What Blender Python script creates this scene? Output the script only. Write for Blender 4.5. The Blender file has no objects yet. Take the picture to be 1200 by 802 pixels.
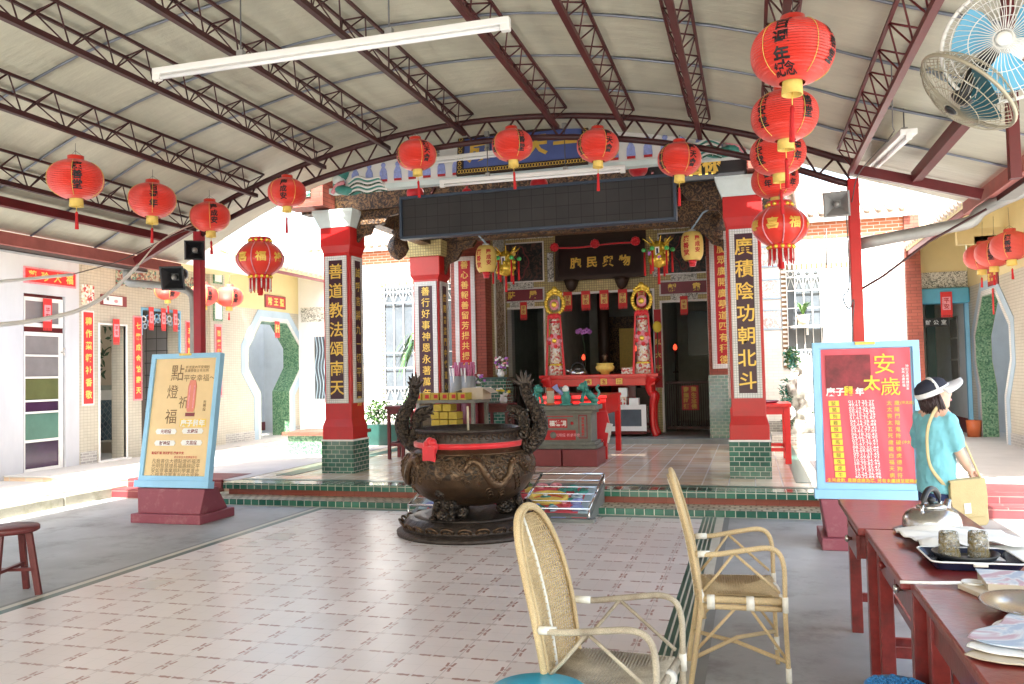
import bpy, bmesh, math, random
from mathutils import Vector, Matrix, Euler
R = math.radians
random.seed(7)
SC = bpy.context.scene
COL = SC.collection

# ------------------------------------------------------------------ camera, sky, sun, exposure
cam_d = bpy.data.cameras.new('camera'); cam = bpy.data.objects.new('camera', cam_d); COL.objects.link(cam)
cam_d.sensor_width = 36.0; cam_d.lens = 36.0 * 970 / 1200; cam_d.clip_start = .05; cam_d.clip_end = 3000
def _cam():
    y, p, r = R(16.1), R(2.2), R(1.27)
    F = Vector((-math.sin(y)*math.cos(p), math.cos(y)*math.cos(p), math.sin(p)))
    R0 = Vector((math.cos(y), math.sin(y), 0)); U0 = R0.cross(F)
    Rt = R0*math.cos(r) - U0*math.sin(r); U = U0*math.cos(r) + R0*math.sin(r)
    m = Matrix(((Rt.x, U.x, -F.x, 0), (Rt.y, U.y, -F.y, 0), (Rt.z, U.z, -F.z, 1.55), (0, 0, 0, 1)))
    cam.matrix_world = m
_cam()
SC.camera = cam
SUN_EL, SUN_AZ = 54.0, 175.0            # azimuth clockwise from +y: the sun stands behind the camera, a little to the right
w = bpy.data.worlds.new('World'); SC.world = w; w.use_nodes = True
nt = w.node_tree; nt.nodes.clear()
sky = nt.nodes.new('ShaderNodeTexSky'); sky.sky_type = 'NISHITA'; sky.sun_disc = False
sky.sun_elevation = R(SUN_EL); sky.sun_rotation = R(SUN_AZ); sky.air_density = 1.6; sky.dust_density = 4.0; sky.ozone_density = 1.0
bg = nt.nodes.new('ShaderNodeBackground'); bg.inputs[1].default_value = .15
wo = nt.nodes.new('ShaderNodeOutputWorld'); nt.links.new(sky.outputs[0], bg.inputs[0]); nt.links.new(bg.outputs[0], wo.inputs[0])
sd = bpy.data.lights.new('sun', 'SUN'); sd.energy = 4.0; sd.angle = R(.55); sd.color = (1, .95, .88)
so = bpy.data.objects.new('sun', sd); COL.objects.link(so)
_dir = Vector((math.sin(R(SUN_AZ))*math.cos(R(SUN_EL)), math.cos(R(SUN_AZ))*math.cos(R(SUN_EL)), math.sin(R(SUN_EL))))
so.rotation_euler = _dir.to_track_quat('Z', 'Y').to_euler(); so.location = _dir*40
vs = SC.view_settings; vs.view_transform = 'Standard'; vs.look = 'None'; vs.gamma = 1; vs.use_curve_mapping = False
vs.exposure = 2.62
SC.cycles.use_denoising = True
SC.cycles.max_bounces = 10; SC.cycles.diffuse_bounces = 6; SC.cycles.glossy_bounces = 4
SC.cycles.sample_clamp_indirect = 6.0

# ------------------------------------------------------------------ materials
MATS = {}
def mat(name, col, rough=.55, metal=0., var=.12, vs_=3.0, bump=0., bs=60., coat=0., fine=.0, emit=0., trans=0., alpha=1., spec=.5, streak=None, sheen=0., dirt=None):
    """plain weathered surface: colour with two scales of noise, optional bump; dirt=(colour, amount, scale) blotches"""
    if name in MATS: return MATS[name]
    m = bpy.data.materials.new(name); m.use_nodes = True; n = m.node_tree.nodes; l = m.node_tree.links
    b = n['Principled BSDF']; b.inputs['Roughness'].default_value = rough; b.inputs['Metallic'].default_value = metal
    b.inputs['Specular IOR Level'].default_value = spec
    b.inputs['Coat Weight'].default_value = coat; b.inputs['Coat Roughness'].default_value = .12
    if trans: b.inputs['Transmission Weight'].default_value = trans
    if alpha < 1: b.inputs['Alpha'].default_value = alpha
    if sheen: b.inputs['Sheen Weight'].default_value = sheen
    tc = n.new('ShaderNodeTexCoord')
    c4 = (*col, 1)
    if var:
        no = n.new('ShaderNodeTexNoise'); no.inputs['Scale'].default_value = vs_; no.inputs['Detail'].default_value = 6; no.inputs['Roughness'].default_value = .65
        if streak:
            mp = n.new('ShaderNodeMapping'); mp.inputs['Scale'].default_value = streak; l.new(tc.outputs['Object'], mp.inputs[0]); l.new(mp.outputs[0], no.inputs['Vector'])
        else: l.new(tc.outputs['Object'], no.inputs['Vector'])
        mr = n.new('ShaderNodeMapRange'); mr.inputs[1].default_value = .25; mr.inputs[2].default_value = .75
        mr.inputs[3].default_value = 1-var; mr.inputs[4].default_value = 1+var; l.new(no.outputs[0], mr.inputs[0])
        mx = n.new('ShaderNodeMix'); mx.data_type = 'RGBA'; mx.blend_type = 'MULTIPLY'; mx.inputs[0].default_value = 1
        mx.inputs[6].default_value = c4; l.new(mr.outputs[0], mx.inputs[7]); out = mx.outputs[2]
        if dirt:
            n2 = n.new('ShaderNodeTexNoise'); n2.inputs['Scale'].default_value = dirt[2]; n2.inputs['Detail'].default_value = 8; n2.inputs['Roughness'].default_value = .7
            l.new(tc.outputs['Object'], n2.inputs['Vector'])
            r2 = n.new('ShaderNodeMapRange'); r2.inputs[1].default_value = .52; r2.inputs[2].default_value = .72; r2.inputs[3].default_value = 0; r2.inputs[4].default_value = dirt[1]
            l.new(n2.outputs[0], r2.inputs[0])
            m2 = n.new('ShaderNodeMix'); m2.data_type = 'RGBA'; l.new(r2.outputs[0], m2.inputs[0]); l.new(out, m2.inputs[6]); m2.inputs[7].default_value = (*dirt[0], 1); out = m2.outputs[2]
        l.new(out, b.inputs['Base Color'])
        rr = n.new('ShaderNodeMapRange'); rr.inputs[3].default_value = max(.02, rough*.85); rr.inputs[4].default_value = min(1, rough*1.18); l.new(no.outputs[0], rr.inputs[0]); l.new(rr.outputs[0], b.inputs['Roughness'])
    else: b.inputs['Base Color'].default_value = c4
    if bump:
        nb = n.new('ShaderNodeTexNoise'); nb.inputs['Scale'].default_value = bs; nb.inputs['Detail'].default_value = 4; l.new(tc.outputs['Object'], nb.inputs['Vector'])
        bu = n.new('ShaderNodeBump'); bu.inputs['Strength'].default_value = bump; bu.inputs['Distance'].default_value = .02; l.new(nb.outputs[0], bu.inputs['Height']); l.new(bu.outputs[0], b.inputs['Normal'])
    if emit:
        b.inputs['Emission Color'].default_value = c4; b.inputs['Emission Strength'].default_value = emit
    MATS[name] = m; return m

def tiles(name, c1, c2, grout, bw, bh, mortar=.006, rough=.25, offset=.5, bump=.4, var=.15, bias=0., rot=0., coat=0.):
    """ceramic tile or brick courses laid out in metres on the box-projected UV"""
    if name in MATS: return MATS[name]
    m = bpy.data.materials.new(name); m.use_nodes = True; n = m.node_tree.nodes; l = m.node_tree.links
    b = n['Principled BSDF']; b.inputs['Coat Weight'].default_value = coat
    uv = n.new('ShaderNodeUVMap'); br = n.new('ShaderNodeTexBrick'); br.offset = offset; br.squash = 1
    br.inputs['Color1'].default_value = (*c1, 1); br.inputs['Color2'].default_value = (*c2, 1); br.inputs['Mortar'].default_value = (*grout, 1)
    br.inputs['Scale'].default_value = 1; br.inputs['Mortar Size'].default_value = mortar; br.inputs['Mortar Smooth'].default_value = .1; br.inputs['Bias'].default_value = bias
    br.inputs['Brick Width'].default_value = bw; br.inputs['Row Height'].default_value = bh
    if rot:
        mp = n.new('ShaderNodeMapping'); mp.inputs['Rotation'].default_value[2] = rot; l.new(uv.outputs[0], mp.inputs[0]); l.new(mp.outputs[0], br.inputs['Vector'])
    else: l.new(uv.outputs[0], br.inputs['Vector'])
    tc = n.new('ShaderNodeTexCoord'); no = n.new('ShaderNodeTexNoise'); no.inputs['Scale'].default_value = 1.7; no.inputs['Detail'].default_value = 7; l.new(tc.outputs['Object'], no.inputs['Vector'])
    mr = n.new('ShaderNodeMapRange'); mr.inputs[1].default_value = .3; mr.inputs[2].default_value = .7; mr.inputs[3].default_value = 1-var; mr.inputs[4].default_value = 1+var; l.new(no.outputs[0], mr.inputs[0])
    mx = n.new('ShaderNodeMix'); mx.data_type = 'RGBA'; mx.blend_type = 'MULTIPLY'; mx.inputs[0].default_value = 1; l.new(br.outputs['Color'], mx.inputs[6]); l.new(mr.outputs[0], mx.inputs[7]); l.new(mx.outputs[2], b.inputs['Base Color'])
    rr = n.new('ShaderNodeMapRange'); rr.inputs[3].default_value = rough; rr.inputs[4].default_value = .8; l.new(br.outputs['Fac'], rr.inputs[0]); l.new(rr.outputs[0], b.inputs['Roughness'])
    if bump:
        inv = n.new('ShaderNodeMath'); inv.operation = 'SUBTRACT'; inv.inputs[0].default_value = 1; l.new(br.outputs['Fac'], inv.inputs[1])
        ad = n.new('ShaderNodeMath'); ad.operation = 'MULTIPLY_ADD'; l.new(no.outputs[0], ad.inputs[0]); ad.inputs[1].default_value = .25; l.new(inv.outputs[0], ad.inputs[2])
        bu = n.new('ShaderNodeBump'); bu.inputs['Strength'].default_value = bump; bu.inputs['Distance'].default_value = .006; l.new(ad.outputs[0], bu.inputs['Height']); l.new(bu.outputs[0], b.inputs['Normal'])
    MATS[name] = m; return m

def speckle(name, c1, c2, c3, scale, rough=.5, bump=.3, kind='voronoi'):
    """busy painted or carved ornament, mosaic and stone: random cells of three colours"""
    if name in MATS: return MATS[name]
    m = bpy.data.materials.new(name); m.use_nodes = True; n = m.node_tree.nodes; l = m.node_tree.links
    b = n['Principled BSDF']; b.inputs['Roughness'].default_value = rough
    tc = n.new('ShaderNodeTexCoord')
    if kind == 'voronoi':
        v = n.new('ShaderNodeTexVoronoi'); v.inputs['Scale'].default_value = scale; l.new(tc.outputs['Object'], v.inputs['Vector']); fac = v.outputs['Color']; h = v.outputs['Distance']
    else:
        v = n.new('ShaderNodeTexNoise'); v.inputs['Scale'].default_value = scale; v.inputs['Detail'].default_value = 5; v.inputs['Distortion'].default_value = 2.5; l.new(tc.outputs['Object'], v.inputs['Vector']); fac = v.outputs[0]; h = v.outputs[0]
    cr = n.new('ShaderNodeValToRGB'); e = cr.color_ramp.elements
    lo, hi = (.25, .75) if kind == 'voronoi' else (.42, .58)
    e[0].position = lo; e[0].color = (*c1, 1); e[1].position = hi; e[1].color = (*c3, 1); k = e.new((lo+hi)/2); k.color = (*c2, 1)
    l.new(fac, cr.inputs[0]); l.new(cr.outputs[0], b.inputs['Base Color'])
    if bump:
        bu = n.new('ShaderNodeBump'); bu.inputs['Strength'].default_value = bump; bu.inputs['Distance'].default_value = .02; l.new(h, bu.inputs['Height']); l.new(bu.outputs[0], b.inputs['Normal'])
    MATS[name] = m; return m

def mth(n, l, op, a, b_=None, c=None):
    x = n.new('ShaderNodeMath'); x.operation = op
    for i, s in enumerate((a, b_, c)):
        if s is None: continue
        if isinstance(s, (int, float)): x.inputs[i].default_value = s
        else: l.new(s, x.inputs[i])
    return x.outputs[0]

def court_tile_material():
    """30 cm glazed floor tiles printed with russet dashes along their joints"""
    m = bpy.data.materials.new('court_tile'); m.use_nodes = True; n = m.node_tree.nodes; l = m.node_tree.links; b = n['Principled BSDF']
    geo = n.new('ShaderNodeTexCoord'); sp = n.new('ShaderNodeSeparateXYZ'); l.new(geo.outputs['Object'], sp.inputs[0])
    P = .305
    def cell(s, off):
        u = mth(n, l, 'MULTIPLY_ADD', s, 1/P, off); f = mth(n, l, 'FRACT', u); return f, mth(n, l, 'FLOOR', u)
    u, iu = cell(sp.outputs[0], 1.9/P + 20); v, iv = cell(sp.outputs[1], -4.63/P + 20)
    du = mth(n, l, 'PINGPONG', u, .5); dv = mth(n, l, 'PINGPONG', v, .5)      # distance to the joint, 0 .. .5
    cu = mth(n, l, 'SUBTRACT', .5, du); cv = mth(n, l, 'SUBTRACT', .5, dv)    # distance to the tile's middle
    lt = lambda a, t: mth(n, l, 'LESS_THAN', a, t); gt = lambda a, t: mth(n, l, 'GREATER_THAN', a, t); mul = lambda *a: a[0] if len(a) == 1 else mth(n, l, 'MULTIPLY', a[0], mul(*a[1:])); mx_ = lambda a, b2: mth(n, l, 'MAXIMUM', a, b2)
    # a dash of two bow-tie strokes lying along x at each joint
    wob = mth(n, l, 'MULTIPLY_ADD', mth(n, l, 'PINGPONG', mth(n, l, 'SUBTRACT', cu, .035), .065), -.25, .048)
    d1 = mul(lt(dv, wob), lt(cu, .25), gt(cu, .025))
    # pairs of short strokes running along y
    d2 = mul(lt(mth(n, l, 'ABSOLUTE', mth(n, l, 'SUBTRACT', du, mth(n, l, 'MULTIPLY_ADD', cv, .10, .045))), .024), lt(cv, .21), gt(cv, .022))
    d2b = mul(lt(du, .045), lt(mth(n, l, 'ABSOLUTE', mth(n, l, 'SUBTRACT', cv, .09)), .012))
    d3 = mul(lt(du, .10), lt(dv, .05), gt(du, .02), gt(dv, .012))
    fac = mx_(mx_(d1, d2), mx_(d2b, mth(n, l, 'MULTIPLY', d3, .45)))
    gro = mx_(lt(du, .008), lt(dv, .008)); gro2 = mx_(lt(cu, .006), lt(cv, .006))
    no = n.new('ShaderNodeTexNoise'); no.inputs['Scale'].default_value = .8; no.inputs['Detail'].default_value = 3; no.inputs['Roughness'].default_value = .5; l.new(geo.outputs['Object'], no.inputs['Vector'])
    wn = n.new('ShaderNodeTexWhiteNoise'); wn.noise_dimensions = '2D'; cb = n.new('ShaderNodeCombineXYZ'); l.new(iu, cb.inputs[0]); l.new(iv, cb.inputs[1]); l.new(cb.outputs[0], wn.inputs['Vector'])
    val = mth(n, l, 'ADD', mth(n, l, 'MULTIPLY_ADD', no.outputs[0], .30, .76), mth(n, l, 'MULTIPLY', wn.outputs[0], .13))
    base = n.new('ShaderNodeMix'); base.data_type = 'RGBA'; base.blend_type = 'MULTIPLY'; base.inputs[0].default_value = 1; base.inputs[6].default_value = (.74, .67, .65, 1); l.new(val, base.inputs[7])
    fd = n.new('ShaderNodeMix'); fd.data_type = 'RGBA'; l.new(mth(n, l, 'MULTIPLY', fac, mth(n, l, 'MULTIPLY_ADD', wn.outputs[0], .25, .58)), fd.inputs[0]); l.new(base.outputs[2], fd.inputs[6]); fd.inputs[7].default_value = (.30, .085, .05, 1)
    fg = n.new('ShaderNodeMix'); fg.data_type = 'RGBA'; l.new(mx_(mth(n, l, 'MULTIPLY', gro, .42), mth(n, l, 'MULTIPLY', gro2, .15)), fg.inputs[0]); l.new(fd.outputs[2], fg.inputs[6]); fg.inputs[7].default_value = (.20, .165, .15, 1)
    l.new(fg.outputs[2], b.inputs['Base Color'])
    l.new(mth(n, l, 'ADD', mth(n, l, 'MULTIPLY_ADD', no.outputs[0], .18, .20), mth(n, l, 'MULTIPLY', wn.outputs[0], .06)), b.inputs['Roughness'])
    # each tile tips a little, as hand-laid tiles do
    sep = n.new('ShaderNodeSeparateColor'); l.new(wn.outputs['Color'], sep.inputs[0])
    h = mth(n, l, 'ADD', mth(n, l, 'MULTIPLY', mth(n, l, 'SUBTRACT', u, .5), mth(n, l, 'SUBTRACT', sep.outputs[0], .5)), mth(n, l, 'MULTIPLY', mth(n, l, 'SUBTRACT', v, .5), mth(n, l, 'SUBTRACT', sep.outputs[1], .5)))
    h = mth(n, l, 'SUBTRACT', h, mth(n, l, 'MULTIPLY', mx_(gro, gro2), .12)); pass
    bu = n.new('ShaderNodeBump'); bu.inputs['Strength'].default_value = .35; bu.inputs['Distance'].default_value = .008; l.new(h, bu.inputs['Height']); l.new(bu.outputs[0], b.inputs['Normal'])
    return m

def roof_material():
    """old insulated roof sheet: wrinkled, blotched, with grime along the overlaps"""
    m = bpy.data.materials.new('roof_sheet'); m.use_nodes = True; n = m.node_tree.nodes; l = m.node_tree.links; b = n['Principled BSDF']; b.inputs['Roughness'].default_value = .5
    tc = n.new('ShaderNodeTexCoord'); sp = n.new('ShaderNodeSeparateXYZ'); l.new(tc.outputs['Object'], sp.inputs[0])
    def noise(scale, det, st=None, dist=0.):
        x = n.new('ShaderNodeTexNoise'); x.inputs['Scale'].default_value = scale; x.inputs['Detail'].default_value = det; x.inputs['Roughness'].default_value = .65; x.inputs['Distortion'].default_value = dist
        if st: mp = n.new('ShaderNodeMapping'); mp.inputs['Scale'].default_value = st; l.new(tc.outputs['Object'], mp.inputs[0]); l.new(mp.outputs[0], x.inputs['Vector'])
        else: l.new(tc.outputs['Object'], x.inputs['Vector'])
        return x.outputs[0]
    def rng(v, a, b_, c, d): x = n.new('ShaderNodeMapRange'); x.inputs[1].default_value = a; x.inputs[2].default_value = b_; x.inputs[3].default_value = c; x.inputs[4].default_value = d; l.new(v, x.inputs[0]); return x.outputs[0]
    streak = noise(2.2, 6, (.35, 3.2, 1)); blot = noise(.55, 8, None, .6); fine = noise(7, 5, (.5, 2.5, 1))
    seam = mth(n, l, 'PINGPONG', mth(n, l, 'MULTIPLY_ADD', sp.outputs[1], 1/.95, 30-8.35/.95), .5)
    grime = mth(n, l, 'MULTIPLY', rng(seam, 0., .13, 1., 0.), rng(noise(3.2, 6), .4, .62, .1, 1.))
    val = mth(n, l, 'MULTIPLY', rng(streak, .3, .7, .93, 1.05), mth(n, l, 'MULTIPLY', rng(blot, .35, .62, .84, 1.05), rng(fine, .3, .7, .95, 1.05)))
    mx = n.new('ShaderNodeMix'); mx.data_type = 'RGBA'; mx.blend_type = 'MULTIPLY'; mx.inputs[0].default_value = 1; mx.inputs[6].default_value = (.53, .525, .405, 1); l.new(val, mx.inputs[7])
    m2 = n.new('ShaderNodeMix'); m2.data_type = 'RGBA'; l.new(mth(n, l, 'MULTIPLY', grime, .65), m2.inputs[0]); l.new(mx.outputs[2], m2.inputs[6]); m2.inputs[7].default_value = (.20, .165, .12, 1); l.new(m2.outputs[2], b.inputs['Base Color'])
    h = mth(n, l, 'ADD', mth(n, l, 'MULTIPLY', streak, .5), mth(n, l, 'ADD', mth(n, l, 'MULTIPLY', blot, 1.5), rng(seam, 0., .07, .5, 0.)))
    bu = n.new('ShaderNodeBump'); bu.inputs['Strength'].default_value = .6; bu.inputs['Distance'].default_value = .035; l.new(h, bu.inputs['Height']); l.new(bu.outputs[0], b.inputs['Normal'])
    return m

def rattan(name, col, col2):
    m = bpy.data.materials.new(name); m.use_nodes = True; n = m.node_tree.nodes; l = m.node_tree.links; b = n['Principled BSDF']; b.inputs['Roughness'].default_value = .5
    tc = n.new('ShaderNodeTexCoord'); wv = n.new('ShaderNodeTexWave'); wv.bands_direction = 'DIAGONAL'; wv.inputs['Scale'].default_value = 95; wv.inputs['Distortion'].default_value = 9; wv.inputs['Detail'].default_value = 3; wv.inputs['Detail Scale'].default_value = 2.5; l.new(tc.outputs['Object'], wv.inputs['Vector'])
    no = n.new('ShaderNodeTexNoise'); no.inputs['Scale'].default_value = 7; no.inputs['Detail'].default_value = 6; l.new(tc.outputs['Object'], no.inputs['Vector'])
    cr = n.new('ShaderNodeMapRange'); cr.inputs[1].default_value = .38; cr.inputs[2].default_value = .66; l.new(no.outputs[0], cr.inputs[0])
    mx = n.new('ShaderNodeMix'); mx.data_type = 'RGBA'; mx.inputs[6].default_value = (*col, 1); mx.inputs[7].default_value = (*col2, 1); l.new(cr.outputs[0], mx.inputs[0])
    mr = n.new('ShaderNodeMapRange'); mr.inputs[3].default_value = .5; mr.inputs[4].default_value = 1.1; l.new(wv.outputs[0], mr.inputs[0])
    m2 = n.new('ShaderNodeMix'); m2.data_type = 'RGBA'; m2.blend_type = 'MULTIPLY'; m2.inputs[0].default_value = .75; l.new(mx.outputs[2], m2.inputs[6]); l.new(mr.outputs[0], m2.inputs[7]); l.new(m2.outputs[2], b.inputs['Base Color'])
    bu = n.new('ShaderNodeBump'); bu.inputs['Strength'].default_value = .5; bu.inputs['Distance'].default_value = .004; l.new(wv.outputs[0], bu.inputs['Height']); l.new(bu.outputs[0], b.inputs['Normal'])
    MATS[name] = m; return m

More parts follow.
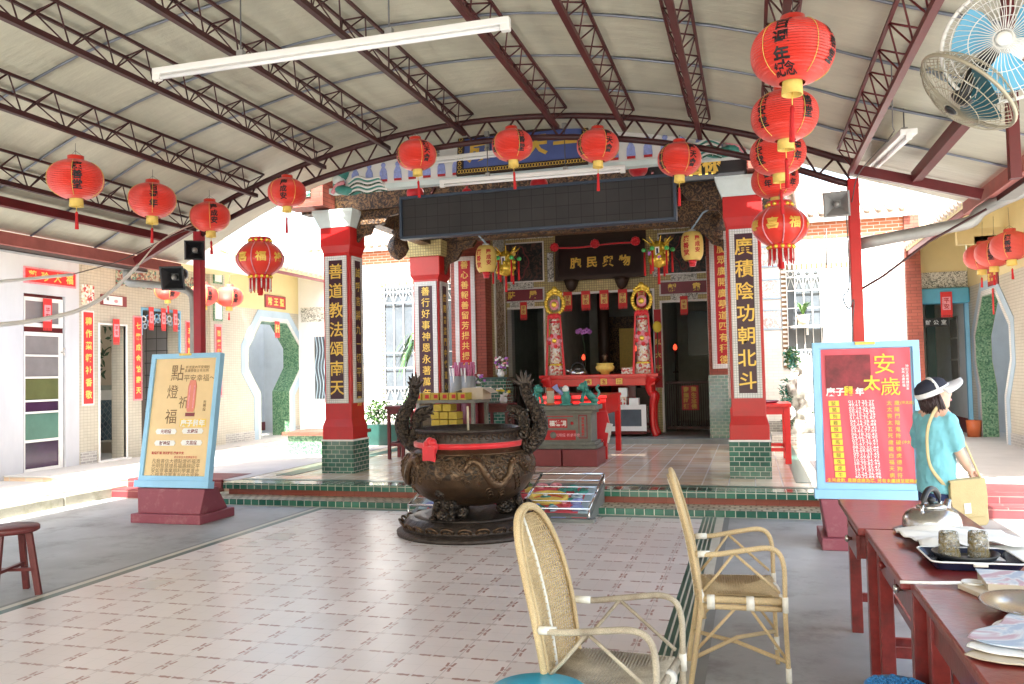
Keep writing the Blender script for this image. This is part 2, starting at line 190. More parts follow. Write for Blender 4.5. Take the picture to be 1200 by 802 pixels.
M = dict(
 concrete=mat('concrete', (.34, .352, .35), .5, var=.3, vs_=1.1, bump=.12, bs=90, dirt=((.115, .105, .09), .8, 1.5)),
 ground=mat('ground', (.3, .29, .27), .9, var=.2, vs_=.5),
 kerb=mat('kerb_concrete', (.34, .33, .27), .85, var=.25, vs_=2, bump=.3, bs=40, dirt=((.14, .15, .06), .7, 2.6)),
 walk=mat('walk_concrete', (.48, .47, .45), .7, var=.15, vs_=1.3, bump=.1, bs=60),
 gstrip=mat('green_strip', (.045, .11, .085), .3, var=.25, vs_=8), cstrip=mat('cream_strip', (.55, .53, .45), .4, var=.15, vs_=6, dirt=((.25, .24, .2), .6, 3)), greystrip=mat('grey_strip', (.2, .21, .2), .5, var=.2),
 gtile=tiles('green_tile', (.012, .075, .05), (.03, .13, .085), (.42, .42, .36), .12, .06, .004, .12, var=.3, coat=.3),
 gsq=tiles('green_square_tile', (.016, .10, .07), (.045, .17, .11), (.5, .5, .42), .105, .2, .005, .12, 0, var=.3, coat=.3),
 tread=tiles('tread_tile', (.62, .58, .42), (.36, .33, .24), (.3, .27, .2), .11, .11, .012, .3, .5, var=.2),
 porch=tiles('porch_tile', (.70, .50, .34), (.80, .70, .55), (.58, .55, .50), .3, .3, .008, .22, 0, var=.15, coat=.15),
 redbrick=tiles('red_step_brick', (.24, .05, .03), (.3, .08, .05), (.2, .06, .04), .24, .3, .004, .35, 0),
 redfloor=tiles('red_painted_floor', (.17, .028, .034), (.20, .04, .044), (.30, .13, .12), 1.2, .09, .005, .5, .5, var=.3),
 brick=tiles('orange_brick', (.44, .13, .055), (.52, .19, .09), (.62, .55, .48), .22, .065, .006, .7, .5),
 brickred=tiles('dark_red_brick', (.26, .055, .035), (.32, .08, .05), (.16, .05, .035), .2, .06, .005, .5, .5, var=.2),
 whitetile=tiles('white_wall_tile', (.80, .79, .76), (.74, .73, .70), (.62, .61, .58), .2, .06, .003, .3, .5, .15, .06),
 creamtile=tiles('cream_mosaic_tile', (.52, .48, .385), (.48, .44, .35), (.38, .35, .28), .075, .05, .004, .4, 0, .12, .1),
 fronttile=tiles('ochre_mosaic_tile', (.56, .46, .20), (.44, .37, .16), (.24, .19, .09), .05, .05, .005, .4, 0, .3, .2),
 greytile=tiles('grey_base_tile', (.40, .38, .35), (.27, .26, .25), (.6, .58, .54), .14, .045, .005, .35, .5, .2),
 mosaic=speckle('green_mosaic', (.05, .14, .08), (.11, .25, .14), (.22, .36, .22), 38, .3, .3),
 ornament=speckle('relief_ornament', (.16, .17, .15), (.62, .61, .55), (.72, .71, .66), 16, .5, .6, 'noise'),
 colour_ornament=speckle('colour_ornament', (.2, .05, .04), (.55, .5, .36), (.06, .18, .15), 26, .45, .6),
 cream=mat('cream_plaster', (.70, .60, .33), .8, var=.08, vs_=1.2, bump=.05), white=mat('white_plaster', (.78, .79, .78), .75, var=.06, vs_=1.0),
 greywall=mat('grey_wash_wall', (.56, .57, .60), .75, var=.14, vs_=1.4, streak=(1, 1, .25)), palebluewall=mat('pale_blue_wall', (.74, .79, .84), .75, var=.08),
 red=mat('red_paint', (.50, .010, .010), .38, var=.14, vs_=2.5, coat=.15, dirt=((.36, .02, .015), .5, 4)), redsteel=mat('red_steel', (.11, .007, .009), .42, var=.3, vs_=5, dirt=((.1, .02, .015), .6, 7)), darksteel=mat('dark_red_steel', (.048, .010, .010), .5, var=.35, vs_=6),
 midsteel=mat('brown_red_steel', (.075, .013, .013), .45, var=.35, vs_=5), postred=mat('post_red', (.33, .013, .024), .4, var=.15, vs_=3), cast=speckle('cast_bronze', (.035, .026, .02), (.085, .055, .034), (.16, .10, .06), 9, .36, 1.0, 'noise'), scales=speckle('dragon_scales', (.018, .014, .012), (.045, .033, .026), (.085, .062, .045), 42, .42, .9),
 pinksteel=mat('faded_red_steel', (.42, .13, .11), .5, var=.25, vs_=4), roofsheet=mat('roof_sheet', (.56, .525, .41), .55, var=.22, vs_=2.4, streak=(.22, 2.6, 1), bump=.35, bs=5, dirt=((.30, .265, .20), .75, .75)), seam=mat('seam_metal', (.20, .22, .26), .35, metal=.6, var=.25, vs_=2), roofout=mat('roof_top_metal', (.45, .47, .48), .45, metal=.5),
 galv=mat('galvanised', (.30, .30, .28), .45, metal=.3, var=.2, vs_=5), white_enamel=mat('white_enamel', (.82, .82, .78), .35, var=.05), tube=mat('lamp_tube', (.86, .87, .86), .25, var=0),
 panel=mat('maroon_panel', (.045, .010, .022), .35, var=.2, vs_=5), tablet=mat('maroon_tablet', (.19, .014, .030), .4, var=.15, vs_=5), panelred=mat('bright_red_panel', (.45, .012, .018), .5, var=.1), gold=mat('gold_leaf', (.80, .53, .10), .38, metal=.25, var=.12, vs_=12), goldpaint=mat('gold_paint', (.80, .57, .13), .55, var=.15, vs_=20), yellow=mat('yellow_paint', (.80, .64, .06), .55, var=.1),
 whiteframe=tiles('white_mosaic_frame', (.76, .75, .72), (.70, .69, .66), (.42, .42, .40), .03, .03, .003, .4, 0, .2), whitepaint=mat('white_paint', (.80, .79, .76), .5, var=.06, vs_=4), capmint=mat('mint_cap', (.66, .76, .74), .55, var=.1, vs_=5),
 led=tiles('led_screen', (.024, .021, .020), (.019, .017, .017), (.006, .006, .006), .16, .16, .003, .6, 0, 0, .35), ledframe=mat('led_frame', (.035, .055, .085), .4), blueboard=mat('blue_board', (.09, .13, .36), .45, var=.15),
 darkwood=mat('dark_wood', (.040, .022, .014), .5, var=.35, vs_=4, streak=(1, 8, 8)), plaque=mat('plaque_wood', (.030, .014, .011), .35, var=.3, vs_=5), carved=speckle('carved_wood', (.02, .01, .006), (.07, .035, .018), (.20, .11, .045), 14, .45, .9, 'noise'),
 bronze=mat('bronze', (.110, .066, .038), .33, metal=.7, var=.45, vs_=4, bump=.25, bs=22, dirt=((.035, .028, .024), .8, 2.2)), bronzedark=mat('dark_bronze', (.052, .040, .034), .42, metal=.6, var=.4, vs_=9, bump=.5, bs=35),
 lantern=mat('lantern_red', (.72, .034, .016), .42, var=.07, vs_=5, sheen=.2, coat=.1), lanternpink=mat('faded_lantern', (.66, .09, .065), .5, var=.1), lanternyellow=mat('yellow_lantern', (.72, .52, .14), .5, var=.1, vs_=6), black=mat('black_ink', (.012, .010, .012), .5, var=0), blackplastic=mat('black_plastic', (.015, .016, .018), .35, var=.1),
 tassel=mat('red_tassel', (.55, .012, .015), .7, var=.2, vs_=30), silkred=mat('red_silk', (.68, .012, .022), .42, var=.15, vs_=8, sheen=.4), paperred=mat('red_paper', (.66, .03, .03), .6, var=.08), altarred=mat('altar_red', (.60, .012, .012), .3, var=.15, vs_=6, coat=.3),
 tablered=mat('table_red_wood', (.20, .022, .018), .30, var=.3, vs_=3, coat=.3, streak=(6, 1, 6), dirt=((.06, .018, .014), .9, 6), bump=.08, bs=40), stoolred=mat('stool_red_wood', (.13, .022, .022), .4, var=.3, vs_=5, dirt=((.05, .014, .012), .6, 9)),
 signblue=mat('sign_blue_paint', (.30, .57, .80), .5, var=.08), signbase=mat('sign_base_maroon', (.26, .058, .082), .55, var=.16, vs_=3, dirt=((.38, .2, .2), .5, 6)), bannerred=mat('banner_red', (.70, .095, .13), .5, var=.08, vs_=2), bannerorange=mat('banner_orange', (.78, .57, .30), .5, var=.12, vs_=1.6), dimred=mat('dim_red_print', (.22, .02, .03), .5, var=.6, vs_=9), printpink=mat('print_pink', (.72, .24, .17), .5), printbrown=mat('print_brown', (.19, .11, .05), .6, var=0),
 stone=mat('grey_stone', (.17, .17, .145), .6, var=.25, vs_=6, bump=.3, bs=50, dirt=((.08, .08, .07), .6, 5)), redblock=mat('red_block', (.22, .04, .045), .5, var=.2), teal=mat('teal_glaze', (.05, .26, .22), .35, var=.4, vs_=16), steel=mat('brushed_steel', (.55, .54, .52), .24, metal=.95, var=.15, vs_=6), chrome=mat('chrome', (.7, .7, .7), .12, metal=1, var=0),
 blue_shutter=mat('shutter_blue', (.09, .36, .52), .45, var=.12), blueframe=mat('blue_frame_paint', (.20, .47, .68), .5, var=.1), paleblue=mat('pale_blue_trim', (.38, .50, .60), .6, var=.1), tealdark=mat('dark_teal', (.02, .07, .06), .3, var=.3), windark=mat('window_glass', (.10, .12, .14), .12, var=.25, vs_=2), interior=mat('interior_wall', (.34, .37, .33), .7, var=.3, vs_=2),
 cloth=mat('teal_cloth', (.17, .46, .53), .85, var=.08, vs_=6, bump=.15, bs=14, sheen=.2), navy=mat('navy_cloth', (.018, .03, .10), .85, var=.15), skin=mat('skin', (.62, .37, .27), .5, var=.08, vs_=12), hair=mat('hair_dark', (.035, .014, .014), .45, var=.3, vs_=40, streak=(1, 1, .2)), canvas=mat('beige_canvas', (.50, .40, .21), .85, var=.12, vs_=8, bump=.25, bs=160), hatwhite=mat('hat_white', (.80, .80, .80), .8, var=.05), hatdark=mat('hat_dark', (.02, .022, .04), .8, var=.1),
 bluestool=mat('cyan_plastic', (.03, .42, .62), .32, var=.05), bluestool2=mat('blue_plastic', (.05, .30, .72), .35, var=.05), traynavy=mat('navy_tray', (.012, .018, .045), .25, var=.1), paperwhite=mat('white_paper', (.82, .82, .80), .7, var=.05), board=mat('cardboard', (.55, .47, .36), .8, var=.12), leaf=mat('leaf_green', (.07, .17, .035), .5, var=.4, vs_=9), leafdark=mat('leaf_dark', (.03, .085, .03), .5, var=.4, vs_=9), orchid=mat('orchid_petal', (.50, .18, .62), .5), redlamp=mat('red_lamp', (.9, .05, .02), .4, emit=.55, var=0), potgrey=mat('pot_grey', (.28, .28, .27), .7, var=.2), rooftile=mat('roof_tile', (.50, .40, .33), .55, var=.25, vs_=6), whiterock=mat('white_rock', (.56, .55, .51), .8, var=.35, vs_=5, bump=.8, bs=14), goldbright=mat('gold_foil', (.85, .60, .08), .25, metal=.5, var=.25, vs_=40), jade=mat('green_bead', (.08, .5, .13), .3), pink=mat('pink_print', (.75, .30, .34), .5, var=.3, vs_=30), blueprint=mat('blue_print', (.30, .36, .70), .5, var=.3, vs_=20), wire=mat('grey_wire', (.10, .10, .10), .5, var=0), hosewhite=mat('white_hose', (.80, .80, .78), .4, var=.05), fanblue=mat('fan_blade_blue', (.14, .48, .72), .35, var=.06), fandark=mat('fan_blade_teal', (.03, .14, .18), .35, var=.1), cage_old=mat('old_cage_wire', (.42, .38, .28), .5, metal=.3, var=.2), gift=speckle('gift_print', (.5, .06, .06), (.72, .6, .4), (.75, .74, .7), 30, .4, .1), wingpic=speckle('tile_picture', (.62, .66, .68), (.74, .74, .72), (.56, .40, .38), 9, .25, .05, 'noise'), figpic=speckle('figure_painting', (.10, .07, .05), (.40, .27, .13), (.55, .50, .42), 9, .4, .3, 'noise'), darkpic=speckle('dark_painting', (.012, .014, .012), (.03, .03, .026), (.10, .045, .035), 7, .4, .2, 'noise'), magazine=speckle('magazine_print', (.36, .46, .60), (.66, .70, .74), (.50, .34, .42), 4.5, .35, .0, 'noise'), purple_glass=mat('purple_glass', (.055, .024, .060), .15, var=.2), green_glass=mat('green_glass', (.10, .21, .165), .2, var=.15), olive_glass=mat('olive_glass', (.11, .125, .05), .2, var=.15), grey_glass=mat('grey_glass', (.22, .21, .21), .2, var=.15), gridtile=tiles('grid_tile', (.36, .35, .35), (.40, .39, .39), (.13, .13, .13), .24, .24, .008, .4, 0), bluegrid=tiles('blue_diamond_tile', (.06, .11, .14), (.015, .03, .05), (.25, .27, .28), .1, .1, .004, .3, .5, rot=.785), porchgrey=mat('threshold_stone', (.24, .26, .25), .5, var=.2, vs_=3), potred=mat('red_bucket', (.55, .13, .04), .4), purplewrap=mat('incense_pink', (.55, .16, .28), .6, var=.3, vs_=30), yellowpack=mat('yellow_pack', (.46, .34, .04), .5, var=.15, vs_=14), greycloth=mat('grey_can', (.30, .32, .34), .5),
)
M['tilefloor'] = court_tile_material()
M['rattan'] = rattan('rattan', (.80, .60, .33), (.68, .50, .27)); M['rattanold'] = rattan('weathered_rattan', (.66, .57, .42), (.36, .29, .21)); M['rattanwhite'] = mat('white_wrap', (.78, .75, .66), .6, var=.15, vs_=30)

for _k in ('cast', 'scales'): M[_k].node_tree.nodes['Principled BSDF'].inputs['Metallic'].default_value = .6
M['roofsheet'] = roof_material()

# ------------------------------------------------------------------ mesh helpers
_GLY = {}
def glyph(s, bold=.018):
    """flat outline mesh of a piece of writing, one em high, centred"""
    k = (s, bold)
    if k in _GLY: return _GLY[k]
    c = bpy.data.curves.new('glyph', 'FONT'); c.body = s; c.size = 1; c.resolution_u = 2; c.offset = bold; c.align_x = 'CENTER'
    o = bpy.data.objects.new('glyph', c); me = o.to_mesh()
    vs_ = [(v.co.x, v.co.y) for v in me.vertices]; fs = [tuple(p.vertices) for p in me.polygons]
    o.to_mesh_clear(); bpy.data.objects.remove(o); bpy.data.curves.remove(c)
    if vs_:
        xs = [a for a, _ in vs_]; ys = [b for _, b in vs_]; cx = (min(xs)+max(xs))/2; cy = (min(ys)+max(ys))/2
        vs_ = [(a-cx, b-cy) for a, b in vs_]
    _GLY[k] = (vs_, fs); return _GLY[k]

class MB:
    """collects shapes and links them as ONE mesh object"""
    def __init__(s): s.v = []; s.f = []; s.mi = []; s.sm = []; s.mats = []
    def mk(s, m):
        m = M[m] if isinstance(m, str) else m
        if m not in s.mats: s.mats.append(m)
        return s.mats.index(m)
    def add(s, vs_, fs, m, smooth=False, mtx=None):
        o = len(s.v); k = s.mk(m)
        for p in vs_:
            p = Vector(p); s.v.append(mtx @ p if mtx is not None else p)
        for f in fs: s.f.append(tuple(i+o for i in f)); s.mi.append(k); s.sm.append(smooth)
        return s
    def box(s, c, d, m, rot=None, mtx=None):
        x, y, z = (t/2 for t in d); T = Matrix.Translation(c)
        if rot is not None: T = T @ (rot.to_4x4() if isinstance(rot, Matrix) else Euler(rot).to_matrix().to_4x4())
        if mtx is not None: T = mtx @ T
        return s.add([(-x,-y,-z),(x,-y,-z),(x,y,-z),(-x,y,-z),(-x,-y,z),(x,-y,z),(x,y,z),(-x,y,z)], [(0,3,2,1),(4,5,6,7),(0,1,5,4),(1,2,6,5),(2,3,7,6),(3,0,4,7)], m, mtx=T)
    def bb(s, a, b, m): return s.box([(p+q)/2 for p, q in zip(a, b)], [abs(q-p) for p, q in zip(a, b)], m)
    def bar(s, p, q, wd, ht, m, up=(0, 0, 1)):
        p, q = Vector(p), Vector(q); d = q-p; L = d.length; z = d.normalized(); u = Vector(up)
        if abs(z.dot(u)) > .98: u = Vector((0, 1, 0))
        x = u.cross(z).normalized(); y = z.cross(x)
        return s.box((0, 0, 0), (wd, ht, L), m, mtx=Matrix.Translation((p+q)/2) @ Matrix((x, y, z)).transposed().to_4x4())
    def tube(s, pts, r, m, n=8, closed=False, smooth=True, flat=1.):
        pts = [Vector(p) for p in pts]; N = len(pts); rs = r if isinstance(r, (list, tuple)) else [r]*N
        vs_ = []; prev = None
        for i, p in enumerate(pts):
            a = pts[(i-1) % N] if (closed or i) else p; b = pts[(i+1) % N] if (closed or i < N-1) else p
            t = (b-a).normalized() if (b-a).length > 1e-9 else Vector((0, 0, 1))
            if prev is None:
                u = Vector((0, 0, 1)) if abs(t.z) < .9 else Vector((1, 0, 0)); x = (u - t*u.dot(t)).normalized()
            else:
                x = prev - t*prev.dot(t); x = x.normalized() if x.length > 1e-6 else Vector((1, 0, 0))
            prev = x; y = t.cross(x)
            for k in range(n):
                an = 2*math.pi*k/n; vs_.append(p + (x*math.cos(an) + y*math.sin(an)*flat)*rs[i])
        fs = []
        for i in range(N if closed else N-1):
            j = (i+1) % N
            for k in range(n): fs.append((i*n+k, i*n+(k+1) % n, j*n+(k+1) % n, j*n+k))
        if not closed: fs += [tuple(range(n-1, -1, -1)), tuple((N-1)*n+k for k in range(n))]
        return s.add(vs_, fs, m, smooth)
    def cyl(s, p, q, r0, m, r1=None, n=14, smooth=True): return s.tube([p, q], [r0, r0 if r1 is None else r1], m, n, smooth=smooth)
    def lathe(s, prof, m, c=(0, 0, 0), n=24, smooth=True, mod=None, mtx=None, cap=True):
        vs_ = []
        for (r, z) in prof:
            for k in range(n):
                a = 2*math.pi*k/n; q = r if mod is None else mod(r, z, a); vs_.append((c[0]+q*math.cos(a), c[1]+q*math.sin(a), c[2]+z))
        fs = [(i*n+k, i*n+(k+1) % n, (i+1)*n+(k+1) % n, (i+1)*n+k) for i in range(len(prof)-1) for k in range(n)]
        if cap:
            if prof[0][0] > 1e-4: fs.append(tuple(range(n-1, -1, -1)))
            if prof[-1][0] > 1e-4: fs.append(tuple((len(prof)-1)*n+k for k in range(n)))
        return s.add(vs_, fs, m, smooth, mtx)
    def ball(s, c, r, m, sc=(1, 1, 1), nu=14, nv=8, mtx=None):
        prof = [(max(1e-5, math.sin(math.pi*i/nv))*r, -math.cos(math.pi*i/nv)*r) for i in range(nv+1)]
        T = Matrix.Translation(c) @ Matrix.Diagonal((*sc, 1)); T = mtx @ T if mtx is not None else T
        return s.lathe(prof, m, n=nu, mtx=T, cap=False)
    def prism(s, poly, depth, m, mtx, smooth=False):
        """poly (x, y) outline in the frame mtx, extruded along its z from 0 to depth"""
        n = len(poly); vs_ = [(x, y, 0) for x, y in poly] + [(x, y, depth) for x, y in poly]
        fs = [tuple(range(n-1, -1, -1)), tuple(range(n, 2*n))] + [(k, (k+1) % n, n+(k+1) % n, n+k) for k in range(n)]
        return s.add(vs_, fs, m, smooth, mtx)
    def ring(s, outer, inner, depth, m, mtx):
        n = len(outer); vs_ = [(x, y, z) for z in (0, depth) for L in (outer, inner) for x, y in L]; fs = []
        for k in range(n):
            j = (k+1) % n
            fs += [(k, j, n+j, n+k)[::-1], (2*n+k, 2*n+j, 3*n+j, 3*n+k), (k, j, 2*n+j, 2*n+k), (n+k, n+j, 3*n+j, 3*n+k)[::-1]]
        return s.add(vs_, fs, m, False, mtx)
    def quad(s, a, b, c, d, m): return s.add([a, b, c, d], [(0, 1, 2, 3)], m)
    def text(s, t, mtx, size, m, vertical=False, step=1.08, bold=.018, sx=1.):
        """writing lying in the x-y plane of the frame mtx, centred on it"""
        if vertical:
            L = [c for c in t]; n = len(L)
            for i, ch in enumerate(L):
                g = glyph(ch, bold); y0 = ((n-1)/2 - i)*size*step
                s.add([(a*size*sx, b*size+y0, 0) for a, b in g[0]], g[1], m, mtx=mtx)
        else:
            g = glyph(t, bold); s.add([(a*size*sx, b*size, 0) for a, b in g[0]], g[1], m, mtx=mtx)
        return s
    def wrap(s, t, rad, z0, th, size, m, vertical=True, step=1.05, bold=.02, off=.004, sx=1.):
        """writing bent on a surface of revolution rad(z) about the z axis, its middle at angle th and height z0"""
        L = list(t) if vertical else [t]; n = len(L)
        for i, ch in enumerate(L):
            g = glyph(ch, bold); y0 = z0 + ((n-1)/2 - i)*size*step; out = []
            for a, b in g[0]:
                z = y0 + b*size; r = max(.01, rad(z)); an = th + a*size*sx/max(.08, r); out.append(((r+off)*math.cos(an), (r+off)*math.sin(an), z))
            s.add(out, g[1], m)
        return s
    def build(s, name, parent=None, bevel=0., loc=None, sub=0, fix=True):
        me = bpy.data.meshes.new(name); me.from_pydata([tuple(p) for p in s.v], [], s.f)
        for m in s.mats: me.materials.append(m)
        me.polygons.foreach_set('material_index', s.mi); me.polygons.foreach_set('use_smooth', s.sm)
        uv = me.uv_layers.new(name='UVMap'); me.update(); co = [v.co for v in me.vertices]; buf = [0.]*(2*len(me.loops))
        for p in me.polygons:
            nx, ny, nz = abs(p.normal.x), abs(p.normal.y), abs(p.normal.z)
            a, b = (0, 1) if nz >= nx and nz >= ny else ((1, 2) if nx >= ny else (0, 2))
            for li in p.loop_indices:
                c = co[me.loops[li].vertex_index]; buf[2*li] = c[a]; buf[2*li+1] = c[b]
        uv.data.foreach_set('uv', buf)
        o = bpy.data.objects.new(name, me); COL.objects.link(o)
        if parent is not None: o.parent = parent
        if loc is not None: o.location = loc
        if bevel:
            bv = o.modifiers.new('edge', 'BEVEL'); bv.width = bevel; bv.segments = 2; bv.limit_method = 'ANGLE'; bv.angle_limit = R(50)
        if sub:
            sb = o.modifiers.new('smooth', 'SUBSURF'); sb.levels = sub; sb.render_levels = sub
        return o

def tag(o, label=None, cat=None, group=None, kind=None):
    if label: o['label'] = label
    if cat: o['category'] = cat
    if group: o['group'] = group
    if kind: o['kind'] = kind
    return o
def thing(name, label, cat, loc=(0, 0, 0), rz=0., group=None):
    o = bpy.data.objects.new(name, None); COL.objects.link(o); o.empty_display_size = .1
    o.location = loc; o.rotation_euler = (0, 0, rz); return tag(o, label, cat, group)
def struct(mb, name): return tag(mb.build(name), kind='structure')
def copy_tree(o, parent=None):
    c = o.copy(); COL.objects.link(c)
    if parent is not None: c.parent = parent
    for ch in list(o.children): copy_tree(ch, c)
    return c
def frame(o, x, y):
    """matrix whose x and y axes are the given directions, at o"""
    x = Vector(x).normalized(); y = Vector(y).normalized(); z = x.cross(y)
    m = Matrix((x, y, z)).transposed().to_4x4(); m.translation = o; return m
FRONT = lambda x, y, z: frame((x, y, z), (1, 0, 0), (0, 0, 1))          # faces -y, towards the court
LEFTW = lambda x, y, z: frame((x, y, z), (0, 1, 0), (0, 0, 1))          # faces +x: writing on the left hand wall
RIGHTW = lambda x, y, z: frame((x, y, z), (0, -1, 0), (0, 0, 1))        # faces -x: writing on the right hand wall
def arc(c, r, a0, a1, n, ax=0, ay=2):
    out = []
    for i in range(n+1):
        a = a0 + (a1-a0)*i/n; p = list(c); p[ax] += r*math.cos(a); p[ay] += r*math.sin(a); out.append(tuple(p))
    return out
def smooth_path(pts, n=6):
    """Catmull-Rom through the points"""
    P = [Vector(p) for p in pts]; P = [2*P[0]-P[1]] + P + [2*P[-1]-P[-2]]; out = []
    for i in range(1, len(P)-2):
        for k in range(n):
            t = k/n; a, b, c, d = P[i-1], P[i], P[i+1], P[i+2]
            out.append(.5*((2*b) + (c-a)*t + (2*a-5*b+4*c-d)*t*t + (3*b-3*c+d-a)*t**3))
    out.append(P[-2]); return out
def lerp_list(vals, N):
    out = []
    for i in range(N):
        t = i/(N-1)*(len(vals)-1); k = min(int(t), len(vals)-2); out.append(vals[k] + (vals[k+1]-vals[k])*(t-k))
    return out

# ================================================================== the setting
mb = MB(); mb.quad((-300, -300, -.004), (300, -300, -.004), (300, 300, -.004), (-300, 300, -.004), 'ground'); struct(mb, 'ground')
mb = MB(); mb.quad((-8.35, -6, 0), (4.2, -6, 0), (4.2, 9.2, 0), (-8.35, 9.2, 0), 'concrete'); struct(mb, 'concrete_floor')
mb = MB(); mb.quad((-4.92, -6, .004), (-.54, -6, .004), (-.54, 8.82, .004), (-4.92, 8.82, .004), 'tilefloor'); struct(mb, 'tile_floor')
mb = MB()
for i in range(4): mb.quad((-.54+.038*i, -6, .004), (-.54+.038*i+.026, -6, .004), (-.54+.038*i+.026, 8.96, .004), (-.54+.038*i, 8.96, .004), 'gstrip')
for i in range(3): mb.quad((-.514+.038*i, -6, .004), (-.514+.038*i+.012, -6, .004), (-.514+.038*i+.012, 8.96, .004), (-.514+.038*i, 8.96, .004), 'cstrip')
mb.quad((-.40, -6, .004), (-.325, -6, .004), (-.325, 8.96, .004), (-.40, 8.96, .004), 'cstrip')
mb.quad((-.325, -6, .004), (-.27, -6, .004), (-.27, 8.96, .004), (-.325, 8.96, .004), 'greystrip')
mb.quad((-5.00, -6, .004), (-4.92, -6, .004), (-4.92, 8.90, .004), (-5.00, 8.90, .004), 'gstrip')
mb.quad((-5.06, -6, .004), (-5.00, -6, .004), (-5.00, 8.96, .004), (-5.06, 8.96, .004), 'cstrip')
mb.quad((-5.10, -6, .004), (-5.06, -6, .004), (-5.06, 8.96, .004), (-5.10, 8.96, .004), 'greystrip')
mb.quad((-4.92, 8.82, .004), (-.54, 8.82, .004), (-.54, 8.90, .004), (-4.92, 8.90, .004), 'gstrip')
mb.quad((-5.00, 8.90, .004), (-.54, 8.90, .004), (-.54, 8.96, .004), (-5.00, 8.96, .004), 'cstrip')
struct(mb, 'floor_border')
# left walkway with its kerb
mb = MB(); mb.bb((-10.7, -8, -.1), (-8.62, 9.6, .15), 'walk'); struct(mb, 'walkway')
mb = MB()
for k in range(16): mb.bb((-8.62, -8+1.1*k, -.1), (-8.36, -8+1.1*k+1.09, .135), 'kerb')
tag(mb.build('kerb', bevel=.015), kind='structure')
mb = MB(); mb.quad((-8.36, -6, .003), (-8.33, -6, .003), (-8.33, 9.0, .003), (-8.36, 9.0, .003), 'whitepaint'); struct(mb, 'floor_line')
# temple terrace and its steps
mb = MB()
mb.bb((-12, 9.66, -.1), (6, 15.3, .212), 'porch')
struct(mb, 'terrace_floor')
mb = MB()
mb.bb((-12, 9.64, .2), (-6.65, 18.3, .216), 'walk'); mb.bb((.75, 9.9, .2), (6, 18, .216), 'walk')
mb.bb((-6.4, 10.2, .2), (-6.15, 15.3, .217), 'gstrip'); mb.bb((.45, 10.2, .2), (.62, 15.3, .217), 'gstrip'); mb.bb((-6.6, 9.7, .2), (.75, 9.82, .2165), 'gstrip')
struct(mb, 'terrace_paving')
mb = MB(); mb.bb((-6.85, 9.0, -.1), (2.05, 9.62, .066), 'tread'); mb.bb((-6.85, 8.975, -.1), (2.05, 9.0, .07), 'gsq'); struct(mb, 'lower_step')
mb = MB(); mb.bb((-6.6, 9.40, .066), (2.05, 9.62, .14), 'redbrick'); mb.bb((-6.66, 9.36, .14), (2.06, 9.64, .218), 'gsq'); struct(mb, 'upper_step')
mb = MB()
for x0, x1 in ((-8.36, -6.86), (2.06, 6.)):
    mb.bb((x0, 9.3, -.1), (x1, 9.60, .11), 'redfloor'); mb.bb((x0, 9.60, -.1), (x1, 10.3, .22), 'redfloor')
struct(mb, 'red_steps')
mb = MB(); mb.bb((-6.0, 15.3, .1), (.3, 21.5, .30), 'porchgrey'); struct(mb, 'hall_floor')

# ------------------------------------------------------------------ canopy over the court
AX, AZ, AR = -2.85, 4.22, 9.3
def low(x):
    d = x-AX
    if abs(d) > 3.75:
        z0 = AZ - AR + math.sqrt(AR*AR - 3.75**2); return z0 - (abs(d)-3.75)*(.34 if d > 0 else .49)
    return AZ - AR + math.sqrt(AR*AR - d*d)
YA = 8.95; Y0 = -5.5
XL, XR = -7.75, 2.3
can = thing('canopy', 'arched metal canopy with dark red lattice girders spanning the tiled court', 'canopy')
xs = [XL + (XR-XL)*i/40 for i in range(41)]
def rz(x): return low(x) + .36
mb = MB(); ny = 17; y_end = 10.05; ys = [Y0 + (y_end-Y0)*i/ny for i in range(ny+1)]
def sheet(dz, flip, m):
    vs_ = [(x, y, rz(x)+dz) for y in ys for x in xs]; n = len(xs)
    fs = [(j*n+i, j*n+i+1, (j+1)*n+i+1, (j+1)*n+i) for j in range(ny) for i in range(n-1)]
    mb.add(vs_, [f[::-1] for f in fs] if flip else fs, m, True)
sheet(0, True, 'roofsheet'); sheet(.05, False, 'roofout')
for a in (0, len(xs)-1):
    for j in range(ny): mb.quad((xs[a], ys[j], rz(xs[a])), (xs[a], ys[j+1], rz(xs[a])), (xs[a], ys[j+1], rz(xs[a])+.05), (xs[a], ys[j], rz(xs[a])+.05), 'roofout')
for j in (0, ny):
    for i in range(len(xs)-1): mb.quad((xs[i], ys[j], rz(xs[i])), (xs[i+1], ys[j], rz(xs[i+1])), (xs[i+1], ys[j], rz(xs[i+1])+.05), (xs[i], ys[j], rz(xs[i])+.05), 'roofout')
mb.build('roof_sheet', can)
yy = 8.35
while yy > Y0:
    mb = MB(); jz = random.uniform(-.004, .004)
    pts = [(x, yy + random.uniform(-.006, .006), rz(x)-.012 + .006*math.sin(3.1*x+yy)) for x in xs]
    mb.tube(pts, .014, 'seam', 5, flat=.6); mb.build('roof_seam', can); yy -= .95
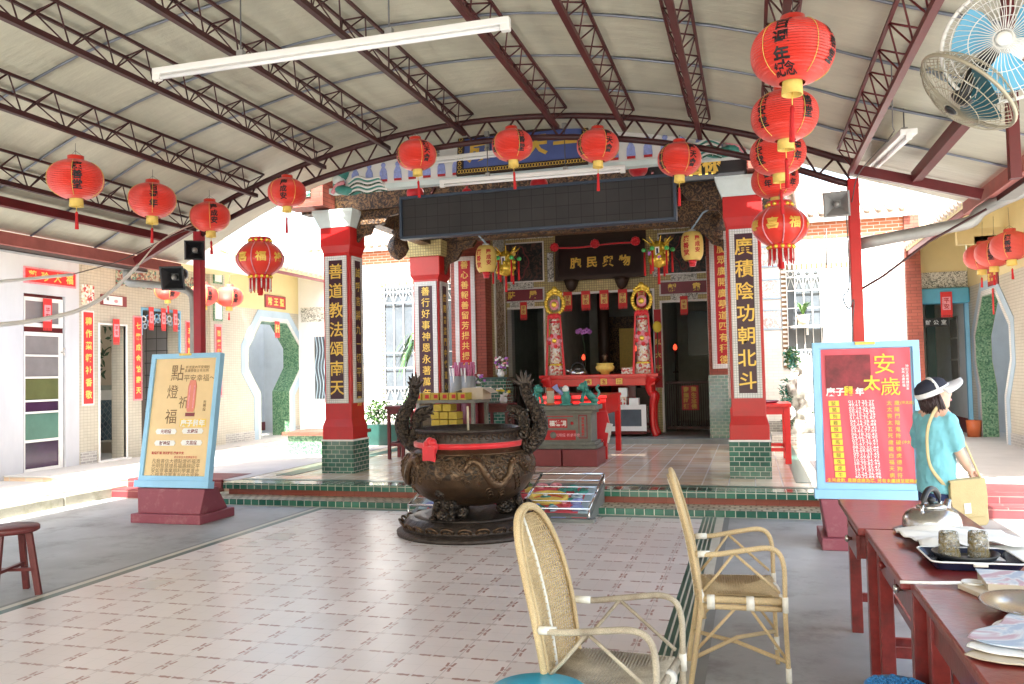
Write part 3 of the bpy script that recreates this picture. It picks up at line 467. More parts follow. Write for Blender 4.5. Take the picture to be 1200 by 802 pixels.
# lattice girders along the court: two chords at the sheet, one heavy chord below, rungs and webs
GX = [-6.75, -5.85, -4.9, -4.05, -3.1, -2.0, -1.25, -.45, .28, 1.02]
for gi, gx in enumerate(GX):
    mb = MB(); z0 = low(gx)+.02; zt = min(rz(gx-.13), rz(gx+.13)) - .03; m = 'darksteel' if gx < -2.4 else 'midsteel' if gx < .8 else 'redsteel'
    sl = (rz(gx+.13)-rz(gx-.13))
    a = lambda y: (gx-.105, y, rz(gx-.105)-.03); b = lambda y: (gx+.105, y, rz(gx+.105)-.03); c = lambda y: (gx, y, z0+.09)
    ye = YA
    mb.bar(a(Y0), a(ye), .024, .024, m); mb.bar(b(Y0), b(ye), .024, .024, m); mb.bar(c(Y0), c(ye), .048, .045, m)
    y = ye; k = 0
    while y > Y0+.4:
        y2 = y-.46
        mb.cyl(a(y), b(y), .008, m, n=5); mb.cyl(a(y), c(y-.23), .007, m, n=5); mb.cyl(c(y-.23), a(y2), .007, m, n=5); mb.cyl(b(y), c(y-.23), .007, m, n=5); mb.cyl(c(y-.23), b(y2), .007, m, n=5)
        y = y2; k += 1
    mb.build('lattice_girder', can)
# arched truss at the temple end (and one mid-way behind the camera to carry the sheet)
for ya in (YA, -4.5):
    mb = MB(); xa = [-6.7 + 7.75*i/46 for i in range(47)]
    mb.tube([(x, ya, low(x)) for x in xa], .035, 'darksteel', 6); mb.tube([(x, ya, low(x)+.24) for x in xa], .035, 'darksteel', 6)
    for i in range(0, 46, 2):
        mb.cyl((xa[i], ya, low(xa[i])), (xa[i+1], ya, low(xa[i+1])+.24), .012, 'darksteel', n=6); mb.cyl((xa[i+1], ya, low(xa[i+1])+.24), (xa[i+2], ya, low(xa[i+2])), .012, 'darksteel', n=6)
    mb.build('arch_truss', can)
    for x0, x1 in ((-6.7, XL+.1), (1.05, XR-.1)):
        mb = MB(); mb.bar((x0, ya, low(x0)+.16), (x1, ya, low(x1)+.2), .07, .10, 'redsteel'); mb.build('eave_arm', can)
for px in (-6.69, 1.04):
    for y in (YA, -1.2 if px < 0 else -1.4):
        mb = MB(); mb.box((px, y, 1.72), (.105, .105, 3.44), 'postred' if px < 0 else 'red'); mb.box((px, y, .01), (.22, .22, .02), 'redsteel'); mb.build('canopy_post', can, bevel=.006)
# solid red tubes near the eaves, eave beams
mb = MB(); mb.bar((1.62, Y0, low(1.62)+.22), (1.62, YA, low(1.62)+.22), .08, .11, 'redsteel'); mb.build('eave_purlin', can)
mb = MB(); mb.bar((-7.2, Y0, low(-7.2)+.26), (-7.2, YA, low(-7.2)+.26), .08, .09, 'redsteel'); mb.build('eave_purlin', can)
for x, s in ((XL+.02, -1), (XR-.02, 1)):
    mb = MB(); z = rz(x); mb.bar((x, Y0, z-.10), (x, 9.9, z-.10), .07, .14, 'pinksteel'); mb.build('eave_beam', can, bevel=.006)
    mb = MB(); xx = x + s*.11; mb.box((xx, 1.9, z-.21), (.14, 14.8, .012), 'galv'); mb.box((xx+.064, 1.9, z-.13), (.012, 14.8, .17), 'galv'); mb.box((xx-.064, 1.9, z-.13), (.012, 14.8, .17), 'darksteel')
    mb.build('gutter', can)
# rain pipes from the gutters
mb = MB(); p = smooth_path([(-7.86, 9.02, 3.02), (-7.83, 9.02, 2.86), (-7.6, 9.02, 2.83), (-7.1, 9.02, 2.76), (-6.88, 9.02, 2.68), (-6.83, 9.02, 2.5), (-6.83, 9.02, 1.9), (-6.83, 9.02, .1)], 5); mb.tube(p, .05, 'galv', 12); mb.build('rain_pipe', can)
mb = MB(); p = smooth_path([(1.1, 9.1, 2.80), (1.8, 9.1, 2.90), (2.12, 9.1, 2.95), (2.22, 9.05, 3.05), (2.48, 8.9, 3.16), (2.9, 8.8, 3.28)], 5); mb.tube(p, .062, 'galv', 12); mb.build('rain_pipe', can)
mb = MB(); mb.tube([(1.04, 9.02, 2.30), (1.3, 9.0, 2.45), (1.7, 8.9, 2.75), (2.2, 8.8, 3.02)], .012, 'darksteel', 6); mb.build('brace_rod', can)

# ================================================================== temple
tem = thing('temple', 'temple front hall with red couplet columns, ochre tiled wall and carved dark beams', 'temple')
def part(mb, name, parent=tem, bevel=0., **k): return mb.build(name, parent, bevel=bevel, **k)
def sq_loft(mb, prof, cx, cy, m):
    """square tapering shaft: prof = (z, half width)"""
    vs_ = []
    for z, h in prof: vs_ += [(cx-h, cy-h, z), (cx+h, cy-h, z), (cx+h, cy+h, z), (cx-h, cy+h, z)]
    fs = [(i*4+k, i*4+(k+1) % 4, i*4+4+(k+1) % 4, i*4+4+k) for i in range(len(prof)-1) for k in range(4)]
    n = len(prof)-1; fs += [(3, 2, 1, 0), (n*4, n*4+1, n*4+2, n*4+3)]
    mb.add(vs_, fs, m)
def couplet(parent, mtx, wd, ht, t, size, m_panel='panel', iw=None, step=1.1, m_gold='gold', name='inscription_panel', bold=.03, fr='whiteframe', sx=1.):
    """framed strip with an upright line of writing; the frame matrix stands in the strip's middle"""
    iw = iw or wd*.66; ih = ht - (wd-iw); mb = MB()
    mb.box((0, 0, .010), (iw, ih, .020), m_panel, mtx=mtx)
    o = [(-wd/2, -ht/2), (wd/2, -ht/2), (wd/2, ht/2), (-wd/2, ht/2)]; i_ = [(-iw/2, -ih/2), (iw/2, -ih/2), (iw/2, ih/2), (-iw/2, ih/2)]
    mb.ring(o, i_, .028, fr, mtx)
    mb.text(t, mtx @ Matrix.Translation((0, 0, .024)), size, m_gold, True, step, bold, sx)
    return mb.build(name, parent)

def big_column(cx, cy, front, right, left=None):
    h = .235
    col = MB(); sq_loft(col, [(.68, h), (.86, h), (.97, .205), (3.32, .205), (3.42, h), (3.68, h)], cx, cy, 'red'); c = part(col, 'front_column', bevel=.01)
    b = MB(); sq_loft(b, [(.21, .245), (.66, .245)], cx, cy, 'gtile'); b.box((cx, cy, .672), (.50, .50, .022), 'whitepaint'); b.build('column_base', c)
    k = MB(); sq_loft(k, [(3.68, .24), (3.71, .25), (3.88, .315), (3.92, .315)], cx, cy, 'capmint'); k.build('column_capital', c)
    couplet(c, FRONT(cx, cy-.206, 2.23), .335, 2.08, front, .225, iw=.215, step=1.22, bold=.012)
    if right: couplet(c, RIGHTW(0, 0, 0) and frame((cx+.206, cy, 2.23), (0, 1, 0), (0, 0, 1)), .30, 2.08, right, .15, iw=.19, step=1.36, bold=.0, m_gold='goldpaint')
    if left: couplet(c, frame((cx-.206, cy, 2.23), (0, -1, 0), (0, 0, 1)), .30, 2.08, left, .15, iw=.19, step=1.36, bold=.0, m_gold='goldpaint')
big_column(-5.61, 10.745, '善道教法頌南天', '一誠呼言將九一切平雨露')
big_column(-.05, 10.745, '廣積陰功朝北斗', None, '一心向善開大道普照眾生')

def inner_column(cx, cy, front, right):
    col = MB(); sq_loft(col, [(.68, .28), (.9, .28), (.98, .245), (3.30, .245), (3.38, .29), (3.72, .29)], cx, cy, 'red'); c = part(col, 'inner_column', bevel=.01)
    b = MB(); sq_loft(b, [(.21, .29), (.68, .29)], cx, cy, 'gtile'); b.build('column_base', c)
    k = MB(); sq_loft(k, [(3.72, .34), (3.98, .36), (4.0, .36)], cx, cy, 'fronttile'); k.build('column_capital', c)
    couplet(c, FRONT(cx, cy-.246, 2.16), .43, 2.2, front, .17, iw=.27, step=1.21, bold=.008)
    couplet(c, frame((cx+.246, cy, 2.16), (0, 1, 0), (0, 0, 1)), .36, 2.2, right, .15, iw=.22, step=1.35, m_gold='goldpaint')
inner_column(-5.655, 14.25, '善行好事神恩永著萬年', '廣開普渡門中求道心')
inner_column(-.08, 14.25, '廣修功德聖澤長流百世', '廣開普渡門中求道心')

# brick side walls of the hall front, with couplets
for x0, x1, cx, txt in ((-5.72, -5.0, -5.42, '善心善報善留芳揚共揚名'), (-.74, -.05, -.47, '廣眾廣開廣募道四有種德')):
    mb = MB(); mb.bb((x0, 15.5, 1.45), (x1, 15.9, 5.0), 'brickred'); wl = part(mb, 'brick_wall')
    mb = MB(); mb.bb((x0-.02, 15.48, .2), (x1+.02, 15.92, 1.45), 'gtile'); mb.build('tile_dado', wl)
    couplet(wl, FRONT(cx, 15.497, 2.73), .42, 2.34, txt, .165, 'panelred' if cx < -3 else 'panelred', .25, 1.22, 'goldpaint', bold=.01)
# side returns between the brick walls and the back wall, with a painted panel each
for x, s in ((-5.0, 1), (-.74, -1)):
    mb = MB(); mb.bb((x-.12*s if s > 0 else x, 15.9, .2), (x if s > 0 else x+.12, 17.0, 5.0), 'fronttile'); wl = part(mb, 'side_wall')
    fm = frame((x+.002*s, 16.42, 2.62), (0, s, 0), (0, 0, 1)); mb = MB()
    mb.box((0, 0, .01), (.60, 2.0, .02), 'figpic', mtx=fm); mb.ring([(-.36, -1.08), (.36, -1.08), (.36, 1.08), (-.36, 1.08)], [(-.30, -1.0), (.30, -1.0), (.30, 1.0), (-.30, 1.0)], .03, 'whiteframe', fm); mb.build('painted_panel', wl)
    mb = MB(); mb.box((0, 1.62, .012), (.72, .9, .02), 'ornament', mtx=fm); mb.build('relief_panel', wl)
# back wall with two doors and the wide middle opening
mb = MB(); Y = 17.0; T = .22
for x0, x1, z0, z1 in ((-5.0-.2, -5.13, .3, 5), (-4.19, -3.85, .3, 5), (-1.89, -1.73, .3, 5), (-.8, -.62, .3, 5), (-5.13, -4.19, 2.94, 5), (-3.85, -1.89, 3.2, 5), (-1.73, -.8, 2.94, 5)):
    mb.bb((x0, Y, z0), (x1, Y+T, z1), 'fronttile')
bw = part(mb, 'back_wall')
mb = MB()
for x0, x1, z1 in ((-5.13, -4.19, 2.94), (-3.85, -1.89, 3.2), (-1.73, -.8, 2.94)):
    mb.bb((x0-.03, Y-.012, .3), (x0+.012, Y+.1, z1+.03), 'whitepaint'); mb.bb((x1-.012, Y-.012, .3), (x1+.03, Y+.1, z1+.03), 'whitepaint'); mb.bb((x0+.012, Y-.012, z1-.012), (x1-.012, Y+.1, z1+.03), 'whitepaint')
mb.build('door_frame', bw)
for cx in (-4.66, -1.265):
    mb = MB()
    for z0, z1 in ((2.965, 2.985), (3.36, 3.52)):
        if z1-z0 > .1: mb.box((cx, Y-.012, (z0+z1)/2), (.52, .02, z1-z0), 'ornament')
    mb.box((cx, Y-.010, 3.03), (.54, .018, .13), 'ornament'); mb.build('relief_plate', bw)
    mb = MB(); fm = FRONT(cx, Y-.002, 3.22); mb.box((0, 0, .012), (.92, .24, .024), 'tablet', mtx=fm); mb.box((0, 0, .006), (.99, .31, .012), 'whiteframe', mtx=fm)
    t = '莊嚴' if cx < -3 else '靜肅'
    for i, ch in enumerate(t): mb.text(ch, fm @ Matrix.Translation(((-.23, .25)[i], 0, .028)), .17, 'gold', bold=.03)
    mb.build('door_tablet', bw)
    mb = MB(); fm = FRONT(cx, Y-.002, 3.92); mb.box((0, 0, .012), (.96, .80, .024), 'darkpic', mtx=fm); mb.ring([(-.50, -.43), (.50, -.43), (.50, .43), (-.50, .43)], [(-.475, -.405), (.475, -.405), (.475, .405), (-.475, .405)], .03, 'whitepaint', fm)
    pts = [(math.cos(a)*(.14+.035*math.cos(4*a)), math.sin(a)*(.30+.04*math.cos(4*a)), .03) for a in [2*math.pi*i/40 for i in range(40)]]
    mb.tube([fm @ Vector(p) for p in pts], .012, 'panelred' if 0 else 'redblock', 5, True); mb.build('lattice_picture', bw)
for cx in (-4.02, -1.81):
    mb = MB(); mb.box((cx, Y-.012, 3.78), (.13, .02, .62), 'ornament'); mb.build('relief_plate', bw)
mb = MB(); mb.bb((-5.0, Y-.012, 4.42), (-3.95, Y-.002, 4.62), 'ornament'); mb.bb((-1.85, Y-.012, 4.42), (-.74, Y-.002, 4.62), 'ornament'); mb.build('relief_band', bw)
# red strip with gold writing on the pier beside the middle opening
couplet(bw, FRONT(-1.81, Y-.014, 2.0), .15, 1.6, '永照大千', .12, 'panelred', .14, 2.2, 'goldpaint', bold=.03)
# dark hall behind the openings
mb = MB()
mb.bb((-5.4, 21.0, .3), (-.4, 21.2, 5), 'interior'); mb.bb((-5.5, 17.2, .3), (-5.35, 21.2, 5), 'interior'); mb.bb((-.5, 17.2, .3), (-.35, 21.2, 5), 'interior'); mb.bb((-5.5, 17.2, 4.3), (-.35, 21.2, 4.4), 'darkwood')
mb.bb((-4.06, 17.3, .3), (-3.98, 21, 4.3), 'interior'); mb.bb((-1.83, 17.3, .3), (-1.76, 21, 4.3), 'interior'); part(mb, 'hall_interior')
mb = MB()
for x in (-3.3, -2.45): mb.cyl((x, 19.2, .3), (x, 19.2, 4.3), .14, 'darkwood', n=16)
part(mb, 'hall_column')
mb = MB(); mb.bb((-3.85, 20.2, .3), (-1.9, 20.9, 1.5), 'altarred'); mb.bb((-3.4, 20.3, 1.5), (-2.4, 20.9, 2.9), 'carved'); mb.bb((-3.1, 20.25, 1.6), (-2.66, 20.32, 2.6), 'goldpaint'); part(mb, 'inner_shrine')
mb = MB(); mb.bb((-4.9, 20.95, 1.6), (-4.3, 20.99, 2.6), 'darkpic'); part(mb, 'wall_picture'); mb = MB(); mb.bb((-3.75, 20.9, 1.9), (-3.3, 20.98, 2.8), 'tealdark'); part(mb, 'wall_picture'); mb = MB(); mb.bb((-1.5, 20.9, 1.9), (-1.0, 20.98, 3.0), 'tealdark'); part(mb, 'wall_picture')
# dark lattice gates standing in the side doors
for x0, x1 in ((-1.73, -.8), (-5.13, -4.19)):
    mb = MB(); ztop = 1.32
    mb.bb((x0+.03, 17.24, .34), (x1-.03, 17.27, .40), 'darksteel'); mb.bb((x0+.03, 17.24, ztop-.05), (x1-.03, 17.27, ztop), 'darksteel')
    k = x0+.04
    while k < x1-.03: mb.bb((k, 17.247, .36), (k+.012, 17.262, ztop), 'darksteel'); k += .045
    g = part(mb, 'door_gate')
    if x0 > -3:
        mb = MB(); fm = FRONT(-1.22, 17.235, .98); mb.box((0, 0, .004), (.34, .50, .008), 'panelred', mtx=fm); mb.text('蓮生念佛', fm @ Matrix.Translation((.07, 0, .011)), .11, 'goldpaint', True, 1.05, .03); mb.text('南無阿彌', fm @ Matrix.Translation((-.08, 0, .011)), .11, 'goldpaint', True, 1.05, .03); mb.build('gate_notice', g)
# timber: side beams, front beam, ceiling, carved pieces
for x in (-5.61, -.05): mb = MB(); mb.bb((x-.11, 10.98, 3.92), (x+.11, 15.5, 4.26), 'carved'); mb.bb((x-.07, 11.0, 4.26), (x+.07, 15.5, 4.34), 'darkwood'); part(mb, 'side_beam')
mb = MB(); mb.bb((-6.2, 10.62, 3.92), (.55, 10.86, 4.30), 'carved'); part(mb, 'front_beam')
mb = MB(); mb.bb((-6.0, 14.15, 4.0), (.3, 14.4, 4.4), 'carved'); part(mb, 'inner_beam')
mb = MB(); mb.bb((-6.3, 10.1, 4.72), (.6, 17.2, 4.80), 'darkwood')
for k in range(16): mb.bb((-6.2+.45*k, 10.1, 4.62), (-6.14+.45*k, 15.4, 4.72), 'darkwood')
part(mb, 'ceiling')
for sx, bx in ((1, -5.37), (-1, -.29)):
    mb = MB(); poly = [(0, 0), (.72, 0), (.66, -.07), (.5, -.10), (.42, -.2), (.26, -.22), (.2, -.34), (.06, -.36), (0, -.44)]
    mb.prism([(sx*x, z) for x, z in poly], .07, 'carved', FRONT(bx, 10.78, 3.92)); part(mb, 'carved_bracket')
for x, y in ((-5.3, 12.0), (-.36, 12.0)):
    mb = MB(); mb.lathe([(.045, .62), (.05, .5), (.11, .44), (.07, .40), (.13, .30), (.16, .18), (.13, .08), (.05, .02), (.01, 0)], 'carved', (x, y, 3.38), 12, mod=lambda r, z, a: r*(1+.16*math.cos(6*a+z*12))); part(mb, 'carved_pendant')
for x, s in ((-5.36, 1), (-.34, -1)):
    mb = MB(); poly = [(0, 0), (.62, 0), (.55, -.12), (.36, -.16), (.24, -.34), (.08, -.40), (0, -.6)]
    mb.prism([(s*a, b) for a, b in poly], .1, 'carved', FRONT(x, 14.3, 4.0)); part(mb, 'carved_bracket')
# eave band with little blue figures, roof slopes and tiled edge
mb = MB(); mb.bb((-5.35, 10.0, 4.10), (.05, 10.08, 4.60), 'whitepaint'); mb.bb((-5.4, 9.97, 4.03), (.1, 10.1, 4.10), 'capmint')
ev = part(mb, 'eave_band')
for k in range(26):
    x = -5.22 + .205*k
    if -3.55 < x < -1.75: continue
    mb = MB(); fm = FRONT(x, 9.999, 4.13)
    mb.ball((0, .22, .012), .035, 'blueprint', (1, 1, .4), 8, 6, mtx=fm); mb.prism([(-.055, .03), (.055, .03), (.045, .14), (.02, .19), (-.02, .19), (-.05, .13)], .018, 'blueprint', fm); mb.box((0, .015, .01), (.10, .028, .02), 'panelred', mtx=fm)
    mb.build('eave_figure', ev)
mb = MB()
prof = [(9.98, 4.80), (11.5, 5.30), (14.0, 6.2), (17.0, 6.0), (21.4, 4.6)]
for (ya, za), (yb, zb) in zip(prof, prof[1:]): mb.add([(-6.7, ya, za), (1.05, ya, za), (1.05, yb, zb), (-6.7, yb, zb), (-6.7, ya, za+.1), (1.05, ya, za+.1), (1.05, yb, zb+.1), (-6.7, yb, zb+.1)], [(0, 3, 2, 1), (4, 5, 6, 7), (0, 1, 5, 4), (2, 3, 7, 6), (1, 2, 6, 5), (3, 0, 4, 7)], 'rooftile')
part(mb, 'roof')
for x0, s in ((-5.95, -1), (.32, 1)):   # brick gable blocks with a small tablet, beside the capitals
    mb = MB(); mb.bb((x0-.3, 10.25, 3.95), (x0+.3, 10.6, 4.62), 'brickred'); gb = part(mb, 'gable_block')
    mb = MB(); mb.box((x0+s*.05, 10.24, 4.18), (.34, .03, .2), 'gtile'); mb.box((x0+s*.05, 10.222, 4.18), (.27, .012, .13), 'whitepaint')
    mb.text('福祿壽', FRONT(x0+s*.05, 10.212, 4.18), .07, 'black'); mb.build('gable_tablet', gb)
def dragon(cx, cz, s, y=10.02):
    """glazed wave-and-dragon ornament at the end of the eave"""
    mb = MB(); V = lambda x, z, dy=0: (cx+s*x, y+dy, cz+z)
    body = smooth_path([V(-.02, .34), V(.07, .28, -.05), V(.05, .16, -.03), V(-.05, .08, 0), V(.03, -.03, -.06), V(.22, -.06, -.05), V(.42, -.02, -.03), V(.62, -.06, 0)], 6)
    mb.tube(body, lerp_list([.05, .085, .075, .06, .07, .06, .04, .015], len(body)), 'teal', 8)
    for k in range(4):
        w = smooth_path([V(.16, -.1+.05*k, -.07), V(.3, -.06+.055*k, -.1), (cx+s*.44, y-.08, cz-.10+.055*k), V(.6, -.07+.05*k, -.09), V(.72-.04*k, -.09+.05*k, -.07)], 5)
        mb.tube(w, .022, 'whitepaint', 6); mb.tube([p + Vector((0, -.012, -.022)) for p in w], .012, 'teal' if k % 2 else 'gtile', 5)
    for k in range(5): mb.cyl(V(.02-.03*k, .2+.05*k, -.02), V(-.12-.02*k, .26+.06*k, -.05), .025, 'leafdark' if k % 2 else 'stone', .004, 6)
    mb.ball(V(0, .1, -.05), .09, 'capmint', (1, .7, .9)); mb.tube(smooth_path([V(-.1, -.06, -.04), V(0, .02, -.1), V(.1, .06, -.08)], 4), .03, 'pink', 6)
    part(mb, 'eave_dragon')
dragon(-5.25, 4.1, 1); dragon(-.1, 4.15, -1)

# ================================================================== wings beside the temple
def window_grille(par, x0, x1, z0, z1, y, name='window'):
    mb = MB(); f = MB()
    mb.bb((x0, y-.01, z0), (x1, y+.02, z1), 'windark'); wdw = mb.build(name, par)
    k = x0-.09                                   # black and white mosaic surround
    st = .045; n = int((x1-x0+.18)/st)
    for i in range(n): f.box((x0-.09+st*(i+.5), y-.02, z1+.05), (st, .03, .09), 'whitepaint' if i % 2 else 'printbrown')
    n = int((z1-z0)/st)
    for i in range(n):
        for xx in (x0-.05, x1+.05): f.box((xx, y-.02, z0+st*(i+.5)), (.09, .03, st), 'whitepaint' if i % 2 else 'printbrown')
    f.build('window_surround', wdw)
    g = MB(); r = .009; yy = y-.07
    for z in (z0+.02, z0+.34, z1-.42, z1-.16, z1-.03): g.bar((x0, yy, z), (x1, yy, z), .022, .022, 'whitepaint')
    w_ = (x1-x0)/8
    for i in range(9): g.bar((x0+w_*i, yy, z0), (x0+w_*i, yy, z1), .016, .016, 'whitepaint')
    for i in range(8):
        a = x0+w_*i
        for lo, hi in ((z0+.02, z0+.34), (z1-.42, z1-.16)): g.tube([(a, yy, lo), (a+w_/2, yy, hi), (a+w_, yy, lo)], r, 'whitepaint', 5)
        g.tube(arc((a+w_/2, yy, z1-.095), .05, 0, 2*math.pi, 10), .007, 'whitepaint', 5)
    for z in (z0+.8, z0+1.15): g.bar((x0, yy, z), (x1, yy, z), .016, .016, 'whitepaint')
    g.build('window_grille', wdw)
    return wdw
wl = thing('wing_building', 'white tiled wing behind the planters, its window partly hidden by the inner couplet column', 'building')
mb = MB(); mb.bb((-10.6, 18.0, .1), (-5.2, 18.25, 4.24), 'whitetile'); mb.build('wall', wl)
mb = MB(); mb.bb((-9.9, 17.98, 4.24), (-5.2, 18.25, 4.55), 'brick'); mb.build('brick_band', wl)
window_grille(wl, -8.30, -6.35, .95, 3.70, 17.995)
def tile_roof(par, x0, x1, y, z, rise=1.1, run=2.2):
    mb = MB(); mb.add([(x0, y-.35, z), (x1, y-.35, z), (x1, y+run, z+rise), (x0, y+run, z+rise), (x0, y-.35, z-.06), (x1, y-.35, z-.06), (x1, y+run, z+rise-.06), (x0, y+run, z+rise-.06)], [(0, 1, 2, 3), (7, 6, 5, 4), (0, 4, 5, 1), (1, 5, 6, 2), (3, 7, 4, 0), (2, 6, 7, 3)], 'rooftile')
    k = x0+.08
    while k < x1: mb.cyl((k, y-.38, z+.02), (k, y+run, z+rise+.02), .055, 'rooftile', n=8); k += .2
    mb.build('roof', par)
tile_roof(wl, -10.2, -5.9, 18.1, 4.62)
def wall_pics(par, lst, y):
    for x, z, s in lst:
        mb = MB(); fm = FRONT(x, y, z); mb.box((0, 0, .006), (s, s, .012), 'wingpic', mtx=fm); h = s/2; mb.ring([(-h-.03, -h-.03), (h+.03, -h-.03), (h+.03, h+.03), (-h-.03, h+.03)], [(-h, -h), (h, -h), (h, h), (-h, h)], .02, 'paleblue', fm); mb.build('tile_picture', par)
wall_pics(wl, [(-8.5, 3.92, .36), (-7.75, 3.94, .36), (-8.68, 3.45, .34), (-8.68, 2.75, .34), (-8.68, 2.05, .34), (-7.0, 3.95, .34)], 17.998)
wr = thing('wing_building', 'white tiled wing with a grilled window and a red brick corner pillar, behind the rockery', 'building')
mb = MB(); mb.bb((-.3, 17.0, .1), (2.83, 17.25, 4.05), 'whitetile'); mb.build('wall', wr)
mb = MB(); mb.bb((.0, 16.97, 4.05), (2.83, 17.25, 4.36), 'brick'); mb.build('brick_band', wr)
mb = MB(); mb.bb((2.83, 16.9, .2), (3.09, 17.5, 4.36), 'brickred'); mb.build('brick_pillar', wr)
mb = MB(); mb.bb((-.3, 16.86, .2), (2.83, 17.0, .52), 'greytile'); mb.build('wall_base', wr)
window_grille(wr, .70, 1.93, 1.55, 3.46, 16.995)
tile_roof(wr, -.1, 2.95, 17.1, 4.45)
wall_pics(wr, [(1.18, 3.78, .36), (1.80, 3.76, .36), (.40, 3.74, .36), (.42, 3.1, .34), (.42, 2.5, .34), (2.46, 3.80, .32), (2.46, 3.18, .36), (2.44, 2.58, .36), (2.42, 1.95, .36)], 16.998)
mb = MB(); mb.bb((1.34, 16.90, 1.55), (1.40, 16.96, 3.46), 'whitepaint'); mb.bb((1.40, 16.93, 1.57), (1.93, 16.945, 3.4), 'paleblue'); mb.build('window_screen', wr)
mb = MB(); mb.tube([(1.44, 16.85, 3.5), (1.46, 16.85, 4.2)], .012, 'wire', 5); mb.build('cable', wr)

# ================================================================== side halls
def strip(mb, path, d0, d1, z0, z1, m, mtx, side=1):
    """band along an open outline, between the offsets d0 and d1 to its outside, from depth z0 to z1"""
    P = [Vector((p[0], p[1])) for p in path]; N = len(P); A, B = [], []
    for i, p in enumerate(P):
        a = (P[i]-P[i-1]).normalized() if i else (P[1]-P[0]).normalized(); b = (P[i+1]-P[i]).normalized() if i < N-1 else a
        na = Vector((-a.y, a.x))*side; nb = Vector((-b.y, b.x))*side; q = (na+nb).normalized(); k = 1/max(.4, q.dot(na)); A.append(p+q*k*d0); B.append(p+q*k*d1)
    vs_ = []
    for z in (z0, z1): vs_ += [(p.x, p.y, z) for p in A] + [(p.x, p.y, z) for p in B]
    fs = []
    for i in range(N-1):
        fs += [(i, i+1, N+i+1, N+i), (2*N+i, 3*N+i, 3*N+i+1, 2*N+i+1), (i, 2*N+i, 2*N+i+1, i+1), (N+i, N+i+1, 3*N+i+1, 3*N+i)]
    mb.add(vs_, fs, m, mtx=mtx)
def vase_arch(par, mtx, path, outer, z_tile, m_wall='creamtile', m_top='cream', dep=.45):
    """wall (in the frame: x along the wall, y up, z out of it) with a vase-shaped doorway, tiled reveal and painted trim"""
    (u0, u1, ztop) = outer
    mb = MB(); lo = path[0][1]
    poly = [(u0, lo)] + list(path) + [(u1, lo), (u1, z_tile), (u0, z_tile)]
    mb.prism(poly, -dep, m_wall, mtx); mb.prism([(u0, z_tile), (u1, z_tile), (u1, ztop), (u0, ztop)], -dep, m_top, mtx); wl_ = mb.build('arch_wall', par)
    mb = MB(); strip(mb, path, -.012, .006, .01-dep, .006, 'mosaic', mtx); mb.build('mosaic_reveal', wl_)
    mb = MB(); strip(mb, path, .006, .10, .0, .012, 'whiteframe', mtx); strip(mb, path, .10, .26, .0, .010, 'paleblue', mtx); mb.build('arch_trim', wl_)
    mb = MB(); mb.prism([(u0, lo), (path[0][0]-.26, lo), (path[0][0]-.26, lo+.22), (u0, lo+.22)], .012, 'greytile', mtx); mb.build('wall_base', wl_)
    mb = MB(); mb.prism([(path[-1][0]+.26, lo), (u1, lo), (u1, lo+.22), (path[-1][0]+.26, lo+.22)], .012, 'greytile', mtx); mb.build('wall_base', wl_)
    return wl_
lh = thing('side_hall', 'long pale side hall with a glazed door of coloured panes and red couplets', 'building')
X = -10.6
mb = MB()
def lw(y0, y1, z0, z1, m, t=.3): mb.bb((X-t, y0, z0), (X, y1, z1), m)
lw(-7, 10.0, .1, 3.75, 'greywall'); lw(10.0, 10.8, 2.95, 3.75, 'greywall'); lw(10.8, 11.08, .1, 3.75, 'greywall')
lw(11.08, 11.52, .1, 3.75, 'creamtile'); lw(11.52, 12.13, 2.54, 3.75, 'creamtile'); lw(12.13, 12.52, .1, 3.75, 'creamtile'); lw(12.52, 13.6, 2.91, 3.75, 'creamtile'); lw(13.6, 14.9, .1, 3.75, 'creamtile')
mb.build('wall', lh)
mb = MB(); mb.bb((X+.002, 11.10, .15), (X+.02, 11.44, .42), 'greytile'); mb.build('wall_base', lh); mb = MB(); mb.bb((X+.002, 13.62, .2), (X+.02, 14.9, .42), 'greytile'); mb.build('wall_base', lh)
mb = MB(); mb.bb((X-4, -7, 3.72), (X+1.0, 14.7, 3.86), 'cream'); mb.bb((X+1.0, -7, 3.62), (X+1.1, 14.7, 3.95), 'whitepaint'); mb.build('roof_slab', lh)
# glazed door
d = MB(); d.bb((X-.12, 10.0, .16), (X-.06, 10.8, 2.95), 'redsteel'); dr = d.build('glazed_door', lh)
mb = MB(); yl, yh = 10.03, 10.77
def bar_(z0, z1, y0=yl, y1=yh): mb.bb((X-.06, y0, z0), (X-.025, y1, z1), 'whitepaint')
for z0, z1 in ((.18, .26), (.66, .70), (1.10, 1.13), (1.28, 1.31), (1.64, 1.67), (1.98, 2.01), (2.30, 2.36), (2.44, 2.50), (2.84, 2.90)): bar_(z0, z1)
for z0, z1 in ((.18, 2.36), (2.44, 2.90)): mb.bb((X-.06, yh-.07, z0), (X-.02, yh, z1), 'whitepaint'); mb.bb((X-.06, yl, z0), (X-.02, yl+.02, z1), 'whitepaint')
mb.build('door_rails', dr)
for z0, z1, m in ((.26, .66, 'purple_glass'), (.70, 1.10, 'green_glass'), (1.13, 1.28, 'purple_glass'), (1.31, 1.64, 'olive_glass'), (1.67, 1.98, 'grey_glass'), (2.01, 2.30, 'grey_glass'), (2.50, 2.84, 'grey_glass')):
    mb = MB(); mb.bb((X-.055, yl+.02, z0), (X-.045, yh-.07, z1), m); mb.build('pane', dr)
mb = MB(); mb.cyl((X-.02, yh-.035, 2.05), (X+.03, yh-.035, 2.05), .012, 'steel'); mb.cyl((X+.03, yh-.035, 2.0), (X+.03, yh-.035, 2.12), .012, 'steel'); mb.build('door_handle', dr)
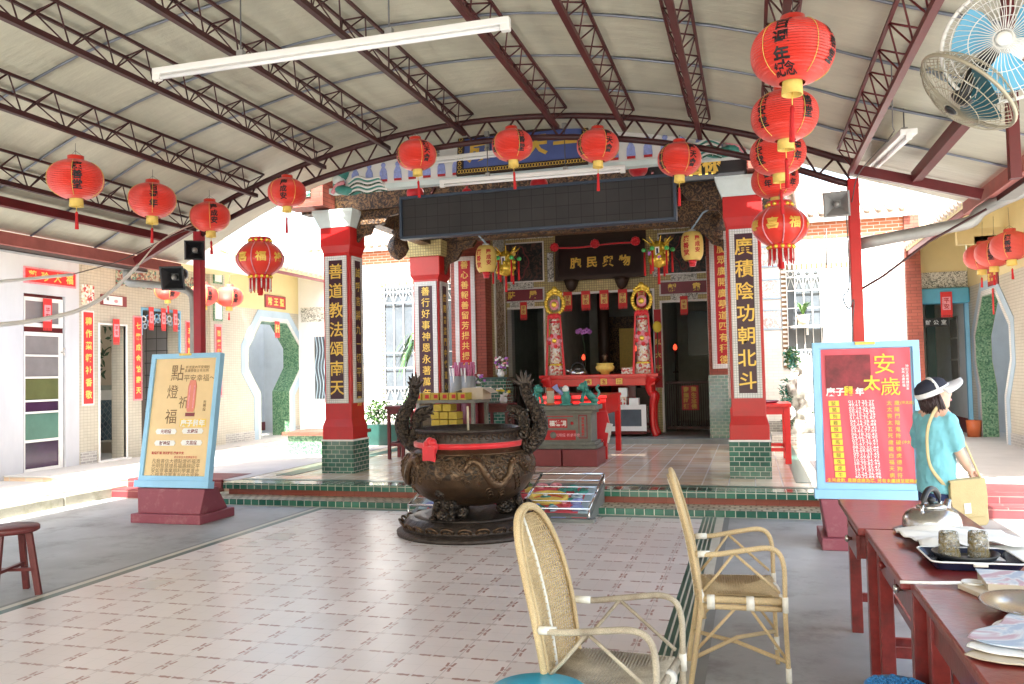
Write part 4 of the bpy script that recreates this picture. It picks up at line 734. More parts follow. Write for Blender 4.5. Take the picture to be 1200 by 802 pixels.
# rooms behind the two doorways
mb = MB()
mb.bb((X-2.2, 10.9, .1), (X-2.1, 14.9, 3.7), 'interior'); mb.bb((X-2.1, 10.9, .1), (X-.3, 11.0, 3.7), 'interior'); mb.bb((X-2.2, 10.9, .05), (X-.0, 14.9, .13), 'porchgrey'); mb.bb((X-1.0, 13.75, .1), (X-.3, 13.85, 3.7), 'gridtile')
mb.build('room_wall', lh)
mb = MB(); mb.bb((X-2.09, 10.9, .14), (X-2.07, 14.9, 1.2), 'bluegrid'); mb.bb((X-2.09, 10.9, 1.2), (X-2.06, 14.9, 1.4), 'whitepaint'); mb.bb((X-2.09, 12.9, 1.5), (X-2.07, 14.9, 3.2), 'board'); mb.build('room_dado', lh)
mb = MB(); random.seed(3)
for k in range(60):
    y = 13.5+random.random()*1.2; z = 1.65+random.random()*1.4; a = random.random()*6.3
    fm = frame((X-2.066, y, z), (0, math.cos(a), math.sin(a)), (0, -math.sin(a), math.cos(a))); mb.prism([(-.09, 0), (0, .035), (.1, 0), (0, -.03)], .006, 'leafdark', fm)
mb.tube(smooth_path([(X-2.066, 13.5, 1.6), (X-2.066, 13.9, 2.2), (X-2.066, 14.4, 2.4), (X-2.066, 14.75, 3.0)], 4), .012, 'leafdark', 5); mb.build('leaf_painting', lh)
mb = MB(); mb.bb((X-1.7, 13.1, .14), (X-1.0, 13.6, .42), 'board'); mb.build('room_box', lh)
mb = MB(); mb.bb((X-.29, 12.53, .14), (X-.25, 13.59, 2.91), 'gridtile') if 0 else None
mb = MB(); mb.bb((X-.05, 11.49, .13), (X+.10, 12.16, .24), 'whitepaint'); mb.bb((X-.04, 11.49, .24), (X+.02, 11.52, 2.57), 'whitepaint'); mb.bb((X-.04, 12.13, .24), (X+.02, 12.16, 2.57), 'whitepaint'); mb.bb((X-.04, 11.52, 2.54), (X+.02, 12.13, 2.57), 'whitepaint'); mb.build('door_frame', lh)
# carved blue valance in the wider doorway, dark red screen on its jamb
mb = MB(); random.seed(5)
mb.bb((X-.03, 12.52, 2.86), (X+.01, 13.6, 2.905), 'blueframe'); mb.bb((X-.03, 13.57, 2.1), (X+.01, 13.6, 2.86), 'blueframe'); mb.bb((X-.03, 12.52, 2.4), (X+.01, 12.55, 2.86), 'blueframe')
for k in range(9):
    y = 12.6+.115*k; drop = .26 - .15*math.sin(math.pi*k/8)
    mb.tube(arc((X-.01, y, 2.80-drop*.4), .055, 0, 2*math.pi, 10, 1, 2), .013, 'blueframe' if k % 2 else 'whitepaint', 5); mb.tube(arc((X-.01, y+.03, 2.80-drop*.9), .045, 0, 2*math.pi, 10, 1, 2), .012, 'paleblue', 5)
mb.build('doorway_valance', lh)
mb = MB(); mb.bb((X-.2, 12.56, .14), (X-.16, 12.8, 2.84), 'darkwood'); mb.build('folded_screen', lh)
def wall_sign(par, y, z, wd, ht, t, size, vertical=False, m='paperred', mt='goldpaint', border='pink', step=1.1, name='wall_sign', spread=None):
    fm = LEFTW(X+.003, y, z); mb = MB(); mb.box((0, 0, .010), (wd, ht, .02), m, mtx=fm); mb.box((0, 0, .005), (wd+.06, ht+.06, .01), border, mtx=fm)
    if spread:
        n = len(t)
        for i, ch in enumerate(t): mb.text(ch, fm @ Matrix.Translation(((i-(n-1)/2)*spread, 0, .023)), size, mt, bold=.03)
    else: mb.text(t, fm @ Matrix.Translation((0, 0, .023)), size, mt, vertical, step, .03)
    return mb.build(name, par)
wall_sign(lh, 10.5, 3.23, .96, .20, '藥珍大福', .15, spread=.24)
wall_sign(lh, 11.26, 1.97, .20, 1.52, '積作菜報祉香敬', .14, True, step=1.45, border='whitepaint')
wall_sign(lh, 12.42, 1.98, .16, 1.46, '七龍成金拾壽天', .125, True, step=1.55)
wall_sign(lh, 13.84, 1.95, .16, 1.5, '五福臨門春常在', .125, True, step=1.55)
mb = MB(); fm = LEFTW(X+.003, 11.84, 2.97); mb.box((0, 0, .01), (.60, .18, .02), 'redblock', mtx=fm); mb.box((-.03, 0, .013), (.44, .15, .024), 'paperwhite', mtx=fm); mb.ball((.04, -.01, .02), .06, 'pink', (1, .6, .15), mtx=fm); mb.text('福', fm @ Matrix.Translation((-.16, .02, .027)), .06, 'black'); mb.build('wall_plaque', lh)
for y, z in ((11.26, 3.02), (11.26, 3.45), (14.6, 3.9)):
    mb = MB(); fm = LEFTW(X+.003, y, z); mb.box((0, 0, .006), (.27, .34 if z < 3.3 else .16, .012), 'creamtile' if z > 3.3 else 'gift', mtx=fm) if z < 3.8 else mb.box((0, 0, .006), (.2, .5, .012), 'mosaic', mtx=fm); mb.build('tile_picture', lh)
mb = MB(); mb.bb((X+.001, 11.9, 3.25), (X+.02, 12.9, 3.6), 'colour_ornament'); mb.bb((X+.001, 13.0, 3.3), (X+.02, 14.3, 3.6), 'colour_ornament'); mb.build('painted_frieze', lh)
# pilaster with a couplet at the corner, next to the vase-shaped doorway
mb = MB(); mb.bb((X-.05, 14.45, .2), (X+.06, 14.92, 4.6), 'creamtile'); mb.build('corner_pilaster', lh)
mb = MB(); fm = LEFTW(X+.062, 14.68, 1.95); mb.box((0, 0, .01), (.22, 1.5, .02), 'pink', mtx=fm); mb.box((0, 0, .014), (.16, 1.4, .022), 'paperred', mtx=fm); mb.text('百業興隆財源廣', fm @ Matrix.Translation((0, 0, .027)), .125, 'goldpaint', True, 1.5, .03); mb.build('couplet', lh)
for z in (2.98, 3.75): mb = MB(); fm = LEFTW(X+.062, 14.68, z); mb.box((0, 0, .01), (.30, .42, .02), 'mosaic', mtx=fm); mb.box((0, 0, .016), (.22, .34, .02), 'paperwhite', mtx=fm); mb.build('tile_picture', lh)
PATHL = [(16.3, .2), (16.3, 1.25), (15.83, 1.80), (15.83, 2.22), (16.35, 2.86), (17.40, 2.86), (17.98, 2.30), (17.98, 1.82), (17.48, 1.25), (17.48, .2)]
aw = vase_arch(lh, LEFTW(X, 0, 0), PATHL, (14.92, 18.3, 4.3), 3.12)
mb = MB(); fm = LEFTW(X+.003, 16.92, 3.34); mb.box((0, 0, .01), (.86, .30, .02), 'redblock', mtx=fm); mb.box((0, 0, .016), (.80, .25, .02), 'panelred', mtx=fm)
for i, ch in enumerate('常王聖'): mb.text(ch, fm @ Matrix.Translation((-.25+.25*i, 0, .03)), .19, 'goldpaint', bold=.03)
mb.build('arch_tablet', aw)
mb = MB(); mb.bb((X-2.0, 14.9, .1), (X-1.9, 19.5, 4.2), 'palebluewall'); mb.bb((X-1.9, 14.9, .2), (X-1.885, 19.5, .42), 'redblock'); mb.bb((X-1.9, 19.4, .1), (X-.4, 19.5, 4.2), 'palebluewall'); mb.bb((X-2.0, 14.9, 4.2), (X-.46, 18.75, 4.3), 'palebluewall'); mb.build('passage_wall', lh)
mb = MB(); mb.add([(X-.6, 14.8, 4.65), (X+.85, 14.8, 3.98), (X+.85, 18.0, 3.98), (X-.6, 18.0, 4.65), (X-.6, 14.8, 4.58), (X+.85, 14.8, 3.90), (X+.85, 18.0, 3.90), (X-.6, 18.0, 4.58)], [(0, 1, 2, 3), (7, 6, 5, 4), (0, 4, 5, 1), (1, 5, 6, 2), (2, 6, 7, 3), (3, 7, 4, 0)], 'cream')
mb.bb((X+.80, 14.8, 3.84), (X+.84, 18.0, 3.96), 'redblock')
k = 14.9
while k < 18.0: mb.cyl((X-.6, k, 4.67), (X+.90, k, 3.98), .06, 'rooftile', n=8); k += .22
mb.build('tiled_eave', lh)
# facing wall piece between hall and wing, with its ornament strip and slatted window
mb = MB(); mb.bb((X, 17.95, .2), (-9.75, 18.0, 4.2), 'white'); mb.build('return_wall', lh)
mb = MB(); mb.bb((X+.08, 17.93, 2.92), (-9.85, 17.948, 3.27), 'ornament'); mb.build('relief_panel', lh)
mb = MB(); mb.bb((-10.16, 17.93, 1.05), (-9.85, 17.945, 2.55), 'windark'); wv_ = mb.build('window', lh)
mb = MB()
for i in range(4): mb.tube(smooth_path([(-10.12+.08*i, 17.915, 1.05), (-10.08+.08*i, 17.915, 1.4), (-10.14+.08*i, 17.915, 1.8), (-10.08+.08*i, 17.915, 2.2), (-10.12+.08*i, 17.915, 2.55)], 5), .012, 'paleblue', 5)
mb.build('window_grille', wv_)

rh = thing('side_hall', 'cream side hall with a blue shutter case and black office sign', 'building')
PATHR = [(-16.72, .2), (-16.72, .62), (-16.72, 1.1), (-17.05, 1.72), (-17.05, 2.1), (-16.4, 2.72), (-15.75, 2.72), (-15.0, 2.12), (-15.0, 1.62), (-15.35, 1.0), (-15.35, .2)]
PATHR = [(-16.85, .2), (-16.85, 1.1), (-17.1, 1.6), (-17.1, 2.05), (-16.5, 2.74), (-15.72, 2.74), (-15.0, 2.15), (-15.0, 1.62), (-15.4, 1.0), (-15.4, .2)]
ar = vase_arch(rh, RIGHTW(4.0, 0, 0), PATHR, (-17.5, -8.5, 4.2), 3.0, 'creamtile', 'cream', .26)
mb = MB(); fm = RIGHTW(3.997, 15.75, 3.02); mb.box((0, 0, .01), (.60, .30, .02), 'redblock', mtx=fm); mb.box((0, 0, .016), (.54, .25, .02), 'panelred', mtx=fm)
for i, ch in enumerate('聖德堂'): mb.text(ch, fm @ Matrix.Translation((-.17+.17*i, 0, .03)), .15, 'goldpaint', bold=.03)
mb.build('arch_tablet', ar)
mb = MB(); mb.bb((6.0, 13, .1), (6.1, 19, 4.2), 'palebluewall'); mb.bb((4.45, 18.6, .1), (6, 18.7, 4.2), 'palebluewall'); mb.bb((4.5, 14.2, .1), (6, 14.3, 4.2), 'palebluewall'); mb.bb((4.45, 13, 4.2), (6.1, 18.0, 4.3), 'palebluewall'); mb.build('passage_wall', rh)
mb = MB(); mb.bb((3.09, 17.5, 3.02), (4.0, 17.6, 3.32), 'ornament'); mb.bb((3.09, 17.52, 3.32), (4.0, 17.62, 4.6), 'cream'); mb.build('upper_wall', rh)
mb = MB(); mb.bb((3.09, 17.34, 2.70), (3.99, 17.56, 3.0), 'blue_shutter'); sh = mb.build('shutter_case', rh, bevel=.03)
mb = MB(); mb.bb((3.09, 17.46, .2), (3.15, 17.56, 2.70), 'blueframe'); mb.bb((3.92, 17.46, .2), (3.99, 17.56, 2.70), 'blueframe'); mb.build('shutter_frame', rh)
mb = MB(); mb.bb((2.6, 20.5, .1), (4.6, 20.6, 3.4), 'white'); mb.bb((3.96, 17.6, .1), (4.05, 20.5, 3.4), 'palebluewall'); mb.bb((2.7, 17.6, .1), (2.8, 20.5, 3.4), 'cream'); mb.bb((2.7, 17.6, 3.3), (4.6, 20.6, 3.4), 'white'); mb.bb((3.95, 17.62, .2), (3.962, 20.5, .5), 'redblock'); mb.build('office_wall', rh)
mb = MB(); mb.bb((3.54, 19.0, .2), (3.70, 19.15, 3.3), 'tealdark'); mb.build('office_pillar', rh)
mb = MB(); mb.bb((3.93, 18.2, 1.2), (3.955, 18.8, 2.5), 'grey_glass')
for z in (1.2, 1.62, 2.05, 2.46): mb.bb((3.92, 18.2, z), (3.935, 18.8, z+.035), 'galv')
mb.build('louvre_window', rh)
mb = MB(); fm = FRONT(3.52, 18.0, 2.38); mb.box((0, 0, .0), (.46, .17, .02), 'blackplastic', mtx=fm)
for i, ch in enumerate('辦公室'): mb.text(ch, fm @ Matrix.Translation((-.14+.14*i, 0, .013)), .10, 'paperwhite', bold=.02)
mb.build('office_sign', rh)
mb = MB(); mb.add([(2.85, 8.4, 3.76), (4.9, 8.4, 4.6), (4.9, 18.2, 4.6), (2.85, 18.2, 3.76), (2.85, 8.4, 3.68), (4.9, 8.4, 4.52), (4.9, 18.2, 4.52), (2.85, 18.2, 3.68)], [(0, 1, 2, 3), (7, 6, 5, 4), (0, 4, 5, 1), (1, 5, 6, 2), (2, 6, 7, 3), (3, 7, 4, 0)], 'cream')
mb.bb((2.87, 8.4, 3.60), (2.91, 18.2, 3.74), 'redblock')
k = 8.5
while k < 18.2: mb.cyl((4.9, k, 4.62), (2.82, k, 3.77), .06, 'rooftile', n=8); k += .22
mb.build('tiled_eave', rh)
mb = MB(); mb.bb((3.55, 15.0, 3.25), (4.0, 15.12, 3.62), 'cream'); mb.bb((3.3, 15.0, 3.5), (4.0, 15.12, 3.75), 'cream'); mb.build('eave_corbel', rh)

# ================================================================== things hung under the canopy and the eave
def lantern_profile(r, h):
    """ribbed paper globe: radius and half height"""
    def rad(z): return r*max(0., 1-(abs(z)/h)**2.3)**.5
    return rad
def round_lantern(label, loc, r=.235, texts=((0, '廣善堂', .085),), rz=0., m='lantern', tassel=.22, group='red paper lanterns hung along the canopy', hang=.12, small=None, top='lantern', name='paper_lantern', cat='lantern', hr=.80):
    t = thing(name, label, cat, loc, rz, group); h = r*hr; rad = lantern_profile(r, h); N = 44
    t.rotation_euler.x = R(2.2*math.sin(loc[0]*7+loc[1]*3)); t.rotation_euler.y = R(2.5*math.cos(loc[0]*5+loc[1]))
    mb = MB(); prof = []
    for i in range(N+1):
        z = -h*.955 + 1.91*h*i/N; prof.append((rad(z)*(1 + (.012 if i % 2 else -.012)), z))
    mb.lathe(prof, m, n=48, cap=False, smooth=False)
    for th, s, sz in texts: mb.wrap(s, rad, 0.01, th, sz, 'black', True, 1.02, .03, .006)
    if small:
        th, s, sz, z = small; mb.wrap(s, rad, z, th, sz, 'black', False, bold=.02, off=.006)
    mb.build('paper_globe', t)
    mb = MB(); zt = h*.95; mb.lathe([(r*.30, zt-.01), (r*.30, zt+r*.16), (r*.27, zt+r*.17), (r*.26, zt-.01)], top, n=20, cap=False); mb.build('top_collar', t)
    mb = MB(); mb.lathe([(r*.24, -zt+.01), (r*.26, -zt-r*.30), (r*.22, -zt-r*.30), (r*.20, -zt)], 'goldpaint', n=20, cap=False); mb.build('gold_collar', t)
    for a in (-2.35, -1.0, .35, 1.7):
        mb = MB(); mb.tube([((rad(z)+.006)*math.cos(a), (rad(z)+.006)*math.sin(a), z) for z in [-h*.85 + 1.7*h*i/14 for i in range(15)]], .0028, 'goldpaint', 4); mb.build('gold_seam', t)
    if tassel:
        mb = MB(); z0 = -zt-r*.26; mb.cyl((0, 0, z0+.03), (0, 0, z0-tassel*.25), .004, 'gold', n=5); mb.lathe([(.006, 0), (.014, -.02), (.012, -.05), (.018, -tassel*.75)], 'tassel', (0, 0, z0-tassel*.25), 8); mb.build('tassel', t)
    mb = MB(); mb.cyl((0, 0, zt), (0, 0, zt+r*.16+hang), .0025, 'wire', n=4); mb.cyl((-r*.28, 0, zt+r*.16), (0, 0, zt+r*.16+.05), .002, 'wire', n=4); mb.cyl((r*.28, 0, zt+r*.16), (0, 0, zt+r*.16+.05), .002, 'wire', n=4); mb.build('hanger', t)
    return t
FACE = -math.pi/2
# row along the left hand girder
round_lantern('largest red lantern on the left, hung in front of the row receding to the post', (-6.03, 6.27, 3.46), .24, ((FACE+.75, '廣善堂', .085), (FACE-1.2, '慶成安', .085)), .05)
round_lantern('middle red lantern of the three receding to the left hand canopy post', (-6.17, 7.47, 3.51), .24, ((FACE+.62, '百週年', .085), (FACE+2.6, '廣善堂', .085)), .12)
round_lantern('red lantern hung right beside the top of the left hand canopy post', (-6.34, 8.70, 3.56), .235, ((FACE+.8, '慶成安', .08), (FACE-.9, '廣善堂', .08)), .02)
# row along the arched truss
LR = [(-5.33, 8.80, 3.80, 'red lantern on the arched truss just above the left couplet column', ((FACE-.05, '慶成安', .08),), .4), (-3.63, 8.78, 4.09, 'red lantern on the arched truss over the left end of the black screen', ((FACE+.85, '廣天會', .08), (FACE-.9, '慶成安', .07)), .1), (-2.48, 8.78, 4.09, 'red lantern on the arched truss below the blue sign with gold characters', ((FACE+.7, '廣善堂', .08), (FACE-.9, '百週年', .07)), .05), (-1.52, 8.78, 3.99, 'red lantern on the arched truss right of the blue sign', ((FACE+.75, '慶天會', .08), (FACE-.85, '廣善堂', .08)), .0), (-.66, 8.78, 3.76, 'red lantern on the arched truss covering the right end of the black screen', ((FACE+.8, '慶天會', .08), (FACE-.85, '廣善堂', .08)), -.05)]
for x, y, z, lb, tx, rz_ in LR: round_lantern(lb, (x, y, z), .225, tx, rz_, tassel=.26, hang=.05)
# string leading towards the right hand post
round_lantern('biggest red lantern, nearest of the right hand string, with a 100 year inscription', (.30, 5.28, 3.47), .245, ((FACE-.32, '百週年', .095), (FACE+1.15, '廣善堂', .08)), .0, small=(FACE-.30, '紀念', .06, -.15), tassel=.3, hang=.3)
round_lantern('second red lantern of the right hand string, behind the biggest one', (.30, 6.56, 3.46), .245, ((FACE-.75, '廣安堂', .08), (FACE+.7, '善堂', .085)), .0, tassel=.3, hang=.3)
round_lantern('third red lantern of the right hand string, partly behind two larger ones', (.29, 7.83, 3.49), .245, ((FACE-.75, '慶安堂', .08), (FACE+.75, '百週年', .08)), .0, tassel=.3, hang=.3)
round_lantern('farthest red lantern of the right hand string, above the fringed palace lantern', (.29, 8.80, 3.46), .235, ((FACE-.35, '百週年', .075), (FACE+.8, '百週年', .075)), .0, tassel=.12, hang=.22)
def palace_lantern(label, loc, rz=0, r=.26):
    t = thing('palace_lantern', label, 'lantern', loc, rz, 'red palace lanterns with gold characters'); h = r*.72
    rad = lambda z: r*(1-.55*(abs(z)/h)**2.2)
    mb = MB(); N = 8
    prof = [(rad(-h+2*h*i/16), -h+2*h*i/16) for i in range(17)]
    mb.lathe(prof, 'lantern', n=32, mod=lambda q, z, a: q*(1+.05*abs(math.sin(4*a))), cap=True)
    for k, ch in enumerate('福祿壽喜福祿壽喜'): mb.wrap(ch, rad, 0, FACE+.39+k*math.pi/4, .115, 'gold', False, bold=.03, off=.022)
    mb.build('silk_body', t)
    mb = MB()
    for k in range(8):
        a = FACE+k*math.pi/4; mb.tube([((rad(z)+.012)*math.cos(a), (rad(z)+.012)*math.sin(a), z) for z in [-h+2*h*i/12 for i in range(13)]], .007, 'pink', 5)
    mb.build('rib', t)
    for zz, nm in ((h, 'top_band'), (-h-.05, 'bottom_band')):
        mb = MB(); mb.lathe([(r*.46, zz-.01), (r*.48, zz+.06), (r*.40, zz+.06)], 'silkred', n=24)
        for k in range(12): mb.ball((r*.47*math.cos(k*math.pi/6), r*.47*math.sin(k*math.pi/6), zz+.025), .022, 'goldbright', (1, 1, 1), 8, 5)
        mb.build(nm, t)
    mb = MB()
    for k in range(40):
        a = 2*math.pi*k/40; L = .13+.03*math.sin(k*2.4); mb.cyl((r*.46*math.cos(a), r*.46*math.sin(a), -h-.05), (r*.47*math.cos(a), r*.47*math.sin(a), -h-.05-L), .009, 'tassel' if k % 3 else 'whitepaint', .006, 5)
    mb.build('fringe', t)
    mb = MB(); mb.cyl((0, 0, -h), (0, 0, -h-.24), .02, 'tassel', .03, 8); mb.build('tassel', t)
    mb = MB(); mb.cyl((0, 0, h), (0, 0, h+.30), .003, 'wire', n=4); mb.build('hanger', t)
palace_lantern('red palace lantern with gold characters under the right hand lantern string', (.32, 8.69, 2.97), .1)
palace_lantern('red palace lantern with gold characters hanging left of the left couplet column', (-5.49, 8.46, 2.96), .2)
# smaller lanterns hung at the side halls
for lb, loc, r, tx in (('faded red lantern left of a pair, partly behind the left canopy post', (-9.15, 12.35, 3.04), .24, 'A'), ('faded red lantern right of the pair beside the left canopy post', (-9.05, 12.95, 3.06), .24, 'B'), ('orange red lantern half hidden behind the galvanised pipe at the left', (-9.3, 11.6, 3.06), .2, 'C')):
    round_lantern(lb, loc, r, ((FACE+.8, '廣善堂', .08),), .3, 'lanternpink', .18, 'faded lanterns at the left hand hall', .2, top='lanternpink')
for lb, loc in (('faded red lantern nearest the picture edge at the right hand hall', (3.42, 12.6, 3.13)), ('faded red lantern in the middle of three at the right hand hall', (3.38, 13.25, 3.12)), ('faded red lantern farthest of three at the right hand hall', (3.36, 13.8, 3.14))):
    round_lantern(lb, loc, .25, ((FACE-.6, '廣善堂', .08),), .2, 'lanternpink', .2, 'faded lanterns at the right hand hall', .3, top='lanternpink')
for lb, loc, r in (('small dark red silk ball hung behind the top edge of the screen, left', (-4.35, 10.45, 4.05), .12), ('tiny dark red silk ball behind the top edge of the screen', (-3.6, 10.45, 4.0), .07), ('small dark red silk ball behind the screen, below the blue sign', (-2.6, 10.45, 4.02), .12), ('small red silk ball behind the right part of the screen', (-1.3, 10.45, 4.1), .12)):
    mb = MB(); mb.ball(loc, r, 'silkred', (1, 1, .85), 16, 10); mb.lathe([(r*.3, .8*r), (r*.25, 1.1*r), (.01, 1.15*r)], 'silkred', loc, 10); mb.cyl((loc[0], loc[1], loc[2]+r), (loc[0], loc[1], 4.6), .004, 'wire', n=4); tag(mb.build('silk_ball'), lb, 'silk ball', 'red silk balls behind the screen')
# yellow lanterns and flower-basket ornaments at the temple front
for lb, x, s in (('yellow oval paper lantern with red writing left of the temple doors', -4.55, 1), ('yellow oval paper lantern with red writing right of the temple doors', -.90, -1)):
    t = thing('yellow_lantern', lb, 'lantern', (x, 14.2, 3.63), 0, 'yellow oval lanterns'); h = .24; rad = lambda z: .185*max(0, 1-(abs(z)/.29)**3.2)**.5
    mb = MB(); mb.lathe([(rad(-h+2*h*i/30)*(1+(.012 if i % 2 else 0)), -h+2*h*i/30) for i in range(31)], 'lanternyellow', n=28, cap=False)
    mb.wrap('廣善堂', rad, 0, FACE-.5, .11, 'panelred', True, 1.05, .03, .006); mb.wrap('慶成安', rad, .02, FACE+.55, .09, 'panelred', True, 1.1, .03, .006); mb.build('paper_globe', t)
    mb = MB(); mb.lathe([(.06, -.29), (.075, -h+.01)], 'silkred', n=16); mb.lathe([(.05, -.34), (.06, -.29)], 'silkred', n=16); mb.build('bottom_collar', t)
    mb = MB(); mb.lathe([(.08, h-.01), (.06, h+.04), (.01, h+.05)], 'whitepaint', n=16); mb.cyl((0, 0, h), (0, 0, 1.0), .004, 'wire', n=4); mb.tube([(0, 0, h+.05), (-.2*s, -.1, h+.3), (-.45*s, -.1, h+.42)], .018, 'paleblue', 6); mb.build('hanger', t)
random.seed(11)
for lb, x in (('gold foil basket ornament with red tassels beside the left yellow lantern', -4.33), ('gold foil basket ornament with red tassels beside the right yellow lantern', -1.52)):
    t = thing('festoon_ornament', lb, 'ornament', (x, 14.7, 3.62), 0, 'gold foil hanging ornaments')
    mb = MB(); mb.lathe([(.02, .22), (.10, .18), (.14, .08), (.10, 0), (.15, -.05), (.16, -.14), (.10, -.22), (.02, -.26)], 'goldbright', n=16, mod=lambda r, z, a: r*(1+.16*math.cos(8*a)))
    for k in range(26):
        a = random.random()*6.28; z = random.uniform(-.2, .24); mb.ball((.16*math.cos(a), .16*math.sin(a), z), .035, 'goldbright' if k % 3 else 'orchid' if k % 2 else 'goldpaint', (1, 1, 1.2), 7, 5)
    for k in range(8):
        a = k*math.pi/4+.3; mb.cyl((.12*math.cos(a), .12*math.sin(a), .15), (.27*math.cos(a), .27*math.sin(a), .27), .02, 'goldbright', .008, 6)
    mb.build('gold_basket', t)
    mb = MB()
    for k in range(6): a = k*math.pi/3+.2; mb.ball((.25*math.cos(a), .25*math.sin(a), .06), .045, 'jade', (1, 1, .9), 8, 6)
    mb.build('green_beads', t)
    mb = MB(); mb.box((0, -.165, .02), (.07, .01, .14), 'paperwhite'); mb.box((0, -.172, .02), (.03, .01, .09), 'navy'); mb.build('picture_card', t)
    for k in range(6):
        a = k*math.pi/3+.2; mb = MB(); mb.cyl((.24*math.cos(a), .24*math.sin(a), .02), (.24*math.cos(a), .24*math.sin(a), -.34-.05*(k % 2)), .016, 'tassel', .02, 6); mb.build('tassel', t)
    mb = MB(); mb.cyl((0, 0, -.2), (0, 0, -.55), .02, 'tassel', .026, 6); mb.build('tassel', t)
    mb = MB(); mb.cyl((0, 0, .2), (0, 0, 1.0), .004, 'wire', n=4); mb.build('hanger', t)
# LED screen, hung below the eave
t = thing('led_screen', 'long black LED screen with a blue frame hung across the temple front', 'screen', (-2.63, 10.2, 3.655))
mb = MB(); mb.box((0, 0, 0), (3.56, .10, .50), 'led'); mb.build('display', t)
mb = MB(); 
for z in (-.267, .267): mb.box((0, -.01, z), (3.63, .14, .035), 'ledframe')
for x in (-1.80, 1.80): mb.box((x, -.01, 0), (.035, .14, .50), 'ledframe')
mb.build('frame', t, bevel=.004)
mb = MB()
for x in (-1.5, 1.5): mb.bar((x, .08, .2), (x, .45, .5), .03, .03, 'darksteel')
mb.build('bracket', t)
# blue board with gold characters, and the black plaque right of it
t = thing('name_board', 'blue board with gold characters in a carved gold frame above the screen', 'sign', (-2.66, 9.86, 4.34)); t.rotation_euler = (R(-12), 0, 0)
mb = MB(); fm = frame((0, 0, 0), (1, 0, 0), (0, 0, 1)); mb.box((0, 0, 0), (1.52, .42, .03), 'blueboard', mtx=fm)
for i, ch in enumerate('成化天一'): mb.text(ch, fm @ Matrix.Translation((-.56+.37*i, .03, .02)), .30, 'gold', bold=.04)
mb.build('board', t)
mb = MB(); mb.ring([(-.84, -.29), (.84, -.29), (.84, .29), (-.84, .29)], [(-.76, -.21), (.76, -.21), (.76, .21), (-.76, .21)], .05, 'darkwood', fm)
for k in range(44):
    x = -.8+1.6*k/43; mb.tube(arc((x, -.045, -.25), .024, 0, 2*math.pi, 7), .008, 'gold', 4)
for k in range(8):
    for x in (-.8, .8): mb.tube(arc((x, -.045, -.19+.055*k), .022, 0, 2*math.pi, 7), .008, 'gold', 4)
mb.build('carved_frame', t)
t = thing('name_plaque', 'black plaque with two gold characters right above the right hand column', 'sign', (-.62, 10.58, 4.12))
mb = MB(); fm = frame((0, 0, 0), (1, 0, 0), (0, 0, 1)); mb.box((0, 0, 0), (1.3, .42, .03), 'blackplastic', mtx=fm)
for ch, x in (('右', .0), ('你', .22)): mb.text(ch, fm @ Matrix.Translation((x, -.02, .02)), .22, 'gold', bold=.045)
mb.build('board', t)
# hall plaque
t = thing('hall_plaque', 'dark wooden plaque with four dim gold characters above the altar', 'plaque', (-2.95, 16.9, 3.84)); t.rotation_euler = (R(-7), 0, 0)
mb = MB(); mb.box((0, 0, 0), (1.72, .62, .06), 'plaque', mtx=fm)
for i, ch in enumerate('胞民與物'): mb.text(ch, fm @ Matrix.Translation((-.5+.34*i, -.02, .034)), .24, 'goldpaint' if 0 else 'carved_gold' if 0 else 'gold', bold=.03)
mb.build('board', t)
mb = MB(); mb.ring([(-.93, -.39), (.93, -.39), (.93, .39), (-.93, .39)], [(-.86, -.31), (.86, -.31), (.86, .31), (-.86, .31)], .08, 'darkwood', fm); mb.box((0, .60, -.02), (1.9, .44, .05), 'darkwood', mtx=fm); mb.build('frame', t)
for x in (-.6, .45):
    mb = MB(); mb.lathe([(.02, -.24), (.08, -.2), (.12, -.1), (.15, 0)], 'darkwood', (x, -.02, -.38), 10, mod=lambda r, z, a: r*(1+.15*math.cos(5*a))); mb.build('carved_lion', t)
t = thing('silk_swag', 'red silk swag with rosettes draped over the dark hall plaque', 'drapery', (-2.95, 16.72, 4.2))
mb = MB(); mb.tube([(-.86+1.72*i/12, -.02, -.06-.02*math.sin(math.pi*i/6)) for i in range(13)], .018, 'silkred', 6)
mb.build('ribbon', t)
for x, z, r in ((-.9, -.05, .09), (-.05, -.03, .09), (.78, -.03, .09)):
    mb = MB(); mb.ball((x, -.03, z), r, 'silkred', (1, .6, 1), 14, 8)
    for k in range(8): mb.ball((x+r*.7*math.cos(k*.785), -.07, z+r*.7*math.sin(k*.785)), r*.4, 'silkred', (1, .6, 1), 8, 5)
    mb.build('rosette', t)
t = thing('silk_bow', 'red silk bow pinned above the plaque under the screen', 'bow', (-2.95+.42, 16.70, 4.62))
mb = MB(); mb.prism([(-.13, .14), (.13, .14), (.08, 0), (.11, -.2), (.03, -.22), (-.04, -.2), (-.02, -.02)], .05, 'silkred', FRONT(0, 0, 0)); mb.build('silk', t)
